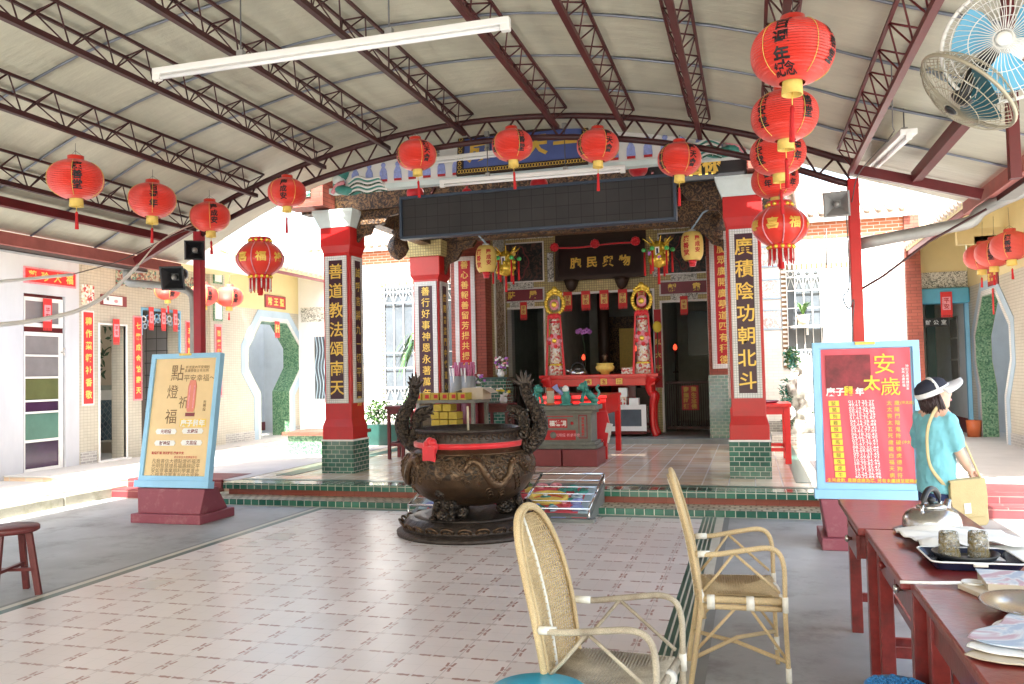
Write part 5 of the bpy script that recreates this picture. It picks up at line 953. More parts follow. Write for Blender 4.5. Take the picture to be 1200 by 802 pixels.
# little paper charms over the doors
def charm(label, mtx, wd=.15, ht=.34, grp='red paper charms over the temple doors', mid='lanternyellow'):
    mb = MB(); mb.box((0, 0, .006), (wd, ht, .004), 'paperred', mtx=mtx); mb.box((0, .0, .010), (wd*.72, ht*.56, .004), mid, mtx=mtx); mb.text('平安', mtx @ Matrix.Translation((0, 0, .0135)), wd*.5, 'panelred', True, 1.1, .02)
    n = 6
    for k in range(n): mb.box((-wd/2+wd*(k+.5)/n, -ht/2-.02, .006), (wd/n*.6, .05, .003), 'paperred', mtx=mtx)
    return tag(mb.build('paper_charm'), label, 'paper charm', grp)
for i, lb in enumerate(('first from the left', 'second from the left', 'middle one', 'fourth from the left', 'last one, beside the right pagoda lamp')): charm('red paper charm over the altar opening, ' + lb, FRONT(-3.66+.385*i, 16.96, 3.06), .19, .36)
charm('red paper charm under the left maroon door tablet', FRONT(-4.62, 16.955, 2.90), .15, .34); charm('red paper charm under the right maroon door tablet', FRONT(-1.27, 16.955, 2.87), .15, .34)
G2 = 'red paper charms at the side halls'
charm('red paper charm on the glazed door at the left', LEFTW(X+.02, 10.42, 2.66), .17, .46, G2, 'pink'); charm('red paper charm over the narrow doorway at the left', LEFTW(X+.04, 11.86, 2.45), .15, .40, G2, 'pink')
for i, lb in enumerate(('left of three', 'middle of three', 'right of three')): charm('red paper charm under the blue valance, ' + lb, LEFTW(X+.05, 12.72+.33*i, 2.73), .13, .38, G2, 'pink')
charm('red paper charm hung in the left hand vase doorway', LEFTW(X+.03, 16.95, 2.72), .20, .34, G2, 'lanternyellow'); charm('red paper charm on the blue shutter case', FRONT(3.58, 17.32, 2.70), .20, .44, G2, 'pink')
charm('red paper strip hung in the right hand vase doorway', RIGHTW(3.98, 15.75, 2.62), .10, .40, G2, 'paperred'); charm('red paper charm at the slatted window behind the left column', FRONT(-9.78, 17.9, 2.72), .12, .34, G2, 'pink')

# ------------------------------------------------------------------ fluorescent lamps, loudspeakers, fans
def tube_lamp(label, a, b, hang_z, w_=.055, m='white_enamel', grp='fluorescent tube lamps', hangs=(.27, .69), double=False):
    a, b = Vector(a), Vector(b); mid = (a+b)/2; t = thing('tube_lamp', label, 'lamp', mid, 0, grp); a, b = a-mid, b-mid; d = (b-a).normalized()
    mb = MB(); mb.bar(a, b, w_, .05, m); mb.build('lamp_housing', t, bevel=.008)
    mb = MB(); mb.cyl(a+d*.06+Vector((0, 0, -.045)), b-d*.06+Vector((0, 0, -.04)), .015, 'tube', n=12); mb.build('lamp_tube', t)
    for e in (a+d*.03, b-d*.03):
        mb = MB(); mb.bar(e-d*.03+Vector((0, 0, -.03)), e+d*.03+Vector((0, 0, -.03)), .05, .07, 'white_enamel'); mb.build('end_cap', t, bevel=.006)
    for k in hangs:
        p = a+(b-a)*k; mb = MB(); mb.cyl(p, (p.x, p.y, hang_z-mid.z), .006, 'wire', n=5); mb.box((p.x, p.y, hang_z-mid.z-.03), (.05, .05, .06), 'galv'); mb.box((p.x, p.y, p.z+.04), (.05, .04, .05), 'galv'); mb.build('hanger', t)
tube_lamp('long white tube lamp hung on two wires under the canopy, top left', (-4.11, 5.0, 3.80), (-1.41, 5.0, 3.80), 4.4)
tube_lamp('white tube lamp hung along the front of the temple eave', (-3.62, 9.5, 3.93), (-1.33, 9.5, 3.91), 4.5, .06)
tube_lamp('white tube lamp fixed high on the eave behind the blue sign', (-4.2, 9.8, 4.30), (-2.6, 9.8, 4.32), 4.45, .07)
tube_lamp('white tube lamp hung on wires beyond the fans, near the right post', (1.27, 9.2, 3.62), (1.27, 7.2, 3.42), 3.75, .13, hangs=(.1, .9))
def speaker(label, loc, aim, w_=.26):
    t = thing('loudspeaker', label, 'speaker', loc, 0, 'horn loudspeakers on the canopy posts'); d = Vector(aim).normalized(); x = d.cross(Vector((0, 0, 1))).normalized(); y = x.cross(d)
    fm = Matrix((x, y, d)).transposed().to_4x4()
    mb = MB(); h = w_/2; s = []
    for z, q in ((0, h), (-.04, h*.9), (-.16, h*.45), (-.24, h*.3)): s += [(-q, -q, z), (q, -q, z), (q, q, z), (-q, q, z)]
    fs = [(i*4+k, i*4+(k+1) % 4, i*4+4+(k+1) % 4, i*4+4+k) for i in range(3) for k in range(4)] + [(12, 13, 14, 15)]
    mb.add(s, fs, 'blackplastic', mtx=fm)
    q = h*.3; s2 = [(-h, -h, 0), (h, -h, 0), (h, h, 0), (-h, h, 0), (-h*.86, -h*.86, .005), (h*.86, -h*.86, .005), (h*.86, h*.86, .005), (-h*.86, h*.86, .005), (-q, -q, -.10), (q, -q, -.10), (q, q, -.10), (-q, q, -.10)]
    mb.add(s2, [(0, 1, 5, 4), (1, 2, 6, 5), (2, 3, 7, 6), (3, 0, 4, 7), (4, 5, 9, 8), (5, 6, 10, 9), (6, 7, 11, 10), (7, 4, 8, 11), (8, 9, 10, 11)], 'potgrey' if 'right' in label else 'blackplastic', mtx=fm); mb.build('horn', t)
    mb = MB(); mb.ball((0, 0, -.06), .035, 'galv', (1, 1, 1), 12, 8, mtx=fm); mb.build('driver_cap', t)
    mb = MB(); mb.lathe([(.07, -.36), (.08, -.34), (.08, -.24), (.05, -.22)], 'blackplastic', n=16, mtx=fm); mb.build('driver', t)
    mb = MB(); mb.tube([fm @ Vector((-h*.7, 0, -.1)), fm @ Vector((0, -.03, -.34)), fm @ Vector((h*.7, 0, -.1))], .012, 'galv', 6); mb.build('bracket', t)
speaker('black horn loudspeaker high on the left canopy post', (-6.60, 8.74, 3.17), (.55, -.8, -.15), .24)
speaker('black horn loudspeaker lower on the left post, aimed along the walkway', (-6.93, 8.74, 2.84), (.25, -.85, -.25), .30)
speaker('grey horn loudspeaker on the right canopy post', (.86, 8.74, 3.16), (-.15, -.9, -.2), .25)
def fan(label, c, aim, r, m_cage, m_blade, m_hub, roll=0, tilt_arm=None, rings=9, spokes=48):
    t = thing('wall_fan', label, 'fan', c, 0, 'fans on the right hand pole'); d = Vector(aim).normalized(); x = d.cross(Vector((0, 0, 1))).normalized(); y = x.cross(d); fm = Matrix((x, y, d)).transposed().to_4x4()
    mb = MB()
    def P(a, q, z): return fm @ Vector((q*math.cos(a), q*math.sin(a), z))
    def dome(q, s): return s*(.02 + .085*(1-(q/r)**2.6))
    for s in (1, -1):
        for k in range(spokes):
            a = 2*math.pi*k/spokes; mb.tube([P(a + (.25*(1-q/r) if s > 0 else 0), q, dome(q, s)) for q in (r*.16, r*.45, r*.75, r)], .0017, m_cage, 4)
        for q in (.16, .55, .85): mb.tube([P(2*math.pi*k/40, r*q, dome(r*q, s)) for k in range(40)], .0022, m_cage, 4, True)
    mb.build('cage', t)
    mb = MB(); mb.tube([P(2*math.pi*k/48, r*1.005, 0) for k in range(48)], .009, m_cage, 6, True); mb.build('cage_rim', t)
    mb = MB(); mb.lathe([(r*.13, .105), (r*.11, .113), (.01, .115)], m_hub, n=24, mtx=fm); mb.build('badge', t)
    for k in range(3):
        mb = MB(); a0 = roll + k*2*math.pi/3; vs_ = []; N = 9
        for i in range(N):
            q = r*(.14+.72*i/(N-1)); wv = .35+.5*math.sin(math.pi*min(1, (i+1.2)/N*.8)); wv *= .95
            for j in range(5): a = a0 + wv*(j/4-.5)*1.5; vs_.append((q*math.cos(a), q*math.sin(a), .035*(j/4-.5)*2*(1-.4*i/N)))
        fs = [(i*5+j, (i+1)*5+j, (i+1)*5+j+1, i*5+j+1) for i in range(N-1) for j in range(4)]; mb.add(vs_, fs, m_blade, True, fm); mb.build('blade', t)
    mb = MB(); mb.lathe([(.02, .06), (.045, .05), (.045, -.03), (.06, -.05), (.075, -.09), (.07, -.22), (.03, -.24)], m_hub if m_hub != 'pink' else 'white_enamel', n=20, mtx=fm); mb.build('motor', t)
    if tilt_arm:
        mb = MB(); mb.tube(smooth_path([fm @ Vector((0, 0, -.18))] + [Vector(p) for p in tilt_arm], 4), .016, 'blackplastic', 8); mb.build('fan_arm', t)
fan('white fan with light blue blades cut by the top right picture edge', (1.10, 4.0, 2.935), (-.30, -.93, -.13), .245, 'white_enamel', 'fanblue', 'white_enamel', .5, [(.08, .2, -.08), (.085, .2, -.28)])
fan('dusty old fan with dark blades seen from the side, behind the white one', (.97, 4.10, 2.77), (-.686, -.02, -.727), .235, 'cage_old', 'fandark', 'blackplastic', 1.3, [(.16, .06, .10), (.20, .10, -.02)])
mb = MB(); mb.bar((1.17, 4.2, 2.38), (1.17, 4.2, 3.85), .045, .045, 'redsteel'); mb.box((1.17, 4.2, 3.80), (.12, .12, .02), 'redsteel'); tag(mb.build('fan_pole'), 'dark red steel pole hanging from the canopy that carries both fans', 'pole')
# cables
def cable(label, pts, r, m, cat='cable'): mb = MB(); mb.tube(smooth_path(pts, 8), r, m, 6); tag(mb.build('cable'), label, cat)
cable('white hose sagging across the upper left from the canopy eave', [(-6.2, 4.6, 2.02), (-6.2, 5.6, 2.07), (-6.2, 6.3, 2.20), (-6.2, 6.67, 2.34), (-6.2, 6.95, 2.51), (-6.22, 7.3, 2.78)], .02, 'hosewhite', 'hose')
cable('straight white cord above the hose at the upper left picture edge', [(-6.2, 4.6, 2.26), (-6.2, 5.6, 2.44), (-6.2, 6.4, 2.59)], .014, 'hosewhite', 'cord')
cable('thin dark wire looping from the right lattice girder to the lamp', [(1.0, 6.2, 3.66), (1.12, 7.0, 3.45), (1.2, 7.6, 3.5), (1.05, 8.5, 3.4), (1.02, 8.9, 3.2)], .005, 'wire', 'wire')
cable('thin dark wire hanging down the right canopy post with a loop', [(.96, 8.88, 3.3), (.965, 8.87, 2.4), (.90, 8.86, 2.25), (.95, 8.86, 2.12), (1.0, 8.86, 2.2), (.97, 8.86, 1.7), (.97, 8.86, .05)], .006, 'wire', 'wire')
cable('thin tan cord rising from the white hose to the left canopy post', [(-6.22, 7.3, 2.78), (-6.3, 7.7, 3.08), (-6.45, 8.3, 3.35), (-6.6, 8.9, 3.55)], .009, 'rattanwhite', 'cord')
cable('thin dark wire rising from the white cord to the left canopy post', [(-6.2, 6.4, 2.59), (-6.25, 7.1, 2.82), (-6.4, 8.0, 3.2), (-6.6, 8.9, 3.52)], .005, 'wire', 'wire')

# ================================================================== incense burner
ib = thing('incense_burner', 'big round bronze incense burner with dragon handles and a red ribbon', 'incense burner', (-2.73, 7.86, .004))
mb = MB()
mb.lathe([(.735, 0), (.74, .03), (.70, .045), (.69, .06)], 'bronzedark', n=64)
mb.lathe([(.69, .06), (.665, .10), (.60, .155), (.57, .17)], 'bronzedark', n=128, mod=lambda r, z, a: r + (.016*abs(math.sin(13*a))**.6 if .07 < z < .16 else 0))
mb.lathe([(.57, .17), (.45, .175), (.0001, .178)], 'bronzedark', n=64); mb.build('plinth', ib)
mb = MB()
for k in range(26):       # raised lotus petals on the sloping rim
    a = 2*math.pi*(k+.5)/26
    fm = Matrix.Rotation(a, 4, 'Z') @ Matrix.Translation((.672, 0, .105)) @ Matrix.Rotation(R(40), 4, 'Y')
    mb.tube([fm @ Vector((.012, .06*math.cos(q), .05*math.sin(q))) for q in [math.pi*2*i/14 for i in range(14)]], .011, 'bronze', 6, True)
    for q in (-1, 1): mb.tube([fm @ Vector((.018, q*.022+.018*math.cos(w), -.012+.018*math.sin(w))) for w in [5*i/9 for i in range(10)]], .008, 'bronze', 5)
mb.build('lotus_petals', ib)
random.seed(21)
def bowl_r(z):
    P = [(.255, .0), (.27, .28), (.31, .40), (.40, .53), (.50, .61), (.60, .648), (.70, .645), (.78, .60), (.84, .54), (.88, .505)]
    for (z0, r0), (z1, r1) in zip(P, P[1:]):
        if z <= z1:
            t = max(0, (z-z0)/(z1-z0)); return r0+(r1-r0)*t
    return .505
mb = MB(); zz = [.265+.615*i/40 for i in range(41)]
sm = lambda z: (bowl_r(z-.02)+bowl_r(z)*2+bowl_r(z+.02))/4
mb.lathe([(.0001, .258)]+[(sm(z), z) for z in zz if z < .585], 'bronze', n=96, cap=False); mb.lathe([(sm(z)+.002, z) for z in zz if .565 < z < .80], 'cast', n=96, cap=False); mb.lathe([(sm(z), z) for z in zz if z > .78], 'bronze', n=96, cap=False); mb.build('bowl', ib)
# relief dragons and clouds cast on the bowl
def on_bowl(a, z, off=.0): r = sm(z)+off; return (r*math.cos(a), r*math.sin(a), z)
def relief(path, rs, mb, n=7): mb.tube([on_bowl(a, z, .004) for a, z in path], rs, 'bronze', n)
mb = MB()
for a0, s in ((-1.05, 1), (-2.35, -1)):
    p = smooth_path([(a0+s*u, z, 0) for u, z in ((-.28, .66), (-.18, .74), (-.05, .72), (.04, .62), (.14, .54), (.28, .52), (.40, .60), (.46, .70), (.60, .72), (.72, .64), (.85, .60))], 7); p = [(q.x, q.y) for q in p]
    relief(p, lerp_list([.02, .042, .04, .04, .045, .042, .04, .035, .03, .02, .008], len(p)), mb)
    for i in range(4, len(p)-2, 3):
        a, z = p[i]; mb.ball(on_bowl(a, z+.03, .015), .020, 'bronze', (1, 1, 1), 7, 5); mb.ball(on_bowl(a+.02, z, .03), .018, 'bronze', (1, 1, 1), 6, 4)
    for u, z in ((-.2, .78), (-.34, .70), (-.30, .60), (.1, .46), (.34, .45), (.52, .62), (.75, .72), (-.12, .60), (-.02, .78), (.20, .64), (.26, .74), (.62, .52)):
        for j in range(3): mb.tube([on_bowl(a0+s*(u+.03*j)+.04*math.cos(q), z-.03*j+.028*math.sin(q), .004) for q in [4.6*i/9 for i in range(10)]], .009, 'bronze', 5)
for k in range(170):
    a = random.uniform(-math.pi, math.pi); z = random.choice((random.uniform(.56, .8), random.uniform(.62, .76)))
    mb.tube([on_bowl(a+.05*math.cos(q), z+.022*math.sin(q), .002) for q in [4.9*i/8 for i in range(9)]], .0075, 'bronze', 4)
mb.tube([on_bowl(2*math.pi*i/60, .80, .0) for i in range(60)], .012, 'bronze', 6, True); mb.build('cast_relief', ib)
mb = MB(); mb.lathe([(.505, .875), (.525, .885), (.53, .90), (.52, .915), (.52, .99), (.54, 1.0), (.545, 1.02), (.52, 1.025), (.485, 1.02), (.47, .95), (.46, .90), (.0001, .895)], 'bronzedark', n=72)
for k in range(48):
    a = 2*math.pi*k/48; mb.tube([(.524*math.cos(a+.035*math.cos(q)), .524*math.sin(a+.035*math.cos(q)), .955+.022*math.sin(q)) for q in [5.2*i/8 for i in range(9)]], .0055, 'bronze', 4)
mb.build('rim', ib)
mb = MB(); mb.lathe([(.46, .93), (.0001, .94)], 'stone', n=40); mb.build('ash', ib)
mb = MB(); mb.lathe([(.527, .842), (.556, .85), (.555, .895), (.530, .90)], 'silkred', n=72, mod=lambda r, z, a: r+.003*math.sin(31*a)); mb.build('ribbon', ib)
mb = MB(); a = -1.93
for k in range(7): th = k*.9; mb.ball(((.56+.02)*math.cos(a)+.045*math.cos(th)*-math.sin(a), (.58)*math.sin(a)+.045*math.cos(th)*math.cos(a), .875+.045*math.sin(th)), .042, 'silkred', (1, 1, 1.1), 9, 6)
fm = frame((.60*math.cos(a), .60*math.sin(a), .85), (-math.sin(a), math.cos(a), 0), (0, 0, 1))
mb.prism([(-.07, .03), (.07, .03), (.09, -.13), (.05, -.12), (.03, -.16), (-.02, -.13), (-.07, -.15)], .02, 'silkred', fm); mb.build('ribbon_rosette', ib)
def lion_foot(a, rr):
    """seated lion carrying the bowl; its front faces outwards"""
    mb = MB(); fm = Matrix.Rotation(a, 4, 'Z') @ Matrix.Translation((rr, 0, .175)) @ Matrix.Scale(1.22, 4)
    mb.ball((-.02, 0, .10), .10, 'scales', (1, .9, 1.1), 14, 10, mtx=fm); mb.ball((.04, 0, .235), .088, 'scales', (1, 1.05, .95), 14, 10, mtx=fm)
    for k in range(22):
        q = 2*math.pi*k/11; z = .22+.05*math.sin(q) + (.03 if k > 10 else 0); mb.ball((.0+.03*(k > 10), .088*math.cos(q)*(1 if k < 11 else .8), z+.02), .026, 'scales', (1, 1, 1), 7, 5, mtx=fm)
    mb.ball((.105, 0, .215), .045, 'scales', (1, 1.2, .8), 10, 7, mtx=fm); mb.ball((.14, 0, .235), .018, 'scales', (1, 1.4, .8), 8, 5, mtx=fm)
    for s in (-1, 1):
        mb.tube([fm @ Vector(p) for p in ((.03, s*.07, .16), (.07, s*.075, .08), (.085, s*.075, .01))], [.042, .034, .04], 'scales', 9); mb.ball((.10, s*.075, .018), .04, 'scales', (1.3, 1, .5), 9, 6, mtx=fm)
        mb.ball((-.05, s*.09, .05), .065, 'scales', (1.2, .7, .9), 9, 6, mtx=fm); mb.ball((.095, s*.035, .262), .016, 'scales', (1, 1, 1), 7, 5, mtx=fm); mb.ball((.0, s*.08, .30), .022, 'scales', (1, .6, 1), 7, 5, mtx=fm)
    mb.ball((.13, .03, .05), .05, 'scales', (1, 1, 1), 10, 7, mtx=fm); mb.build('lion_foot', ib)
for a in (-1.80, -1.80+2*math.pi/3, -1.80-2*math.pi/3): lion_foot(a, .40)
def handle(s):
    mb = MB(); V = lambda x, z, y=0: (s*x, y, z)
    p = smooth_path([V(.50, .80), V(.60, .84), V(.70, .94), V(.735, 1.06), V(.70, 1.17), V(.64, 1.26), V(.585, 1.37), V(.575, 1.45)], 6)
    mb.tube(p, lerp_list([.07, .085, .08, .075, .068, .058, .05, .045], len(p)), 'scales', 10)
    for k in range(6):
        c = p[4*k+4] if 4*k+4 < len(p) else p[-1]; r_ = .035-.001*k; mb.tube([c+Vector((s*(-.045+.012*(k % 3))+r_*math.cos(q), -.055+.11*(k % 2), .01+r_*math.sin(q))) for q in [5.2*i/9 for i in range(10)]], .011, 'bronzedark', 5)
    for i in range(3, len(p)-1, 2):     # scales of the crest along the back
        q = p[i]; d = (p[min(i+1, len(p)-1)]-p[i-1]).normalized(); o = Vector((d.z, 0, -d.x))*s; mb.cyl(q+o*.04, q+o*.078+d*.03, .016, 'bronzedark', .003, 6)
    for k, (dx, dz) in enumerate(((-.12, .07), (-.07, .12), (-.02, .155), (.03, .15), (.075, .115), (.10, .06), (-.03, .11), (.04, .10))):   # flared tail
        mb.tube(smooth_path([V(.575, 1.42, .0), V(.575+dx*.55, 1.43+dz*.5, .01*(k-4)), V(.575+dx, 1.43+dz, .015*(k-4))], 4), [.03, .028, .026, .024, .022, .019, .015, .009, .003], 'bronzedark', 6)
    b = smooth_path([V(.63, .92), V(.57, 1.0), V(.565, 1.09), V(.53, 1.17), V(.45, 1.20), V(.40, 1.225)], 5); mb.tube(b, lerp_list([.05, .06, .06, .055, .045, .025], len(b)), 'scales', 9)
    for k in range(6): mb.cyl(V(.55-.02*k, 1.08+.026*k), V(.47-.02*k, 1.10+.012*k, .03*(-1)**k), .017, 'bronzedark', .004, 6)
    mb.tube(smooth_path([V(.64, 1.0), V(.60, .93, -.03), V(.55, .93, -.04), V(.53, .98, -.04)], 4), .02, 'bronzedark', 6)
    mb.ball(V(.48, 1.19, 0), .05, 'bronzedark', (1.3, .8, .8)); mb.tube(arc(V(.63, .90), .045, 0, 2*math.pi, 12), .018, 'bronzedark', 6)
    mb.build('dragon_handle', ib)
handle(1); handle(-1)
mb = MB(); mb.cyl((.005, 0, .93), (.0, .01, 1.23), .012, 'board', n=7); tag(mb.build('incense_stick', loc=(-2.75, 7.86, .004)), 'single thick joss stick standing in the bronze burner', 'incense')

# sloping dragon relief slab on the steps, with its steel railing
rs = thing('relief_slab', 'sloping painted dragon relief slab set into the temple steps', 'relief', (0, 0, 0))
A = Vector((-2.65, 8.50, .05)); B = Vector((-2.65, 9.34, .27)); sl = (B-A); L = sl.length
fm = frame(A, (1, 0, 0), sl)
mb = MB(); mb.prism([(8.50, .0), (9.36, .0), (9.36, .275), (8.50, .05)], 2.0, 'greystrip', frame((-3.65, 0, 0), (0, 1, 0), (0, 0, 1))); mb.box((-2.65, 8.47, .02), (2.1, .14, .04), 'greystrip'); mb.build('slab', rs)
random.seed(9)
mb = MB(); mb.box((0, L*.5, .004), (1.70, L*.80, .012), 'bannerred', mtx=fm); mb.build('relief_ground', rs)
cl = ['teal', 'pink', 'blueprint', 'goldpaint', 'jade', 'paleblue', 'leaf', 'orchid']
mb = MB()
for x in (-.9, .9): mb.box((x, L*.5, .008), (.10, L*.8, .02), 'paleblue', mtx=fm)
def curl(x, y, r, m, s=1, a0=0., th=.024): mb.tube([fm @ Vector((x+s*r*(1-.085*i)*math.cos(.7*i+a0), y+r*(1-.085*i)*math.sin(.7*i+a0), .022)) for i in range(12)], lerp_list([th*.7, th, th, th*.8], 12), m, 6)
for sx in (-1, 1):
    for i, (x, y, r, m) in enumerate(((.82, .16, .07, 'blueprint'), (.80, .32, .075, 'blueprint'), (.78, .48, .07, 'paleblue'), (.80, .63, .085, 'teal'), (.66, .72, .08, 'teal'), (.56, .62, .055, 'teal'), (.46, .76, .075, 'pink'), (.30, .74, .07, 'pink'), (.20, .62, .06, 'goldpaint'), (.14, .76, .07, 'leaf'), (.03, .70, .07, 'leaf'), (.70, .20, .06, 'bannerred'), (.56, .15, .06, 'paleblue'), (.42, .14, .06, 'teal'), (.28, .16, .06, 'blueprint'), (.14, .14, .06, 'pink'), (.12, .34, .07, 'teal'), (.14, .50, .06, 'bannerred'))):
        curl(sx*x, y, r, m, sx, i*.9); mb.ball(fm @ Vector((sx*x, y, .016)), r*.4, m, (1, 1, .5), 8, 5)
    x = sx*.46; mb.tube([fm @ Vector((x+.20*math.cos(q), L*.47+.14*math.sin(q), .03)) for q in [2*math.pi*i/18 for i in range(18)]], .03, 'goldpaint', 7, True); mb.ball(fm @ Vector((x, L*.47, .012)), .15, 'goldpaint', (1.1, .8, .2)); mb.ball(fm @ Vector((x-.03, L*.47, .03)), .06, 'teal', (1.1, .9, .5)); mb.ball(fm @ Vector((x-.03, L*.47, .055)), .025, 'paperwhite')
    for k in range(10): a = k*.628; mb.ball(fm @ Vector((x+.25*math.cos(a), L*.47+.19*math.sin(a), .02)), .032, ('teal', 'pink', 'jade', 'blueprint')[k % 4], (1, 1, .6), 7, 5)
mb.build('painted_dragon', rs)
mb = MB()
for k in range(9): x = -.88+.22*k; mb.box((x, .03, -.03), (.16, .10, .05), 'blueprint' if k % 2 else 'bannerred', mtx=fm)
mb.build('base_ornament', rs)
rl = thing('railing', 'stainless steel railing laid over the painted relief slab', 'railing', (0, 0, 0)); mb = MB()
def up(x, y, h=.11): return fm @ Vector((x, y, h))
for x in (-1.0, .28, 1.0): mb.cyl(up(x, -.05), up(x, L+.05), .014, 'chrome', n=8)
for k in range(6): mb.cyl(up(-1.0, -.05+(L+.1)*k/5), up(1.0, -.05+(L+.1)*k/5), .013 if k in (0, 5) else .007, 'chrome', n=8)
for x in (-1.0, 1.0):
    a = up(x, -.05); b = up(x, L+.05); mb.cyl(a, (a.x, a.y, .0), .012, 'chrome', n=8); mb.cyl(b, (b.x, b.y, .215), .012, 'chrome', n=8)
mb.build('steel_bars', rl)

# ================================================================== altar tables at the temple front
st = thing('stone_altar', 'carved grey stone offering table with red lettering behind the incense burner', 'altar', (-2.66, 11.95, .45))
mb = MB(); mb.box((0, 0, .03), (1.02, .56, .06), 'stone'); mb.box((0, 0, .08), (.96, .52, .05), 'stone'); mb.box((0, 0, .30), (.86, .46, .42), 'stone'); mb.box((0, 0, .53), (.92, .50, .05), 'stone'); mb.box((0, 0, .59), (1.02, .56, .07), 'stone'); mb.build('body', st, bevel=.012)
mb = MB(); fm = FRONT(0, -.232, .30); mb.box((-.06, .07, .004), (.28, .13, .01), 'panelred', mtx=fm)
for i, ch in enumerate('福德祠'): mb.text(ch, fm @ Matrix.Translation((-.145+.085*i, .07, .011)), .085, 'paperwhite', bold=.03)
mb.box((-.1, -.1, .004), (.60, .14, .012), 'panelred', mtx=fm); mb.ball((-.13, -.10, .012), .05, 'stone', (1, 1, .4), 10, 6, mtx=fm); mb.text('點光明燈 祈求平安', fm @ Matrix.Translation((.06, -.10, .012)), .05, 'pink', bold=.02)
mb.box((.31, .02, .004), (.13, .34, .008), 'redblock', mtx=fm); mb.box((.31, .02, .006), (.10, .30, .008), 'stone', mtx=fm); mb.text('福安善信敬獻', fm @ Matrix.Translation((.31, .02, .012)), .045, 'panelred', True, 1.05, .03); mb.ball((.15, .07, .004), .025, 'panelred', (1, 1, .4), 8, 5, mtx=fm); mb.box((-.08, .17, .004), (.5, .012, .008), 'panelred', mtx=fm); mb.build('inscription', st)
for i, x in enumerate((-2.90, -2.38)):
    mb = MB(); mb.box((x, 11.92, .333), (.50, .70, .234), 'redblock'); tag(mb.build('plinth_block', bevel=.008), ('left' if i == 0 else 'right') + ' of two dark red plinth blocks under the stone altar', 'plinth', 'plinth blocks under the stone altar')
def lion_fig(label, loc, rz, s=1.):
    t = MB(); fm = Matrix.Translation(loc) @ Matrix.Rotation(rz, 4, 'Z') @ Matrix.Scale(s, 4)
    t.box((0, 0, .012), (.20, .12, .024), 'teal', mtx=fm); t.tube([fm @ Vector(p) for p in ((-.07, 0, .07), (-.02, 0, .11), (.03, 0, .17))], [.055, .055, .045], 'teal', 10); t.ball((.055, 0, .21), .052, 'teal', (1.1, 1, 1), 12, 8, mtx=fm); t.ball((.105, 0, .195), .028, 'teal', (1, 1.2, .8), 8, 6, mtx=fm)
    for k in range(9): a = k*.7; t.ball((.03, .05*math.cos(a), .21+.05*math.sin(a)), .022, 'teal', (1, 1, 1), 7, 5, mtx=fm)
    for q in (-1, 1): t.tube([fm @ Vector(p) for p in ((.04, q*.035, .15), (.07, q*.04, .08), (.075, q*.04, .03))], [.025, .02, .022], 'teal', 7); t.ball((-.07, q*.045, .05), .035, 'teal', (1.2, .7, 1), 8, 5, mtx=fm)
    t.tube(smooth_path([fm @ Vector(p) for p in ((-.1, 0, .08), (-.13, 0, .14), (-.10, 0, .19), (-.13, 0, .23))], 4), .018, 'teal', 6)
    return tag(t.build('lion_figurine'), label, 'figurine', 'teal lion figurines on the stone altar')
lion_fig('teal glazed lion figurine on the right end of the stone altar', (-2.30, 11.9, 1.075), R(200), 1.25)
lion_fig('teal glazed lion figurine on the left end of the stone altar, behind the dragon handle', (-3.08, 11.9, 1.075), R(-30), 1.1)
mb = MB(); mb.lathe([(.10, 0), (.10, .02), (.06, .03), (.08, .12), (.05, .17), (.065, .2), (.001, .21)], 'teal', (-2.62, 11.86, 1.075), 14); mb.ball((-2.62, 11.84, 1.31), .05, 'whitepaint', (1, 1, 1.1), 10, 7); mb.tube([(-2.66, 11.84, 1.24), (-2.74, 11.82, 1.30), (-2.78, 11.82, 1.36)], [.03, .03, .05], 'blueprint', 7); tag(mb.build('deity_figurine'), 'small blue and white robed figurine standing on the stone altar', 'figurine')
mb = MB(); mb.lathe([(.07, 0), (.075, .02), (.05, .04), (.055, .2), (.065, .24), (.06, .26), (.001, .25)], 'potred', (-2.86, 11.88, 1.075), 16); mb.cyl((-2.86, 11.88, 1.1), (-2.86, 11.88, 1.30), .058, 'board', n=16); tag(mb.build('lot_holder'), 'brown wooden lot stick holder between the figurines on the stone altar', 'holder')
# red offering table behind the stone altar
def square_table(name, label, loc, wd, dp, ht, m, leg=.09, apron=.16, mid=.0, rz=0, group=None, cloth=False):
    t = thing(name, label, 'table', loc, rz, group); mb = MB(); mb.box((0, 0, ht-.025), (wd, dp, .05), m); mb.build('tabletop', t, bevel=.006)
    mb = MB(); 
    for y in (-dp/2+.05, dp/2-.05): mb.box((0, y, ht-.05-apron/2), (wd-.14, .03, apron), m)
    for x in (-wd/2+.05, wd/2-.05): mb.box((x, 0, ht-.05-apron/2), (.03, dp-.14, apron), m)
    mb.build('apron', t)
    if mid:
        mb = MB()
        for y in (-dp/2+.06, dp/2-.06): mb.box((0, y, mid), (wd-.12, .035, .05), m)
        for x in (-wd/2+.06, wd/2-.06): mb.box((x, 0, mid+.003), (.035, dp-.12, .05), m)
        mb.build('stretcher', t)
    for x in (-1, 1):
        for y in (-1, 1): mb = MB(); mb.box((x*(wd/2-.06), y*(dp/2-.06), (ht-.05)/2), (leg, leg, ht-.05), m); mb.build('leg', t, bevel=.006)
    return t
ft = square_table('offering_table', 'bright red square offering table just behind the stone altar', (-2.70, 13.35, .212), 1.10, 1.5, .98, 'altarred', .09, .2, .70)
mb = MB(); fm = frame((.46, -.78, .62), (1, 0, 0), (0, 0, 1))
mb.prism([(-.16, .12), (.10, .12), (.14, -.1), (.08, -.42), (.02, -.30), (-.04, -.5), (-.10, -.30), (-.2, -.36)], .05, 'silkred', fm); mb.build('table_cloth', ft)
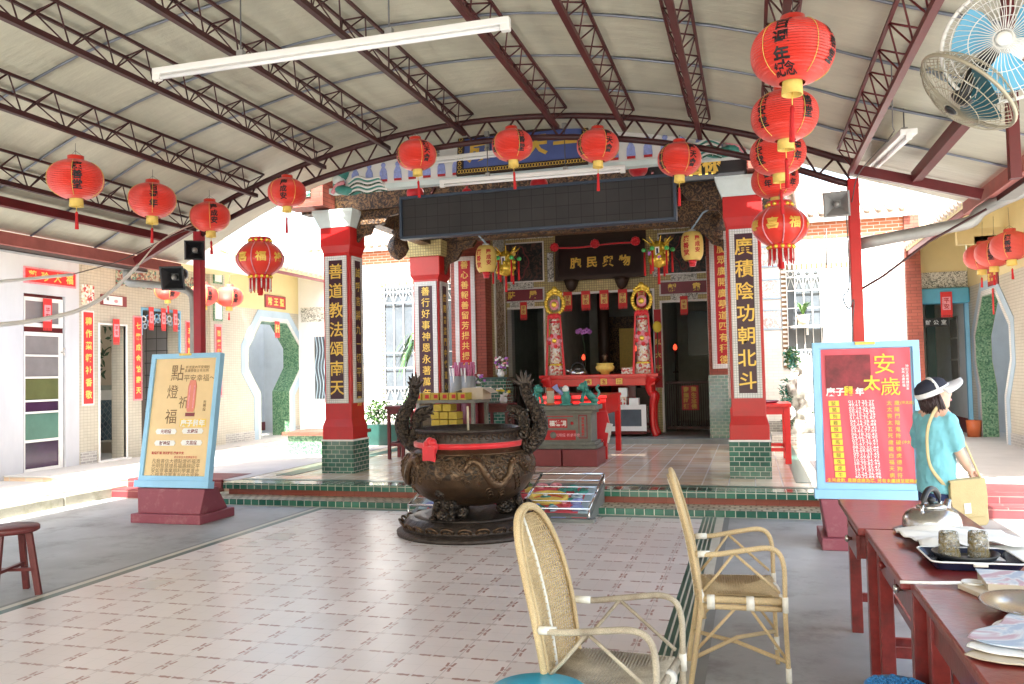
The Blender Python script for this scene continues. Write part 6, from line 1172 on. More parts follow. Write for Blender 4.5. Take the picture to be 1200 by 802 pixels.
mb = MB(); mb.box((-2.13, 12.53, .62), (.09, .02, .30), 'paperwhite', rot=(.1, .25, 0)); tag(mb.build('paper_tag'), 'white paper tag hanging at the red offering table leg', 'tag')
al = thing('altar_table', 'long bright red altar table with curved legs at the temple opening', 'table', (-2.88, 16.2, .30))
mb = MB(); mb.box((0, 0, 1.17), (2.34, .62, .06), 'altarred'); mb.box((0, -.27, 1.06), (2.20, .03, .17), 'altarred'); mb.box((0, -.29, 1.13), (2.28, .05, .03), 'altarred'); mb.build('tabletop', al, bevel=.008)
for k, x in enumerate((-.18, .12, .42)): mb = MB(); mb.box((x, -.296, 1.06), (.12, .022, .11), 'goldpaint'); mb.text('金玉滿'[k], FRONT(x, -.309, 1.06), .085, 'panelred', bold=.03); mb.build('gold_plate', al)
for x in (-1, 1):
    for y in (-.22, .22): mb = MB(); p = smooth_path([(x*1.04, y, 1.14), (x*.98, y, 1.0), (x*1.0, y, .84), (x*1.06, y, .76), (x*1.03, y, .55), (x*1.03, y, .2), (x*1.09, y, .0)], 5); mb.tube(p, lerp_list([.14, .085, .06, .075, .06, .055, .065], len(p)), 'altarred', 8); mb.build('leg', al)
mb = MB(); mb.box((0, 0, .22), (2.04, .05, .06), 'redsteel'); mb.box((0, 0, .10), (2.0, .4, .05), 'redsteel'); mb.build('lower_rail', al)
cb = thing('glass_cabinet', 'low white framed glass cabinet under the right end of the red altar table', 'cabinet', (-2.42, 16.05, .30))
mb = MB(); mb.box((0, 0, .35), (.92, .44, .44), 'windark'); mb.box((0, 0, .09), (.90, .40, .08), 'redsteel'); mb.build('case', cb)
mb = MB(); mb.ring([(-.47, -.25), (.47, -.25), (.47, .25), (-.47, .25)], [(-.38, -.16), (.38, -.16), (.38, .16), (-.38, .16)], .03, 'whitepaint', FRONT(0, -.21, .36)); mb.build('frame', cb)
for lb, x, z, d, m in (('small red printed box on the cabinet under the altar table', -2.43, .62, (.19, .2, .17), 'gift'), ('white box on the cabinet beside the red printed box', -2.19, .61, (.18, .2, .15), 'paperwhite'), ('white box standing on top of the red printed box', -2.40, .79, (.16, .16, .17), 'paperwhite')):
    mb = MB(); mb.box((x, 16.0, .30+z+d[2]/2-.03), d, m); tag(mb.build('box'), lb, 'box')
# pagoda lamps
random.seed(4)
for side, x in (('left', -3.72), ('right', -2.0)):
    t = thing('pagoda_lamp', f'tall {side} pagoda lamp of stacked offerings with gold foil wreath on the altar', 'pagoda lamp', (x, 16.05, 1.50), 0, 'pagoda lamps on the altar')
    mb = MB(); mb.lathe([(.17, 0), (.17, .18), (.15, .2)], 'gift', n=20); mb.build('printed_base', t)
    mb = MB(); mb.lathe([(.135, .2), (.13, .25), (.125, .5), (.115, .8), (.10, 1.12), (.09, 1.14)], 'gift', n=20, mod=lambda r, z, a: r*(1+.05*math.cos(10*a))); mb.build('cans', t)
    for q, z in ((.17, .2), (.15, .62), (.13, 1.05)): mb = MB(); mb.lathe([(q-.03, z-.02), (q, z), (q-.03, z+.03)], 'goldbright' if z < .3 else 'silkred', n=20, mod=lambda r, zz, a: r*(1+.05*math.cos(12*a))); mb.build('tier_band', t)
    mb = MB(); mb.ball((0, -.12, .68), .10, 'pink', (1, .4, 1)); 
    for k in range(9): mb.ball((.11*math.cos(.7*k), -.13, .68+.11*math.sin(.7*k)), .045, 'silkred' if k % 2 else 'pink', (1, .5, 1), 8, 5)
    mb.ball((0, -.16, .68), .05, 'goldbright', (1, .5, 1)); mb.build('rosette', t)
    for s in (-1, 1): mb = MB(); mb.prism([(s*.16, 0), (s*.205, 0), (s*.135, 1.15), (s*.105, 1.15)], .03, 'silkred', FRONT(0, -.10, 0)); mb.build('red_ribbon', t)
    mb = MB(); 
    for k in range(7): mb.ball((-.1+.033*k, -.11, 1.16+.02*(k % 2)), .045, 'silkred', (1, .7, 1.1), 8, 6)
    mb.build('red_bow', t)
    mb = MB()
    for k in range(26):
        a = 2*math.pi*k/26; r_ = .20; mb.ball((r_*.9*math.cos(a), -.06+.02*(k % 2), 1.42+r_*1.05*math.sin(a)), .042, 'goldbright', (1, .6, 1), 7, 5)
    for k in range(7): a = math.pi*(.25+.5*k/6); mb.ball((.26*math.cos(a)*.7, -.06, 1.47+.22*math.sin(a)), .04, 'goldbright', (1, .6, 1), 7, 5)
    mb.ball((0, -.06, 1.70), .06, 'goldbright', (1, .6, 1.2), 8, 6); mb.build('gold_wreath', t)
    mb = MB(); mb.ball((0, -.07, 1.40), .10, 'pink', (1, .4, 1.1)); mb.ball((0, -.11, 1.40), .06, 'goldbright', (1, .4, 1)); mb.build('medallion', t)
def kettle(name, label, loc, r=.125, h=.12, rz=0., hz=.11):
    t = thing(name, label, 'kettle', loc, rz); s = r/.125
    mb = MB(); mb.lathe([(.108*s, 0), (.122*s, .008), (.125*s, .03), (.122*s, .06), (.11*s, .085), (.085*s, .105), (.062*s, .112)], 'steel', n=36); mb.build('body', t)
    mb = MB(); mb.lathe([(.062*s, .112), (.066*s, .116), (.055*s, .126), (.02*s, .132), (.0001, .133)], 'steel', n=28); mb.lathe([(.008, .13), (.018, .14), (.02, .152), (.001, .162)], 'blackplastic', n=14); mb.build('lid', t)
    mb = MB(); mb.tube([(-.105*s, 0, .06), (-.15*s, 0, .09), (-.175*s, 0, .125)], [.028*s, .02*s, .014*s], 'steel', 12); mb.build('spout', t)
    mb = MB(); mb.tube(arc((0, 0, .11), .085*s, R(10), R(170), 14), [.007]*2+[.014]*11+[.007]*2, 'blackplastic', 10); mb.build('handle', t)
    mb = MB()
    for q in (-1, 1): mb.tube([(q*.095*s, 0, .09), (q*.086*s, 0, .13)], .008, 'chrome', 8)
    mb.build('handle_lug', t); return t
kettle('kettle', 'steel kettle on the red altar table beside the left pagoda lamp', (-3.30, 16.1, 1.50), .19, rz=.3)
cn = thing('censer', 'small bronze censer in the middle of the red altar table', 'censer', (-2.76, 16.1, 1.50)); mb = MB(); mb.lathe([(.08, 0), (.09, .04), (.16, .07), (.19, .14), (.15, .19), (.18, .21), (.15, .22)], 'goldpaint', n=20); mb.build('bowl', cn); mb = MB(); mb.lathe([(.05, .22), (.03, .3), (.06, .36), (.01, .42)], 'bronze', n=14); mb.build('finial', cn)
mb = MB(); mb.box((-2.30, 16.05, 1.56), (.24, .16, .12), 'gift'); tag(mb.build('box'), 'small red box on the altar table left of the right pagoda lamp', 'box')
for lb, x, z in (('purple orchid in the dark hall behind the left part of the altar', -3.42, 2.42), ('purple orchid in the dark hall beside the right pagoda lamp', -2.16, 2.42)):
    t = thing('orchid', lb, 'flower', (x, 17.4, .3), 0, 'purple orchids in the hall'); z -= .3
    mb = MB(); mb.tube(smooth_path([(0, 0, 1.1), (.02, 0, 1.6), (-.02, -.02, z), (.1, -.05, z+.05)], 5), .008, 'leafdark', 5); mb.build('stem', t)
    mb = MB()
    for k in range(6):
        for j in range(5): a = j*1.257+k; mb.ball((-.12+.05*k+.03*math.cos(a), -.06, z+.02*math.sin(k*2)+.035*math.sin(a)), .032, 'orchid', (1, .4, .8), 7, 5)
    mb.build('petals', t); mb = MB(); mb.lathe([(.08, .9), (.10, 1.1), (.001, 1.08)], 'potgrey', n=12); mb.box((0, 0, .45), (.3, .3, .9), 'darkwood'); mb.build('pot', t)
for lb, x, z in (('red glowing lamp at the left in the dark hall, above the kettle', -3.46, 1.86), ('red glowing lamp right of the middle in the dark hall', -2.35, 2.02), ('red glowing lamp in the right hand doorway', -1.52, 2.02)):
    t = thing('altar_lamp', lb, 'lamp', (x, 17.5, z), 0, 'red lamps in the hall'); mb = MB(); mb.lathe([(.02, -.05), (.042, -.01), (.036, .03), (.012, .07), (.001, .08)], 'redlamp', n=14); mb.build('bulb', t); mb = MB(); mb.cyl((0, 0, -.07), (0, 0, -.5), .015, 'bronzedark', n=8); mb.lathe([(.06, -.52), (.06, -.5), (.01, -.49)], 'bronzedark', n=12); mb.cyl((0, 0, -.52), (0, 0, .30-z), .012, 'bronzedark', n=8); mb.build('stand', t)
for lb, x, z in (('golden yellow flower ball left of the left pagoda lamp', -3.93, 2.35), ('yellow flower ball right of the right pagoda lamp', -1.78, 2.42)):
    mb = MB(); mb.ball((x, 16.6, z), .09, 'yellow', (1, .7, 1.3), 12, 8); mb.cyl((x, 16.6, z), (x, 16.55, 1.5), .01, 'leafdark', n=6); tag(mb.build('flower_ball'), lb, 'flower', 'yellow flower balls on the altar')
# shelf table with yellow packs, boxes, cans, side tables, plants
sh_ = thing('offering_shelf', 'grey two tier shelf table loaded with yellow packs behind the burner', 'shelf', (-4.55, 12.3, .212), R(-8))
mb = MB(); mb.box((0, 0, .93), (1.05, .55, .05), 'stone'); mb.build('top_board', sh_, bevel=.005); mb = MB(); mb.box((0, 0, .52), (.98, .50, .04), 'stone'); mb.build('lower_board', sh_)
for x in (-.48, .48):
    for y in (-.23, .23): mb = MB(); mb.box((x, y, .455), (.05, .05, .91), 'potgrey' if x < 0 else 'stone'); mb.build('leg', sh_)
mb = MB(); mb.box((-.5, 0, .6), (.03, .5, .6), 'creamtile'); mb.build('side_panel', sh_)
random.seed(8); k = 0
for row, (z, n, x0) in enumerate(((.955, 6, -.5), (.54, 3, -.2), (.66, 3, -.2), (.78, 2, -.15))):
    for i in range(n):
        c = Vector((-4.55+ (x0+.155*i)*.99, 12.16 - .10*(x0+.155*i), .212+z+.055)); mb = MB(); mb.box(c, (.14, .22, .11), 'yellowpack', rot=(0, 0, R(-8+random.uniform(-4, 4))))
        if row == 0: mb.box(c+Vector((0, -.112, 0)), (.07, .006, .06), 'panelred', rot=(0, 0, R(-8)))
        tag(mb.build('joss_paper_pack', bevel=.008), ('yellow pack with a red mark in the row on the shelf top' if row == 0 else 'plain yellow pack stacked on the lower board of the shelf'), 'pack', 'yellow packs on the shelf top' if row == 0 else 'yellow packs on the lower shelf board')
bx = thing('cardboard_box', 'open brown cardboard box on the right end of the grey shelf table', 'box', (-4.16, 12.35, 1.165), R(-8))
mb = MB(); mb.box((0, 0, .09), (.36, .3, .18), 'board'); mb.build('carton', bx)
for q, an in ((1, .5), (-1, -.3)):
    mb = MB(); mb.box((q*.25, -.02, .17 - .03), (.17, .28, .006), 'board', rot=(0, an, 0)); mb.build('flap', bx)
for i, (x, lb) in enumerate(((-4.72, 'grey can full of pink wrapped incense, left one'), (-4.52, 'grey can full of pink wrapped incense, right one'))):
    t = thing('incense_can', lb + ' behind the cardboard box', 'can', (x, 13.0, .212), 0, 'incense cans'); mb = MB(); mb.lathe([(.12, .9), (.12, 1.32), (.11, 1.32), (.11, 1.0)], 'greycloth', n=20); mb.cyl((0, 0, 0), (0, 0, .9), .15, 'redblock', n=20); mb.build('can', t); mb = MB()
    for k in range(16): a = k*2.4; q = .09*(k/16)**.5; mb.cyl((q*math.cos(a), q*math.sin(a), 1.05), (q*1.5*math.cos(a), q*1.5*math.sin(a), 1.45+.05*(k % 3)), .016, 'purplewrap' if k % 3 else 'paperwhite', n=6)
    mb.build('incense_packs', t)
gc = thing('green_cabinet', 'dark green cabinet with pink flowers on it beside the brick couplet wall', 'cabinet', (-4.72, 14.9, .212)); mb = MB(); mb.box((0, 0, .62), (.7, .45, 1.24), 'gtile'); mb.build('case', gc); mb = MB(); mb.box((0, 0, 1.26), (.76, .5, .04), 'tealdark'); mb.build('top_board', gc)
def flowers(name, label, loc, cols, n=26, spread=.16, h=.22, grp=None):
    t = thing(name, label, 'flowers', loc, 0, grp); mb = MB(); mb.lathe([(.05, 0), (.07, .06), (.05, .12), (.06, .15)], 'paperwhite', n=14); mb.build('vase', t)
    mb = MB(); g = MB()
    for k in range(n):
        a = random.random()*6.28; q = spread*random.random()**.5; z = .15+h*random.random(); p = Vector((q*math.cos(a), q*math.sin(a)*.7, z))
        for j in range(4): mb.ball(p+Vector((random.uniform(-.02, .02), random.uniform(-.02, .02), random.uniform(-.015, .015))), .024, cols[k % len(cols)], (1, 1, .7), 6, 4)
        g.cyl((0, 0, .12), p, .003, 'leafdark', n=4)
        fm = Matrix.Translation(p*.8) @ Euler((random.random()*6, random.random()*6, random.random()*6)).to_matrix().to_4x4(); g.add([(-.05, 0, 0), (0, .015, 0), (.06, 0, .01), (0, -.015, 0)], [(0, 1, 2, 3)], 'leaf', mtx=fm)
    mb.build('blossoms', t); g.build('leaves', t)
flowers('flower_vase', 'pink and white flowers on the green cabinet', (-4.50, 14.8, 1.49), ['pink', 'orchid', 'paperwhite'])
flowers('flower_vase', 'white orchid spray in front of the brick couplet wall', (-4.45, 13.3, 1.20), ['paperwhite', 'paperwhite', 'orchid'], 12, .12, .2)
mb = MB(); mb.box((-4.45, 13.3, .7), (.25, .25, 1.0), 'redsteel'); tag(mb.build('flower_stand', bevel=.006), 'dark red stand under the white orchid spray', 'stand')
flowers('flower_vase', 'small white and yellow flower spray on the dark red table beside the green cabinet', (-4.1, 13.6, 1.05), ['paperwhite', 'yellow'], 9, .12, .12)
square_table('side_table', 'small dark red table beside the green cabinet and shelf', (-4.2, 13.65, .212), .5, .5, .84, 'stoolred', .05, .1, .3)
square_table('side_table', 'tall narrow dark red stand between the left column and the burner', (-5.55, 12.55, .212), .36, .5, .86, 'redsteel', .05, .08, .24)
square_table('side_table', 'red wooden side table behind the right hand column', (.20, 12.55, .212), .62, .9, .84, 'altarred', .08, .1, .2)
mb = MB(); mb.lathe([(.12, 0), (.16, .03), (.15, .04), (.11, .02)], 'panel', (.2, 12.4, 1.052), 20); tag(mb.build('dish'), 'dark red dish on the red side table behind the right column', 'dish')
def leaf_mass(mb, c, ext, n, size, mats, seed=0):
    rn = random.Random(seed)
    for k in range(n):
        u = Vector((rn.gauss(0, 1), rn.gauss(0, 1), rn.gauss(0, 1))).normalized()*rn.random()**.4; p = Vector(c)+Vector((u.x*ext[0], u.y*ext[1], u.z*ext[2])); s = size*rn.uniform(.6, 1.3)
        fm = Matrix.Translation(p) @ Euler((rn.uniform(-1, 1), rn.uniform(-1, 1), rn.random()*6.28)).to_matrix().to_4x4()
        mb.add([(-s, 0, 0), (0, s*.36, s*.12), (s, 0, -s*.1), (0, -s*.36, s*.12)], [(0, 1, 2, 3)], mats[k % len(mats)], mtx=fm)
pl = thing('planter', 'low brick topped planter with green moss at the side of the left column', 'planter', (-7.3, 13.3, .216)); mb = MB(); mb.box((0, 0, .17), (1.1, .8, .34), 'mosaic'); mb.build('planter_wall', pl); mb = MB(); mb.box((0, 0, .37), (1.25, .95, .06), 'brickred'); mb.build('coping', pl)
pl2 = thing('planter', 'long dark green planter of shrubs between the left columns', 'planter', (-6.6, 15.2, .216)); mb = MB(); mb.box((0, 0, .2), (1.9, .8, .4), 'tealdark'); mb.build('planter_wall', pl2)
random.seed(31)
for i, (x, y, e, n, lb, m) in enumerate(((-7.15, 15.1, (.34, .3, .26), 420, 'bright green bushy shrub in the dark planter beside the left column', ['leaf', 'leaf', 'leafdark']), (-6.55, 15.0, (.32, .3, .22), 380, 'grey green leafy shrub in the middle of the dark planter', ['teal', 'leafdark', 'leaf']), (-6.0, 15.1, (.32, .3, .3), 380, 'dark leafy shrub with a pink bloom at the right end of the dark planter', ['leafdark', 'teal', 'leafdark']))):
    t = thing('shrub', lb, 'shrub', (x, y, .62), 0, 'shrubs in the dark planter'); mb = MB(); leaf_mass(mb, (0, 0, .22), e, n, .055, m, i); mb.build('foliage', t); mb = MB()
    for k in range(7): mb.cyl((0, 0, 0), (random.uniform(-.2, .2), random.uniform(-.2, .2), .3), .01, 'darkwood', .004, 5)
    mb.build('stem', t)
    if i == 2: mb = MB(); mb.ball((-.12, -.3, .22), .11, 'pink', (1, 1, .9), 12, 8); mb.build('bloom', t)
dp = thing('dracaena', 'tall spiky dracaena with hanging leaves by the left wing window', 'plant', (-7.0, 16.6, .216)); mb = MB(); mb.cyl((0, 0, 0), (.05, 0, 2.2), .04, 'darkwood', .03, 8); mb.build('trunk', dp)
mb = MB(); random.seed(13)
for k in range(110):
    a = random.random()*6.28; z = random.choice((2.2, 2.0, 1.1, .9)) + random.uniform(-.15, .15); L = random.uniform(.35, .6); q = random.uniform(-.2, .5)
    pts = [Vector((.05, 0, z)) + Vector((math.cos(a)*L*t_, math.sin(a)*L*t_, L*(q*t_ - 1.2*t_*t_))) for t_ in (0, .35, .7, 1)]; sd_ = Vector((-math.sin(a), math.cos(a), 0))
    vs_ = []
    for p, w_ in zip(pts, (.012, .02, .016, .002)): vs_ += [p-sd_*w_, p+sd_*w_]
    mb.add(vs_, [(0, 1, 3, 2), (2, 3, 5, 4), (4, 5, 7, 6)], 'leaf' if k % 3 else 'leafdark', True)
mb.build('leaves', dp)
# scholar's rock and shrub beyond the right column
rk = thing('scholar_rock', 'pale ornamental rockery with ferns in front of the right wing', 'rockery', (.95, 15.7, .216)); mb = MB(); random.seed(17)
for k in range(34):
    z = random.uniform(.1, 1.45); mb.ball((.12*math.sin(z*4)+random.uniform(-.28, .30)*(1.25-z*.55), random.uniform(-.2, .2), z), random.uniform(.12, .24), 'whiterock', (random.uniform(.7, 1.3), random.uniform(.7, 1.2), random.uniform(.6, 1.3)), 10, 7)
o = mb.build('rock', rk); rm = o.modifiers.new('fuse', 'REMESH'); rm.mode = 'VOXEL'; rm.voxel_size = .03; rm.use_smooth_shade = True
tx = bpy.data.textures.new('rock_noise', 'CLOUDS'); tx.noise_scale = .13; dm = o.modifiers.new('rough', 'DISPLACE'); dm.texture = tx; dm.strength = .16; dm.mid_level = .5
mb = MB(); leaf_mass(mb, (-.25, -.15, 1.50), (.16, .14, .22), 300, .045, ['leafdark', 'teal', 'leaf'], 5); leaf_mass(mb, (-.38, -.2, .9), (.12, .1, .25), 160, .04, ['leafdark', 'teal'], 6); leaf_mass(mb, (.18, -.25, .55), (.14, .1, .14), 110, .04, ['leafdark', 'leaf'], 7); leaf_mass(mb, (-.36, -.2, .4), (.12, .12, .22), 130, .04, ['stone', 'leafdark'], 8); mb.build('foliage', rk)
mb = MB(); mb.box((.1, -.05, .08), (1.5, .8, .16), 'greytile'); mb.build('base', rk)
pp = thing('potted_plant', 'spiky potted plant on the sill of the grilled right wing window', 'plant', (.98, 16.78, 2.35)); mb = MB(); mb.lathe([(.09, 0), (.12, .2), (.10, .2)], 'board', n=14); mb.build('pot', pp); mb = MB()
for k in range(34):
    a = random.random()*6.28; L = random.uniform(.25, .45); pts = [Vector((math.cos(a)*L*.5*t_, math.sin(a)*L*.35*t_, .2+L*(1.3*t_-.7*t_*t_))) for t_ in (0, .5, 1)]; sd_ = Vector((-math.sin(a), math.cos(a), 0)); vs_ = []
    for p, w_ in zip(pts, (.014, .018, .002)): vs_ += [p-sd_*w_, p+sd_*w_]
    mb.add(vs_, [(0, 1, 3, 2), (2, 3, 5, 4)], 'leaf', True)
mb.build('leaves', pp)
mb = MB(); mb.box((1.05, 16.8, 2.33), (.62, .22, .04), 'whitepaint'); mb.box((1.05, 16.9, 2.24), (.04, .2, .14), 'whitepaint'); tag(mb.build('wall_shelf'), 'white shelf under the spiky potted plant at the right window', 'shelf')
mb = MB(); mb.lathe([(.11, 0), (.13, .3), (.12, .3), (.10, .02)], 'potred', (3.86, 16.9, .216), 18); tag(mb.build('bucket'), 'orange red bucket at the foot of the right hand vase doorway', 'bucket')

# ================================================================== notice boards
def notice_board(name, label, x0, x1, y, zb, zt, tilt, bw):
    """maroon plinth, sky blue frame; returns the thing, and the frame matrix of the sheet (origin: middle), sheet size"""
    cx = (x0+x1)/2; t = thing(name, label, 'notice board', (cx, y, 0), 0); wd = x1-x0; h = zt-zb
    mb = MB(); b = bw/2
    mb.add([(-b, -.02, .10), (b, -.02, .10), (b, .48, .10), (-b, .48, .10), (-wd/2+.02, .02, zb), (wd/2-.02, .02, zb), (wd/2-.02, .24, zb), (-wd/2+.02, .24, zb)], [(3, 2, 1, 0), (4, 5, 6, 7), (0, 1, 5, 4), (1, 2, 6, 5), (2, 3, 7, 6), (3, 0, 4, 7)], 'signbase'); mb.box((0, .23, .05), (bw+.1, .62, .10), 'signbase'); mb.build('plinth', t, bevel=.008)
    fm = frame((0, .07, zb), (1, 0, 0), (0, math.sin(tilt), math.cos(tilt))); L = h/math.cos(tilt)
    mb = MB(); mb.box((0, L/2, -.02), (wd, L, .05), 'signblue', mtx=fm); o = [(-wd/2, .08), (wd/2, .08), (wd/2, L), (-wd/2, L)]; e = .055; i_ = [(-wd/2+e, .13), (wd/2-e, .13), (wd/2-e, L-e), (-wd/2+e, L-e)]
    mb.ring(o, i_, .035, 'signblue', fm); mb.box((0, .04, .01), (wd+.05, .08, .11), 'signblue', mtx=fm); mb.box((0, L-.015, .042), (.16, .025, .012), 'goldpaint', mtx=fm); mb.build('frame', t, bevel=.004)
    return t, fm @ Matrix.Translation((0, (L-e+.13)/2, .006)), wd-2*e, L-e-.13
t, fm, sw, shh = notice_board('notice_board', 'sky blue framed board with an orange prayer lamp poster on a maroon base', -6.65, -5.73, 7.74, .37, 1.86, .17, .80)
mb = MB(); mb.box((0, 0, .002), (sw, shh, .006), 'bannerorange', mtx=fm); T = lambda x, y, d=.007: fm @ Matrix.Translation((x, y, d))
for ch, x, y, s in (('點', -.10, .50, .20), ('燈', -.14, .28, .17), ('祈', .02, .16, .15), ('福', -.13, .0, .18)): mb.text(ch, T(x, y), s, 'printbrown', bold=.0, sx=.9)
mb.text('平安幸福～', T(.20, .435), .085, 'printbrown', bold=.0); mb.text('祈求家內平安順利', T(.16, .56), .04, 'printbrown', bold=0); mb.text('事業學業全年光明', T(.15, .52), .04, 'printbrown', bold=0)
mb.text('光明燈', T(.30, .12), .04, 'printbrown', True)
mb.prism([(-.04, -.17), (.04, -.17), (.055, -.12), (.055, .12), (.035, .19), (-.035, .19), (-.055, .12), (-.055, -.12)], .004, 'printpink', T(.12, .22)); mb.box((0, 0, 0), (.12, .04, .006), 'redblock', mtx=T(.12, .02))
for x in (-.03, .03): mb.box((0, 0, .003), (.012, .26, .004), 'pink', mtx=T(.12+x, .22))
mb.box((0, 0, 0), (.34, .09, .003), 'goldpaint', mtx=T(.17, -.075)); mb.text('庚子鼠年', T(.17, -.075, .011), .08, 'paperwhite', bold=.03)
for x, y, s in ((-.17, -.17, '光明燈'), (.18, -.165, '太歲燈'), (-.17, -.30, '財神燈'), (.18, -.295, '文昌燈')):
    mb.prism([(-.12, -.03), (.12, -.03), (.14, 0), (.12, .03), (-.12, .03), (-.14, 0)], .003, 'paperwhite', T(x, y)); mb.text('◆'+s+'◆' if 0 else s, T(x, y, .011), .048, 'redblock', bold=.02)
mb.text('點燈植福 消災解厄 闔家平安', T(-.12, -.41), .034, 'panelred', bold=.02); mb.text('歡迎善信大德踴躍參加', T(.12, -.455), .03, 'panelred', bold=0)
for r_ in range(5): mb.text(('凡我善信大德點燈祈福添', '光明智慧增長福壽綿延平', '安如意事業順利學業進步', '心想事成萬事吉祥合家歡', '樂身體健康諸事大吉祥')[r_], T(.0+(.02 if r_ == 4 else 0), -.50-.052*r_), .042 if 0 else .055, 'printbrown', bold=.0, sx=1.05)
mb.text('廣善堂管理委員會', T(-.12, -.76 if 0 else -.755), .05, 'panelred', bold=.03); mb.build('poster', t)

t, fm, sw, shh = notice_board('notice_board', 'sky blue framed board with a red fortune year banner listing rows of numbers', .51, 1.36, 7.58, .42, 1.76, .02, .72)
T = lambda x, y, d=.012: fm @ Matrix.Translation((x, y, d))
mb = MB(); nx, nyy = 40, 60; vs_ = []
for j in range(nyy+1):
    for i in range(nx+1):
        u, v_ = i/nx-.5, j/nyy-.5; rip = .006*math.sin(9*u*math.pi+2.2*v_*6)*(.3+abs(u)) + .006*math.exp(-((u-.33+.2*v_)/.05)**2) + .005*math.exp(-((u+.43-.12*math.sin(3*v_))/.035)**2)
        vs_.append((u*(sw-.03), v_*(shh-.01), .004+rip*.7))
mb.add(vs_, [(j*(nx+1)+i, j*(nx+1)+i+1, (j+1)*(nx+1)+i+1, (j+1)*(nx+1)+i) for j in range(nyy) for i in range(nx)], 'bannerred', True, fm)
mb.box((0, 0, 0), (.36, .29, .003), 'dimred', mtx=T(-.14, .375)); mb.ball((-.08, .33, .010), .09, 'dimred', (1, .45, .05), 16, 8, mtx=fm)
mb.text('安', T(.15, .44, .018), .185, 'yellow', bold=.0); mb.text('太', T(.045, .275, .018), .135, 'yellow', bold=.02); mb.text('歲', T(.19, .245, .018), .165, 'yellow', bold=.0)
mb.text('庚子', T(-.25, .205, .018), .075, 'paperwhite', bold=.03); mb.text('鼠', T(-.14, .212, .018), .085, 'yellow', bold=.03); mb.text('年', T(-.055, .205, .018), .07, 'paperwhite', bold=.03)
mb.text('沖犯太歲者請至本', T(.325, .32), .026, 'paperwhite', True, 1.05, .01); mb.text('安奉太歲祈福', T(.295, .32), .026, 'paperwhite', True, 1.05, .01)
zod = '鼠豬狗雞猴羊馬蛇龍兔虎牛'; nm = ('太歲', '太陽', '喪門', '太陰', '五鬼', '死符', '歲破', '龍德', '白虎', '福德', '天狗', '病符')
for k in range(12):
    y = .105 - .0555*k; mb.box((0, 0, 0), (.085, .046, .002), 'yellow', mtx=T(-.265+.003*k, y)); mb.text(zod[k], T(-.265+.003*k, y, .0145), .04, 'printbrown', bold=.0)
    a = '.'.join('%02d' % (k+1+12*i) for i in range(4)); b = '.'.join('%02d' % (k+49+12*i) for i in range(4))
    mb.text(a, T(-.045+.003*k, y+.0135), .034, 'paperwhite', bold=.01, sx=1.3); mb.text(b, T(-.045+.003*k, y-.0135), .034, 'paperwhite', bold=.01, sx=1.3)
    mb.text(nm[k][0], T(.175, y), .043, 'yellow', bold=.0); mb.text(nm[k][1], T(.235, y), .043, 'yellow', bold=.0)
    if k in (0, 6): mb.text('(沖太歲)', T(.315, y), .03, 'yellow', bold=.0)
mb.text('生肖歲數, 農曆虛歲為準, 另有未盡請至服務處', T(.02, -.552), .036, 'yellow', bold=.01); mb.build('banner', t)

# ================================================================== stools, rattan chairs
s0 = thing('wooden_stool', 'small dark red wooden stool at the left picture edge on the grey floor', 'stool', (-5.29, 4.88, 0), .3)
mb = MB(); mb.lathe([(.001, .465), (.175, .465), (.19, .475), (.19, .50), (.18, .51), (.001, .512)], 'stoolred', n=36); mb.build('seat', s0)
for k in range(4):
    a = k*math.pi/2; mb = MB(); mb.bar((.205*math.cos(a), .205*math.sin(a), 0), (.13*math.cos(a), .13*math.sin(a), .47), .045, .03, 'stoolred'); mb.build('leg', s0, bevel=.004)
mb = MB()
for k in range(2): a = k*math.pi/2; mb.bar((.18*math.cos(a), .18*math.sin(a), .19+.012*k), (-.18*math.cos(a), -.18*math.sin(a), .19+.012*k), .03, .022, 'stoolred')
mb.build('stretcher', s0)

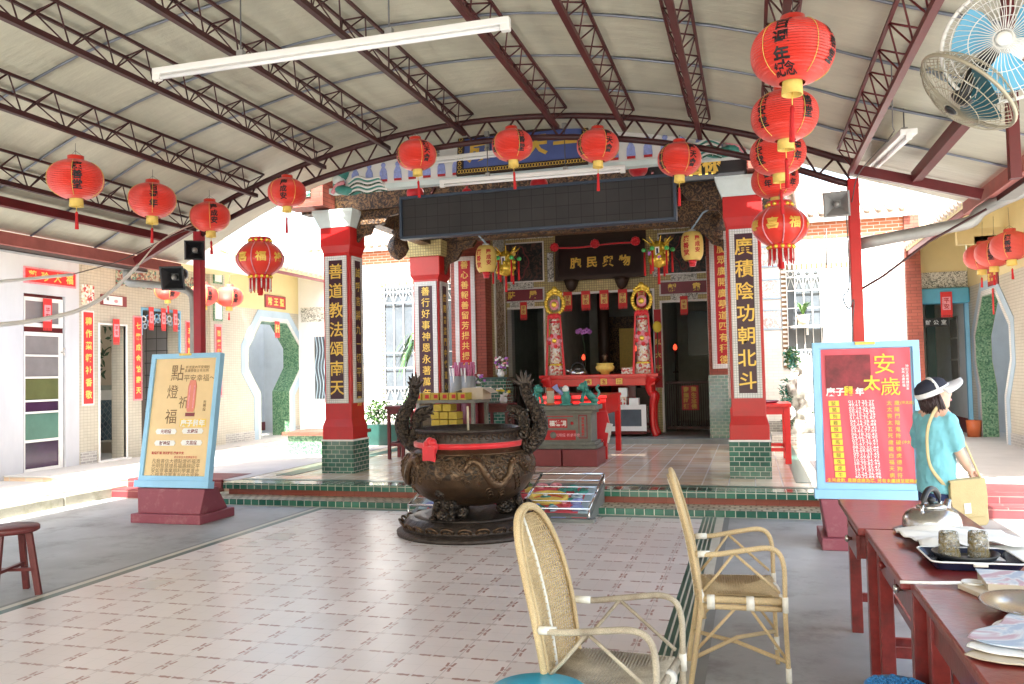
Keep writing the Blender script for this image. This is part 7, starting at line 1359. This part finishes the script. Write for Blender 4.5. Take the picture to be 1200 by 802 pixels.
def rattan_chair(label, loc, rz, ma, mw, mback=None, up=0.):
    t = thing('rattan_chair', label, 'chair', loc, rz, 'tall backed rattan armchairs')
    sz = .415; mback = mback or ma
    side = [(-.20, .215, .36), (-.215, .225, .50), (-.245, .235, .68), (-.285, .225, .84), (-.325, .185, .965), (-.352, .11, 1.04), (-.36, 0, 1.065)]
    path = smooth_path(side + [(x, -y, z) for x, y, z in side[-2::-1]], 6)
    mb = MB(); mb.tube(path, .0145, mback, 10); mb.tube([p + Vector((.012, -math.copysign(.018, p.y) if abs(p.y) > .02 else 0, -.006)) for p in path], .009, mback, 7); mb.build('back_hoop', t)
    half = smooth_path(side, 12)
    def edge(z):
        for a, b in zip(half, half[1:]):
            if a.z <= z <= b.z: k = (z-a.z)/max(1e-6, b.z-a.z); return a.lerp(b, k)
        return half[-1]
    mb = MB(); z = .42; i = 0
    while z < 1.05:
        e = edge(z); n = 10; w_ = .004*(1 if i % 2 else -1)
        mb.tube([(e.x - .03*(1-(2*k/n-1)**2) + w_*(1 if k % 2 else -1), e.y*(1-2*k/n), z) for k in range(n+1)], .0042, mback, 4, flat=.6); z += .0145 if not (.90 < z < .94) else .026; i += 1
    for k in range(-11, 12):
        u = k/12; pts = []
        zz = .42
        while zz < 1.058:
            e = edge(zz)
            pts.append((e.x-.03*(1-u*u), e.y*u, zz)); zz += .05
        mb.tube(pts, .0036 if k else .009, mback if k else mw, 5)
    mb.build('woven_back', t)
    # seat
    mb = MB(); n = 24; g = []
    for i in range(n+1):
        for j in range(n+1):
            u, v_ = i/n*2-1, j/n*2-1; g.append((.01+.215*u, (.22+.012*u)*v_, sz + .012*max(abs(u), abs(v_))**4 - .022*(1-u*u)*(1-v_*v_)))
    mb.add(g, [(i*(n+1)+j, (i+1)*(n+1)+j, (i+1)*(n+1)+j+1, i*(n+1)+j+1) for i in range(n) for j in range(n)], ma, True)
    for k in range(30): y = -.21+.42*k/29; mb.tube([(-.20, y, sz+.010), (-.1, y*1.0, sz-.008), (.02, y, sz-.012), (.13, y, sz-.004), (.225, y*1.04, sz+.012)], .0048, ma, 4)
    for k in range(30):
        x = -.195+.41*k/29; mb.tube([(x, -.215, sz+.012), (x, -.1, sz-.006), (x, 0, sz-.012), (x, .1, sz-.006), (x, .215, sz+.012)], .0048, ma, 4)
    mb.build('woven_seat', t)
    mb = MB(); rim = [(-.205, -.215, sz-.01), (.23, -.235, sz-.01), (.23, .235, sz-.01), (-.205, .215, sz-.01)]
    for a, b in zip(rim, rim[1:]+rim[:1]): mb.tube([Vector(a).lerp(Vector(b), k/4) for k in range(5)], .017, ma, 9); mb.tube([Vector(a).lerp(Vector(b), k/4)+Vector((0, 0, -.032)) for k in range(5)], .013, ma, 8)
    for q in (.12, .62):
        for a, b in ((rim[0], rim[1]), (rim[3], rim[2]), (rim[1], rim[2])):
            p = Vector(a).lerp(Vector(b), q); d = (Vector(b)-Vector(a)).normalized(); mb.tube([p-d*.022+Vector((0, 0, -.012)), p+d*.022+Vector((0, 0, -.012))], .034, mw, 10)
    mb.build('seat_frame', t)
    for s in (-1, 1):
        mb = MB(); arm = smooth_path([(-.232, s*.232, .628), (-.12, s*.245, .63), (.05, s*.255, .655), (.165, s*.26, .668), (.225, s*.262, .645), (.25, s*.262, .58), (.252, s*.26, .48), (.25, s*.255, .36), (.255, s*.255, .18), (.262, s*.258, 0)], 6); mb.tube(arm, .0135, ma, 10); mb.build('arm_and_front_leg', t)
        mb = MB(); leg = smooth_path([(-.20, s*.215, .42), (-.225, s*.222, .28), (-.26, s*.23, .12), (-.285, s*.235, 0)], 5); mb.tube(leg, .0155, ma, 10); mb.build('rear_leg', t)
        mb = MB(); mb.tube([(-.02, s*.248, .64), (.225, s*.245, .45)], .008, ma, 7); mb.tube([(-.02, s*.248, .635), (-.12, s*.23, .52), (-.20, s*.22, .44)], .008, ma, 7); mb.tube([(.05, s*.225, .385), (.245, s*.25, .17)], .008, ma, 7); mb.tube([(.0, s*.225, .385), (-.245, s*.225, .18)], .008, ma, 7); mb.build('brace', t)
        for p, d in (((-.185, s*.236, .629), (.035, .004, 0)), ((.252, s*.258, .40), (0, 0, .035)), ((.258, s*.256, .10), (0, 0, .03)), ((-.205, s*.217, .42), (-.005, 0, .03))):
            p = Vector(p); d = Vector(d); mb = MB(); mb.tube([p-d, p+d], .0165, mw, 10); mb.build('binding', t)
    mb = MB(); mb.tube([(-.255, .228, .15), (.0, 0, .165), (.255, -.255, .155)], .010, ma, 7); mb.tube([(-.255, -.228, .15), (.0, 0, .185), (.255, .255, .155)], .010, ma, 7); mb.build('stretcher', t)
    for ch in t.children:                # a higher seat and arms under the same back
        if up and not ch.name.startswith(('back_hoop', 'woven_back')):
            for v in ch.data.vertices: v.co.z += up*min(1., max(0., v.co.z/.4))
    return t
rattan_chair('weathered rattan armchair in front, its tall oval back hiding the burner edge', (-.56, 3.20, 0), R(-6), 'rattanold', 'rattanwhite', 'rattan').scale = (.93, .93, .955)
rattan_chair('lighter rattan armchair seen side on, between the tile border and the tables', (-.115, 4.35, 0), R(5), 'rattan', 'rattanwhite', None, .05).scale = (.84, .93, .975)

# ================================================================== tables on the right
def desk(label, x0, x1, y0, y1, knobs=2, shelf=False, open_=.0):
    cx, cy = (x0+x1)/2, (y0+y1)/2; t = thing('red_table', label, 'table', (cx, cy, 0), 0, 'dark red wooden tables in a row'); wx, wy = x1-x0, y1-y0
    mb = MB(); mb.box((0, 0, .742), (wx, wy-.006, .036), 'tablered'); mb.build('tabletop', t, bevel=.008)
    ax = wx/2-.075; ay = wy/2-.07
    for x in (-1, 1):
        for y in (-1, 1): mb = MB(); mb.box((x*ax, y*ay, .362), (.062, .062, .724), 'tablered'); mb.build('leg', t, bevel=.004)
    mb = MB()
    for y in (-ay, ay): mb.box((0, y, .65), (2*ax-.06, .03, .145), 'tablered')
    mb.box((ax, 0, .65), (.03, 2*ay-.06, .145), 'tablered'); mb.box((-ax, 0, .716), (.03, 2*ay-.06, .014), 'tablered'); mb.box((-ax, 0, .578), (.03, 2*ay-.06, .014), 'tablered'); mb.build('apron', t)
    if shelf:
        mb = MB(); mb.box((-ax, 0, .64), (.034, 2*ay-.06, .155), 'tablered'); mb.build('side_board', t); mb = MB(); mb.box((0, 0, .36), (2*ax-.02, 2*ay-.03, .026), 'tablered'); mb.build('shelf', t)
        for y in (-1, 1): mb = MB(); mb.box((0, y*(ay+.0), .36), (2*ax-.08, .022, .40), 'tablered'); mb.build('side_panel', t)
    else:
        n = knobs; w_ = (2*ay-.06)/n
        for k in range(n):
            y = -ay+.03+w_*(k+.5); o = open_ if k == 0 else 0; mb = MB(); mb.box((-ax+.12-o, y, .647), (.25, w_-.03, .115), 'tablered'); mb.box((-ax-.012-o, y, .647), (.02, w_-.016, .122), 'tablered'); d = mb.build('drawer', t, bevel=.003)
            mb = MB(); kx = -ax-.022-o; mb.lathe([(.008, 0), (.010, .012), (.019, .022), (.017, .032), (.001, .036)], 'tablered' if k else 'steel', n=14, mtx=Matrix.Translation((kx, y, .655)) @ Matrix.Rotation(-math.pi/2, 4, 'Y')); mb.build('knob', d)
        mb = MB()
        for y in (-ay, ay): mb.box((0, y, .20), (2*ax-.06, .026, .05), 'tablered')
        mb.box((0, 0, .203), (.03, 2*ay-.026, .05), 'tablered'); mb.build('stretcher', t, bevel=.003)
    return t
desk('far dark red table of the row, nearest the woman, with one drawer pulled out', .47, 1.05, 4.365, 5.33, 2, open_=.05)
desk('middle dark red table of the row, carrying the kettle and the tray of glasses', .50, 1.08, 3.345, 4.36, 2)
desk('dark red table with a lower shelf, carrying the steel plate and newspapers', .53, 1.11, 2.0, 3.34, shelf=True)
ZT = .761
kettle('kettle', 'shiny steel kettle with black handle on the middle red table', (.785, 4.28, ZT+.012), .128, rz=R(-125))
mb = MB(); mb.lathe([(.001, .004), (.15, .004), (.17, .014), (.165, .016), (.145, .009), (.001, .009)], 'blackplastic', (.785, 4.28, ZT), 32); tag(mb.build('tray'), 'round black tray under the steel kettle', 'tray')
# crumpled white cloth and papers
def crumple(name, label, c, wd, dp, amp, m, seed, rz=0, cat='cloth', base=.012, thick=.0):
    rn = random.Random(seed); ph = [(rn.uniform(3, 14), rn.uniform(3, 14), rn.random()*6.28, rn.random()) for _ in range(9)]; n = 34; vs_ = []
    for i in range(n+1):
        for j in range(n+1):
            u, v_ = i/n-.5, j/n-.5; h = sum(a*math.sin(p*u+q*v_+r_) for p, q, r_, a in ph)/4.5; ed = 1-max(abs(u), abs(v_))*1.2
            vs_.append((u*wd+.01*math.sin(9*v_+seed), v_*dp+.01*math.sin(8*u), base+amp*(.4+.6*h*h)*max(.1, ed)))
    mb = MB(); mb.add(vs_, [(i*(n+1)+j, (i+1)*(n+1)+j, (i+1)*(n+1)+j+1, i*(n+1)+j+1) for i in range(n) for j in range(n)], m, True)
    o = mb.build(name, loc=c); o.rotation_euler = (0, 0, rz); so_ = o.modifiers.new('thick', 'SOLIDIFY'); so_.thickness = .003; so_.offset = 1; return tag(o, label, cat)
crumple('towel', 'crumpled white towel lying between the kettle and the tray of glasses', (.86, 4.03, ZT), .46, .36, .11, 'paperwhite', 3, .2)
crumple('paper_sheet', 'blank white paper sheet at the right picture edge beside the towel', (.985, 3.86, ZT), .24, .30, .012, 'paperwhite', 6, -.1, 'paper', .004)
tr = thing('tray', 'rectangular navy tray with a pale rim and two handles on the middle table', 'tray', (.80, 3.66, ZT), R(2))
def rrect(a, b, r, n=5):
    out = []
    for cx_, cy_, a0 in ((a-r, b-r, 0), (-a+r, b-r, 90), (-a+r, -b+r, 180), (a-r, -b+r, 270)):
        for k in range(n+1): q = R(a0+90*k/n); out.append((cx_+r*math.cos(q), cy_+r*math.sin(q)))
    return out
mb = MB(); A_ = rrect(.145, .125, .03); B_ = rrect(.165, .145, .035); C_ = rrect(.161, .141, .033); D_ = rrect(.140, .120, .028); n = len(A_)
vs_ = [(x, y, .002) for x, y in A_]+[(x, y, .034) for x, y in B_]+[(x, y, .034) for x, y in C_]+[(x, y, .008) for x, y in D_]
mb.add(vs_, [(k*n+i, k*n+(i+1) % n, (k+1)*n+(i+1) % n, (k+1)*n+i) for k in range(3) for i in range(n)] + [tuple(range(3*n, 4*n)), tuple(range(n-1, -1, -1))], 'traynavy'); mb.build('pan', tr)
mb = MB(); mb.tube([(x, y, .035) for x, y in B_], .0035, 'paperwhite', 6, True); mb.build('rim', tr)
mb = MB(); mb.box((0, -.150, .028), (.05, .012, .012), 'rattanwhite'); mb.build('handle', tr, bevel=.003)
mb = MB(); mb.lathe([(.001, 0), (.10, 0), (.122, .028), (.119, .029), (.099, .006), (.001, .006)], 'blackplastic', (.795, 3.70, ZT+.011), 36); tag(mb.build('round_tray'), 'round black plate inside the navy tray, under the glasses', 'plate')
gm = bpy.data.materials.new('printed_glass'); gm.use_nodes = True; n_ = gm.node_tree.nodes; l_ = gm.node_tree.links; b_ = n_['Principled BSDF']; b_.inputs['Roughness'].default_value = .12; b_.inputs['Specular IOR Level'].default_value = .6
tc_ = n_.new('ShaderNodeTexCoord'); no_ = n_.new('ShaderNodeTexNoise'); no_.inputs['Scale'].default_value = 46; no_.inputs['Detail'].default_value = 3; no_.inputs['Distortion'].default_value = 1.5; l_.new(tc_.outputs['Object'], no_.inputs['Vector']); rp_ = n_.new('ShaderNodeMapRange'); rp_.inputs[1].default_value = .46; rp_.inputs[2].default_value = .56; rp_.inputs[3].default_value = .18; rp_.inputs[4].default_value = 1; l_.new(no_.outputs[0], rp_.inputs[0]); l_.new(rp_.outputs[0], b_.inputs['Alpha'])
cr_ = n_.new('ShaderNodeValToRGB'); cr_.color_ramp.elements[0].color = (.42, .40, .34, 1); cr_.color_ramp.elements[0].position = .45; cr_.color_ramp.elements[1].color = (.16, .12, .05, 1); cr_.color_ramp.elements[1].position = .6; l_.new(no_.outputs[0], cr_.inputs[0]); l_.new(cr_.outputs[0], b_.inputs['Base Color'])
M['printed_glass'] = gm
for lb, x, y in (('left of two upturned brown patterned glasses on the round black plate', .735, 3.69), ('right of two upturned brown patterned glasses on the round black plate', .845, 3.71)):
    mb = MB(); mb.lathe([(.040, 0), (.041, .004), (.036, .095), (.033, .102), (.001, .102)], 'printed_glass', n=28); mb.lathe([(.036, .001), (.031, .09), (.001, .092)], 'printed_glass', n=28, cap=False); tag(mb.build('drinking_glass', loc=(x, y, ZT+.018)), lb, 'glass', 'upturned glasses')
la = thing('ladle', 'white plastic ladle lying on the red table in front of the tray', 'ladle', (.62, 3.27, ZT), R(4)); mb = MB(); mb.tube([(-.13, .02, .008), (-.02, .012, .010), (.07, 0, .016)], .006, 'paperwhite', 8, flat=.6); mb.build('handle', la); mb = MB(); mb.lathe([(.001, .002), (.025, .006), (.038, .022), (.036, .023), (.023, .010), (.001, .007)], 'paperwhite', (.105, 0, 0), 20); mb.build('scoop', la)
bk = thing('book', 'thick paperback book with a bluish picture cover beside the ladle', 'book', (.905, 3.27, ZT), R(-4)); mb = MB(); mb.box((0, 0, .022), (.30, .20, .036), 'board'); mb.build('pages', bk); mb = MB(); mb.box((0, 0, .042), (.31, .21, .004), 'magazine'); mb.box((0, 0, .002), (.31, .21, .004), 'magazine'); mb.build('cover', bk)
mb = MB(); mb.box((.77, 3.22, ZT+.008), (.16, .14, .016), 'board', rot=(0, 0, .35)); tag(mb.build('note_pad', bevel=.002), 'thin tan note pad sticking out beside the thick book', 'pad')
pt = thing('plate', 'large round steel plate with dregs on the near red table', 'plate', (.845, 2.97, ZT)); mb = MB(); mb.lathe([(.001, .004), (.11, .004), (.125, .012), (.165, .030), (.172, .034), (.166, .036), (.122, .017), (.105, .010), (.001, .010)], 'steel', n=48); mb.build('dish', pt)
mb = MB(); mb.lathe([(.001, .0), (.02, .0), (.026, .04), (.024, .041), (.018, .004)], 'jade', (.90, 2.99, ZT+.012), 18); tag(mb.build('cup'), 'tiny green plastic cup standing on the round steel plate', 'cup')
for i, (x, y, rz_, m, lb) in enumerate(((.735, 2.66, .62, 'magazine', 'folded picture magazine on top of the pile at the bottom right corner'), (.72, 2.63, .5, 'paperwhite', 'white newspaper in the middle of the pile at the bottom right corner'), (.70, 2.60, .42, 'board', 'grey brown newspaper lowest in the pile at the bottom right corner'))):
    crumple('newspaper', lb, (x, y, ZT+.011*(2-i)), .22, .34, .010, m, 20+i, -rz_, 'newspaper', .004)
# plastic stools at the bottom edge
def plastic_stool(label, loc, r, m, ht=.43, holes=False):
    t = thing('plastic_stool', label, 'stool', loc, 0, None); mb = MB()
    mb.lathe([(r*1.04, ht-.05), (r*1.05, ht-.03), (r*1.02, ht-.006), (r*.97, ht), (r*.3, ht-.004), (.001, ht-.004)], m, n=48); mb.build('seat', t)
    for k in range(4): a = k*math.pi/2+.6; mb = MB(); mb.tube([(r*.9*math.cos(a), r*.9*math.sin(a), ht-.03), (r*1.05*math.cos(a), r*1.05*math.sin(a), ht*.5), (r*1.15*math.cos(a), r*1.15*math.sin(a), 0)], [.035, .03, .028], m, 8); mb.build('leg', t)
    mb = MB(); mb.tube([(r*1.05*math.cos(2*math.pi*k/32), r*1.05*math.sin(2*math.pi*k/32), ht*.45) for k in range(32)], .013, m, 8, True); mb.build('ring', t)
    if holes:
        mb = MB()
        for i in range(-4, 5):
            for j in range(-4, 5):
                x, y = (i+.5*(j % 2))*.024, j*.022
                if x*x+y*y < (r*.85)**2: mb.tube([(x+.009*math.cos(q), y+.009*math.sin(q), ht+.0015) for q in [2*math.pi*k/8 for k in range(8)]], .003, m, 5, True)
        mb.build('woven_top', t)
plastic_stool('bright cyan plastic stool cut by the bottom edge below the front rattan chair', (-.755, 2.85, 0), .175, 'bluestool', .44)
plastic_stool('blue plastic stool with an openwork seat under the table row, bottom edge', (.45, 3.17, 0), .105, 'bluestool2', .44, True)

# ================================================================== the woman
wo_ = thing('person', 'woman in teal T-shirt, navy shorts and white sun visor hat looking up, with beige bag', 'person', (1.09, 5.72, 0), R(-45))
def skin_mesh(name, verts, edges, radii, m, parent, root=0, sub=2):
    me = bpy.data.meshes.new(name); me.from_pydata(verts, edges, []); o = bpy.data.objects.new(name, me); COL.objects.link(o)
    md = o.modifiers.new('skin', 'SKIN'); md.use_smooth_shade = True
    for i, sv in enumerate(me.skin_vertices[0].data): r_ = radii[i]; sv.radius = r_ if isinstance(r_, tuple) else (r_, r_); sv.use_root = (i == root)
    sb = o.modifiers.new('sub', 'SUBSURF'); sb.levels = sub; sb.render_levels = sub
    me.materials.append(M[m]); o.parent = parent; return o
wo_.scale = (.74, .78, 1.03)
V_ = [(0, 0, .72), (0, .0, .86), (0, -.01, 1.0), (0, -.015, 1.14), (0, .0, 1.215), (0, .02, 1.28),            # 0-5 pelvis .. neck
      (.085, 0, .66), (.095, .02, .40), (.10, 0, .09), (.105, .10, .045),                              # right leg, foot
      (-.085, 0, .66), (-.095, .0, .40), (-.10, -.02, .09), (-.105, .08, .045),                         # left leg
      (.125, -.005, 1.185), (.178, .03, .985), (.17, .17, .865),                                        # right arm
      (-.125, -.005, 1.185), (-.18, .03, .985), (-.13, .17, .90)]
E_ = [(0, 1), (1, 2), (2, 3), (3, 4), (4, 5), (0, 6), (6, 7), (7, 8), (8, 9), (0, 10), (10, 11), (11, 12), (12, 13), (4, 14), (14, 15), (15, 16), (4, 17), (17, 18), (18, 19)]
R_ = [(.115, .10), (.11, .095), (.11, .09), (.11, .085), (.075, .065), .050, .080, .055, .036, .030, .080, .055, .036, .030, .052, .042, .030, .052, .042, .030]
skin_mesh('body', V_, E_, R_, 'skin', wo_)
# clothes: rings lofted round the body, sleeves joined by remeshing
def loft(rings, m, mb, n=28):
    vs_ = []
    for c, rx, ry in rings:
        for k in range(n): a = 2*math.pi*k/n; vs_.append((c[0]+rx*math.cos(a), c[1]+ry*math.sin(a), c[2]))
    fs = [(i*n+k, i*n+(k+1) % n, (i+1)*n+(k+1) % n, (i+1)*n+k) for i in range(len(rings)-1) for k in range(n)] + [tuple(range(n-1, -1, -1)), tuple((len(rings)-1)*n+k for k in range(n))]
    mb.add(vs_, fs, m, True)
mb = MB(); loft([((0, -.005, .735), .160, .138), ((0, -.008, .83), .158, .136), ((0, -.012, .95), .148, .122), ((0, -.018, 1.06), .152, .118), ((0, -.015, 1.14), .155, .108), ((0, -.005, 1.19), .135, .088), ((0, .004, 1.225), .092, .074), ((0, .012, 1.262), .066, .062)], 'cloth', mb)
for s in (-1, 1): mb.tube([(s*.08, -.005, 1.185), (s*.135, -.004, 1.165), (s*.168, .005, 1.09), (s*.18, .03, 1.0)], [.055, .062, .060, .060], 'cloth', 14)
o = mb.build('tshirt', wo_); rm = o.modifiers.new('fuse', 'REMESH'); rm.mode = 'VOXEL'; rm.voxel_size = .011; rm.use_smooth_shade = True; sm_ = o.modifiers.new('soft', 'SMOOTH'); sm_.iterations = 8
tx2 = bpy.data.textures.new('cloth_folds', 'CLOUDS'); tx2.noise_scale = .075; dm = o.modifiers.new('folds', 'DISPLACE'); dm.texture = tx2; dm.strength = .035; dm.mid_level = .5
mb = MB(); loft([((0, -.005, .66), .152, .135), ((0, -.005, .74), .154, .135), ((0, -.005, .84), .145, .122)], 'navy', mb)
for s in (-1, 1): mb.tube([(s*.075, 0, .70), (s*.085, .005, .55), (s*.092, .01, .36)], [.085, .080, .076], 'navy', 16)
o = mb.build('trousers', wo_); rm = o.modifiers.new('fuse', 'REMESH'); rm.mode = 'VOXEL'; rm.voxel_size = .013; rm.use_smooth_shade = True; sm_ = o.modifiers.new('soft', 'SMOOTH'); sm_.iterations = 6
for s in (-1, 1):
    mb = MB(); mb.tube([(s*.10, -.05, .05), (s*.102, .02, .055), (s*.106, .09, .045), (s*.108, .16, .035)], [.045, .05, .047, .03], 'whitepaint', 12); mb.box((s*.104, .05, .012), (.085, .24, .024), 'blackplastic'); mb.build('shoe', wo_)
# right hand with five fingers, holding the bag strap in front of the hip
def hand(s, wrist, d):
    mb = MB(); d = Vector(d).normalized(); w_ = Vector(wrist); sd_ = Vector((0, 0, 1)).cross(d).normalized()*s; up_ = d.cross(sd_).normalized()
    mb.tube([w_-d*.01, w_+d*.03, w_+d*.075], [.026, .036, .034], 'skin', 10, flat=.62)
    for k, (o_, L) in enumerate(((-.026, .058), (-.009, .066), (.009, .062), (.025, .048))):
        b0 = w_+d*.07+sd_*o_; mb.tube([b0, b0+d*L*.42, b0+d*L*.72-Vector((0, 0, .016)), b0+d*L*.80-Vector((0, 0, .036))], [.0095, .009, .0085, .007], 'skin', 7)
    b0 = w_+d*.02-sd_*.03; mb.tube([b0, b0+d*.028-sd_*.018, b0+d*.052-sd_*.014-Vector((0, 0, .01))], [.012, .010, .008], 'skin', 7)
    mb.build('hand', wo_)
hand(1, (.17, .175, .862), (-.1, .85, -.45)); hand(-1, (-.128, .175, .90), (.4, .8, -.2))
# head, turned to the right and lifted
hd = Matrix.Translation((0, .03, 1.304)) @ Matrix.Diagonal((1.10, 1.06, .81, 1)) @ Matrix.Rotation(R(54), 4, 'Z') @ Matrix.Rotation(R(-20), 4, 'Y')      # face along local +x
def head_pt(u, v_):
    x, y, z = math.cos(v_)*math.cos(u), math.cos(v_)*math.sin(u), math.sin(v_)
    p = Vector((x*.092, y*.072, z*.112)); fr = max(0, x)
    g = lambda a, b, sa, sb: math.exp(-((y-a)/sa)**2-((z-b)/sb)**2)*(x > 0)
    p.x += .022*g(0, -.12, .16, .16) + .010*g(0, .05, .10, .22) + .010*g(0, -.46, .30, .12) - .004*g(0, -.55, .3, .06) + .014*g(0, -.86, .3, .16) + .006*g(0, .25, .6, .14) - .010*(g(.38, .10, .17, .12)+g(-.38, .10, .17, .12)) + .005*(g(.5, -.2, .2, .2)+g(-.5, -.2, .2, .2))
    if z < -.3: p.y *= 1-.32*(-z-.3); p.x -= .02*(1-fr)*(-z-.3)*(x < .2)
    return p
mb = MB(); nu, nv = 40, 30; vs_ = []
for j in range(nv+1):
    for i in range(nu): vs_.append(head_pt(2*math.pi*i/nu, -math.pi/2+math.pi*j/nv))
mb.add(vs_, [(j*nu+i, j*nu+(i+1) % nu, (j+1)*nu+(i+1) % nu, (j+1)*nu+i) for j in range(nv) for i in range(nu)], 'skin', True, hd)
mb.tube([(0, .01, 1.19), (0, .018, 1.25), (0, .028, 1.29)], [.056, .05, .05], 'skin', 14)
for s in (-1, 1): mb.ball((.005, s*.073, -.005), .022, 'skin', (.8, .4, 1.35), 10, 7, mtx=hd)
mb.build('head', wo_)
mb = MB()
for s in (-1, 1): mb.ball((.081, s*.027, .012), .009, 'paperwhite', (.6, 1.2, .7), 8, 6, mtx=hd); mb.ball((.0865, s*.027, .012), .0045, 'hair', (.6, 1, 1), 8, 6, mtx=hd); mb.tube([hd @ Vector((.085, s*.012, .034)), hd @ Vector((.086, s*.028, .039)), hd @ Vector((.078, s*.045, .034))], .0028, 'hair', 5)
mb.build('eyes', wo_)
mb = MB(); mb.tube([hd @ Vector((.083, -.024, -.056)), hd @ Vector((.094, 0, -.054)), hd @ Vector((.083, .024, -.056))], [.003, .006, .003], 'pink', 7); mb.build('lips', wo_)
# bobbed hair
mb = MB(); vs_ = []; nu, nv = 36, 18
for j in range(nv+1):
    for i in range(nu):
        u = 2*math.pi*i/nu; v_ = -1.15+2.72*j/nv; x, y, z = math.cos(v_)*math.cos(u), math.cos(v_)*math.sin(u), math.sin(v_)
        k = 1.16+.03*math.sin(11*u); q = Vector((x*.092*k-.014, y*.078*k, z*.112*1.12))
        if v_ < 0: c = 1.04-.12*v_*v_; q.x = math.cos(u)*.092*k*c-.016; q.y = math.sin(u)*.080*k*c; q.z = z*.165
        front = max(0, math.cos(u)-.25)
        if q.z < .055: q.x -= front*.125
        vs_.append(q)
mb.add(vs_, [(j*nu+i, j*nu+(i+1) % nu, (j+1)*nu+(i+1) % nu, (j+1)*nu+i) for j in range(nv) for i in range(nu)] + [tuple(range(nu-1, -1, -1))], 'hair', True, hd); 
random.seed(77)
for k in range(230):
    u = random.uniform(1.45, 2*math.pi-1.45); c = Vector((math.cos(u)*.092*1.2-.016, math.sin(u)*.082*1.2, .03)); L = random.uniform(.15, .215); wv = random.uniform(-.014, .014)
    pts = [c*q + Vector((0, 0, -L*t_)) + Vector((wv*t_*math.sin(4*t_+k), wv*math.cos(3*t_+k), 0)) for t_, q in ((0, 1), (.35, 1.05), (.7, 1.02), (1, .93+random.uniform(-.06, .05)))]
    mb.tube([hd @ p for p in pts], [.004, .005, .004, .0015], 'hair', 4)
mb.build('hair', wo_)
# hat: dark crown, white band, long white brim
hp = hd @ Matrix.Translation((-.012, 0, .048)) @ Matrix.Rotation(R(-3), 4, 'Y')
mb = MB(); mb.lathe([(.110, 0), (.112, .03), (.100, .068), (.07, .092), (.03, .102), (.0001, .104)], 'hatdark', n=36, mod=lambda r, z, a: r*(1+.10*abs(math.cos(a))), mtx=hp); ht = mb.build('hat', wo_)
mb = MB(); mb.lathe([(.113, -.012), (.116, .0), (.117, .022), (.113, .026)], 'hatwhite', n=36, mod=lambda r, z, a: r*(1+.10*abs(math.cos(a))), mtx=hp)
mb.tube([hp @ Vector((.118*math.cos(q), .0+.02*math.sin(q), .024+.075*math.sin(q))) if 0 else hp @ Vector((.012, .113*math.cos(q), .022+.086*math.sin(q))) for q in [math.pi*k/14 for k in range(15)]], .011, 'hatwhite', 6, flat=.5); mb.build('hat_band', ht)
mb = MB(); vs_ = []; n = 22
for j in range(6):
    for i in range(n+1):
        a = -1.25+2.5*i/n; q = .112*(1+.1*abs(math.cos(a)))+.105*(j/5)*max(0, math.cos(a*1.05))**.6; vs_.append((q*math.cos(a), q*math.sin(a), .002-.028*(j/5)**1.5*abs(math.sin(a))*1.6+.006*j/5))
mb.add(vs_, [(j*(n+1)+i, j*(n+1)+i+1, (j+1)*(n+1)+i+1, (j+1)*(n+1)+i) for j in range(5) for i in range(n)], 'hatwhite', True, hp)
o = mb.build('brim', ht); so_ = o.modifiers.new('thick', 'SOLIDIFY'); so_.thickness = .009
# beige shoulder bag at the right hip (carried: a thing of its own)
bg_ = thing('shoulder_bag', 'beige canvas shoulder bag hanging at the woman\'s right hip', 'bag', (1.09, 5.72, 0), R(-45))
bg_.scale = (.76, .78, 1.03)
bm = Matrix.Translation((.215, .05, .68)) @ Matrix.Rotation(R(52), 4, 'Z') @ Matrix.Rotation(R(-4), 4, 'Y')
mb = MB(); rn = rrect(.135, .13, .035)
mb.prism(rn, .09, 'canvas', bm @ frame((0, .045, 0), (1, 0, 0), (0, 0, 1))); mb.build('bag_body', bg_, bevel=.012)
mb = MB(); fl = [(-.13, .13), (.13, .13), (.135, .02), (.125, -.06), (.10, -.085), (-.10, -.085), (-.125, -.06), (-.135, .02)]; mb.prism(fl, .008, 'canvas', bm @ frame((0, -.049, .012), (1, 0, 0), (0, 0, 1))); mb.box((0, 0, .140), (.26, .108, .012), 'canvas', mtx=bm); mb.build('flap', bg_, bevel=.004)
mb = MB(); st_ = smooth_path([bm @ Vector((-.14, 0, .10)), (.075, -.185, .90), (.045, -.175, 1.04), (.05, -.155, 1.14), (.065, -.085, 1.232), (.075, .01, 1.255), (.09, .115, 1.16), (.16, .16, 1.0), (.27, .12, .86), bm @ Vector((.14, .0, .10))], 8); mb.tube(st_, .013, 'canvas', 8, flat=.45); mb.build('strap', bg_)
mb = MB()
for x in (-.06, .06): mb.box((x, -.02, -.17), (.022, .006, .10), 'canvas', mtx=bm)
mb.build('loose_strap', bg_)
mb = MB(); mb.box((-.02, -.055, -.02), (.05, .012, .06), 'rattanwhite', mtx=bm) ; mb.build('buckle', bg_)
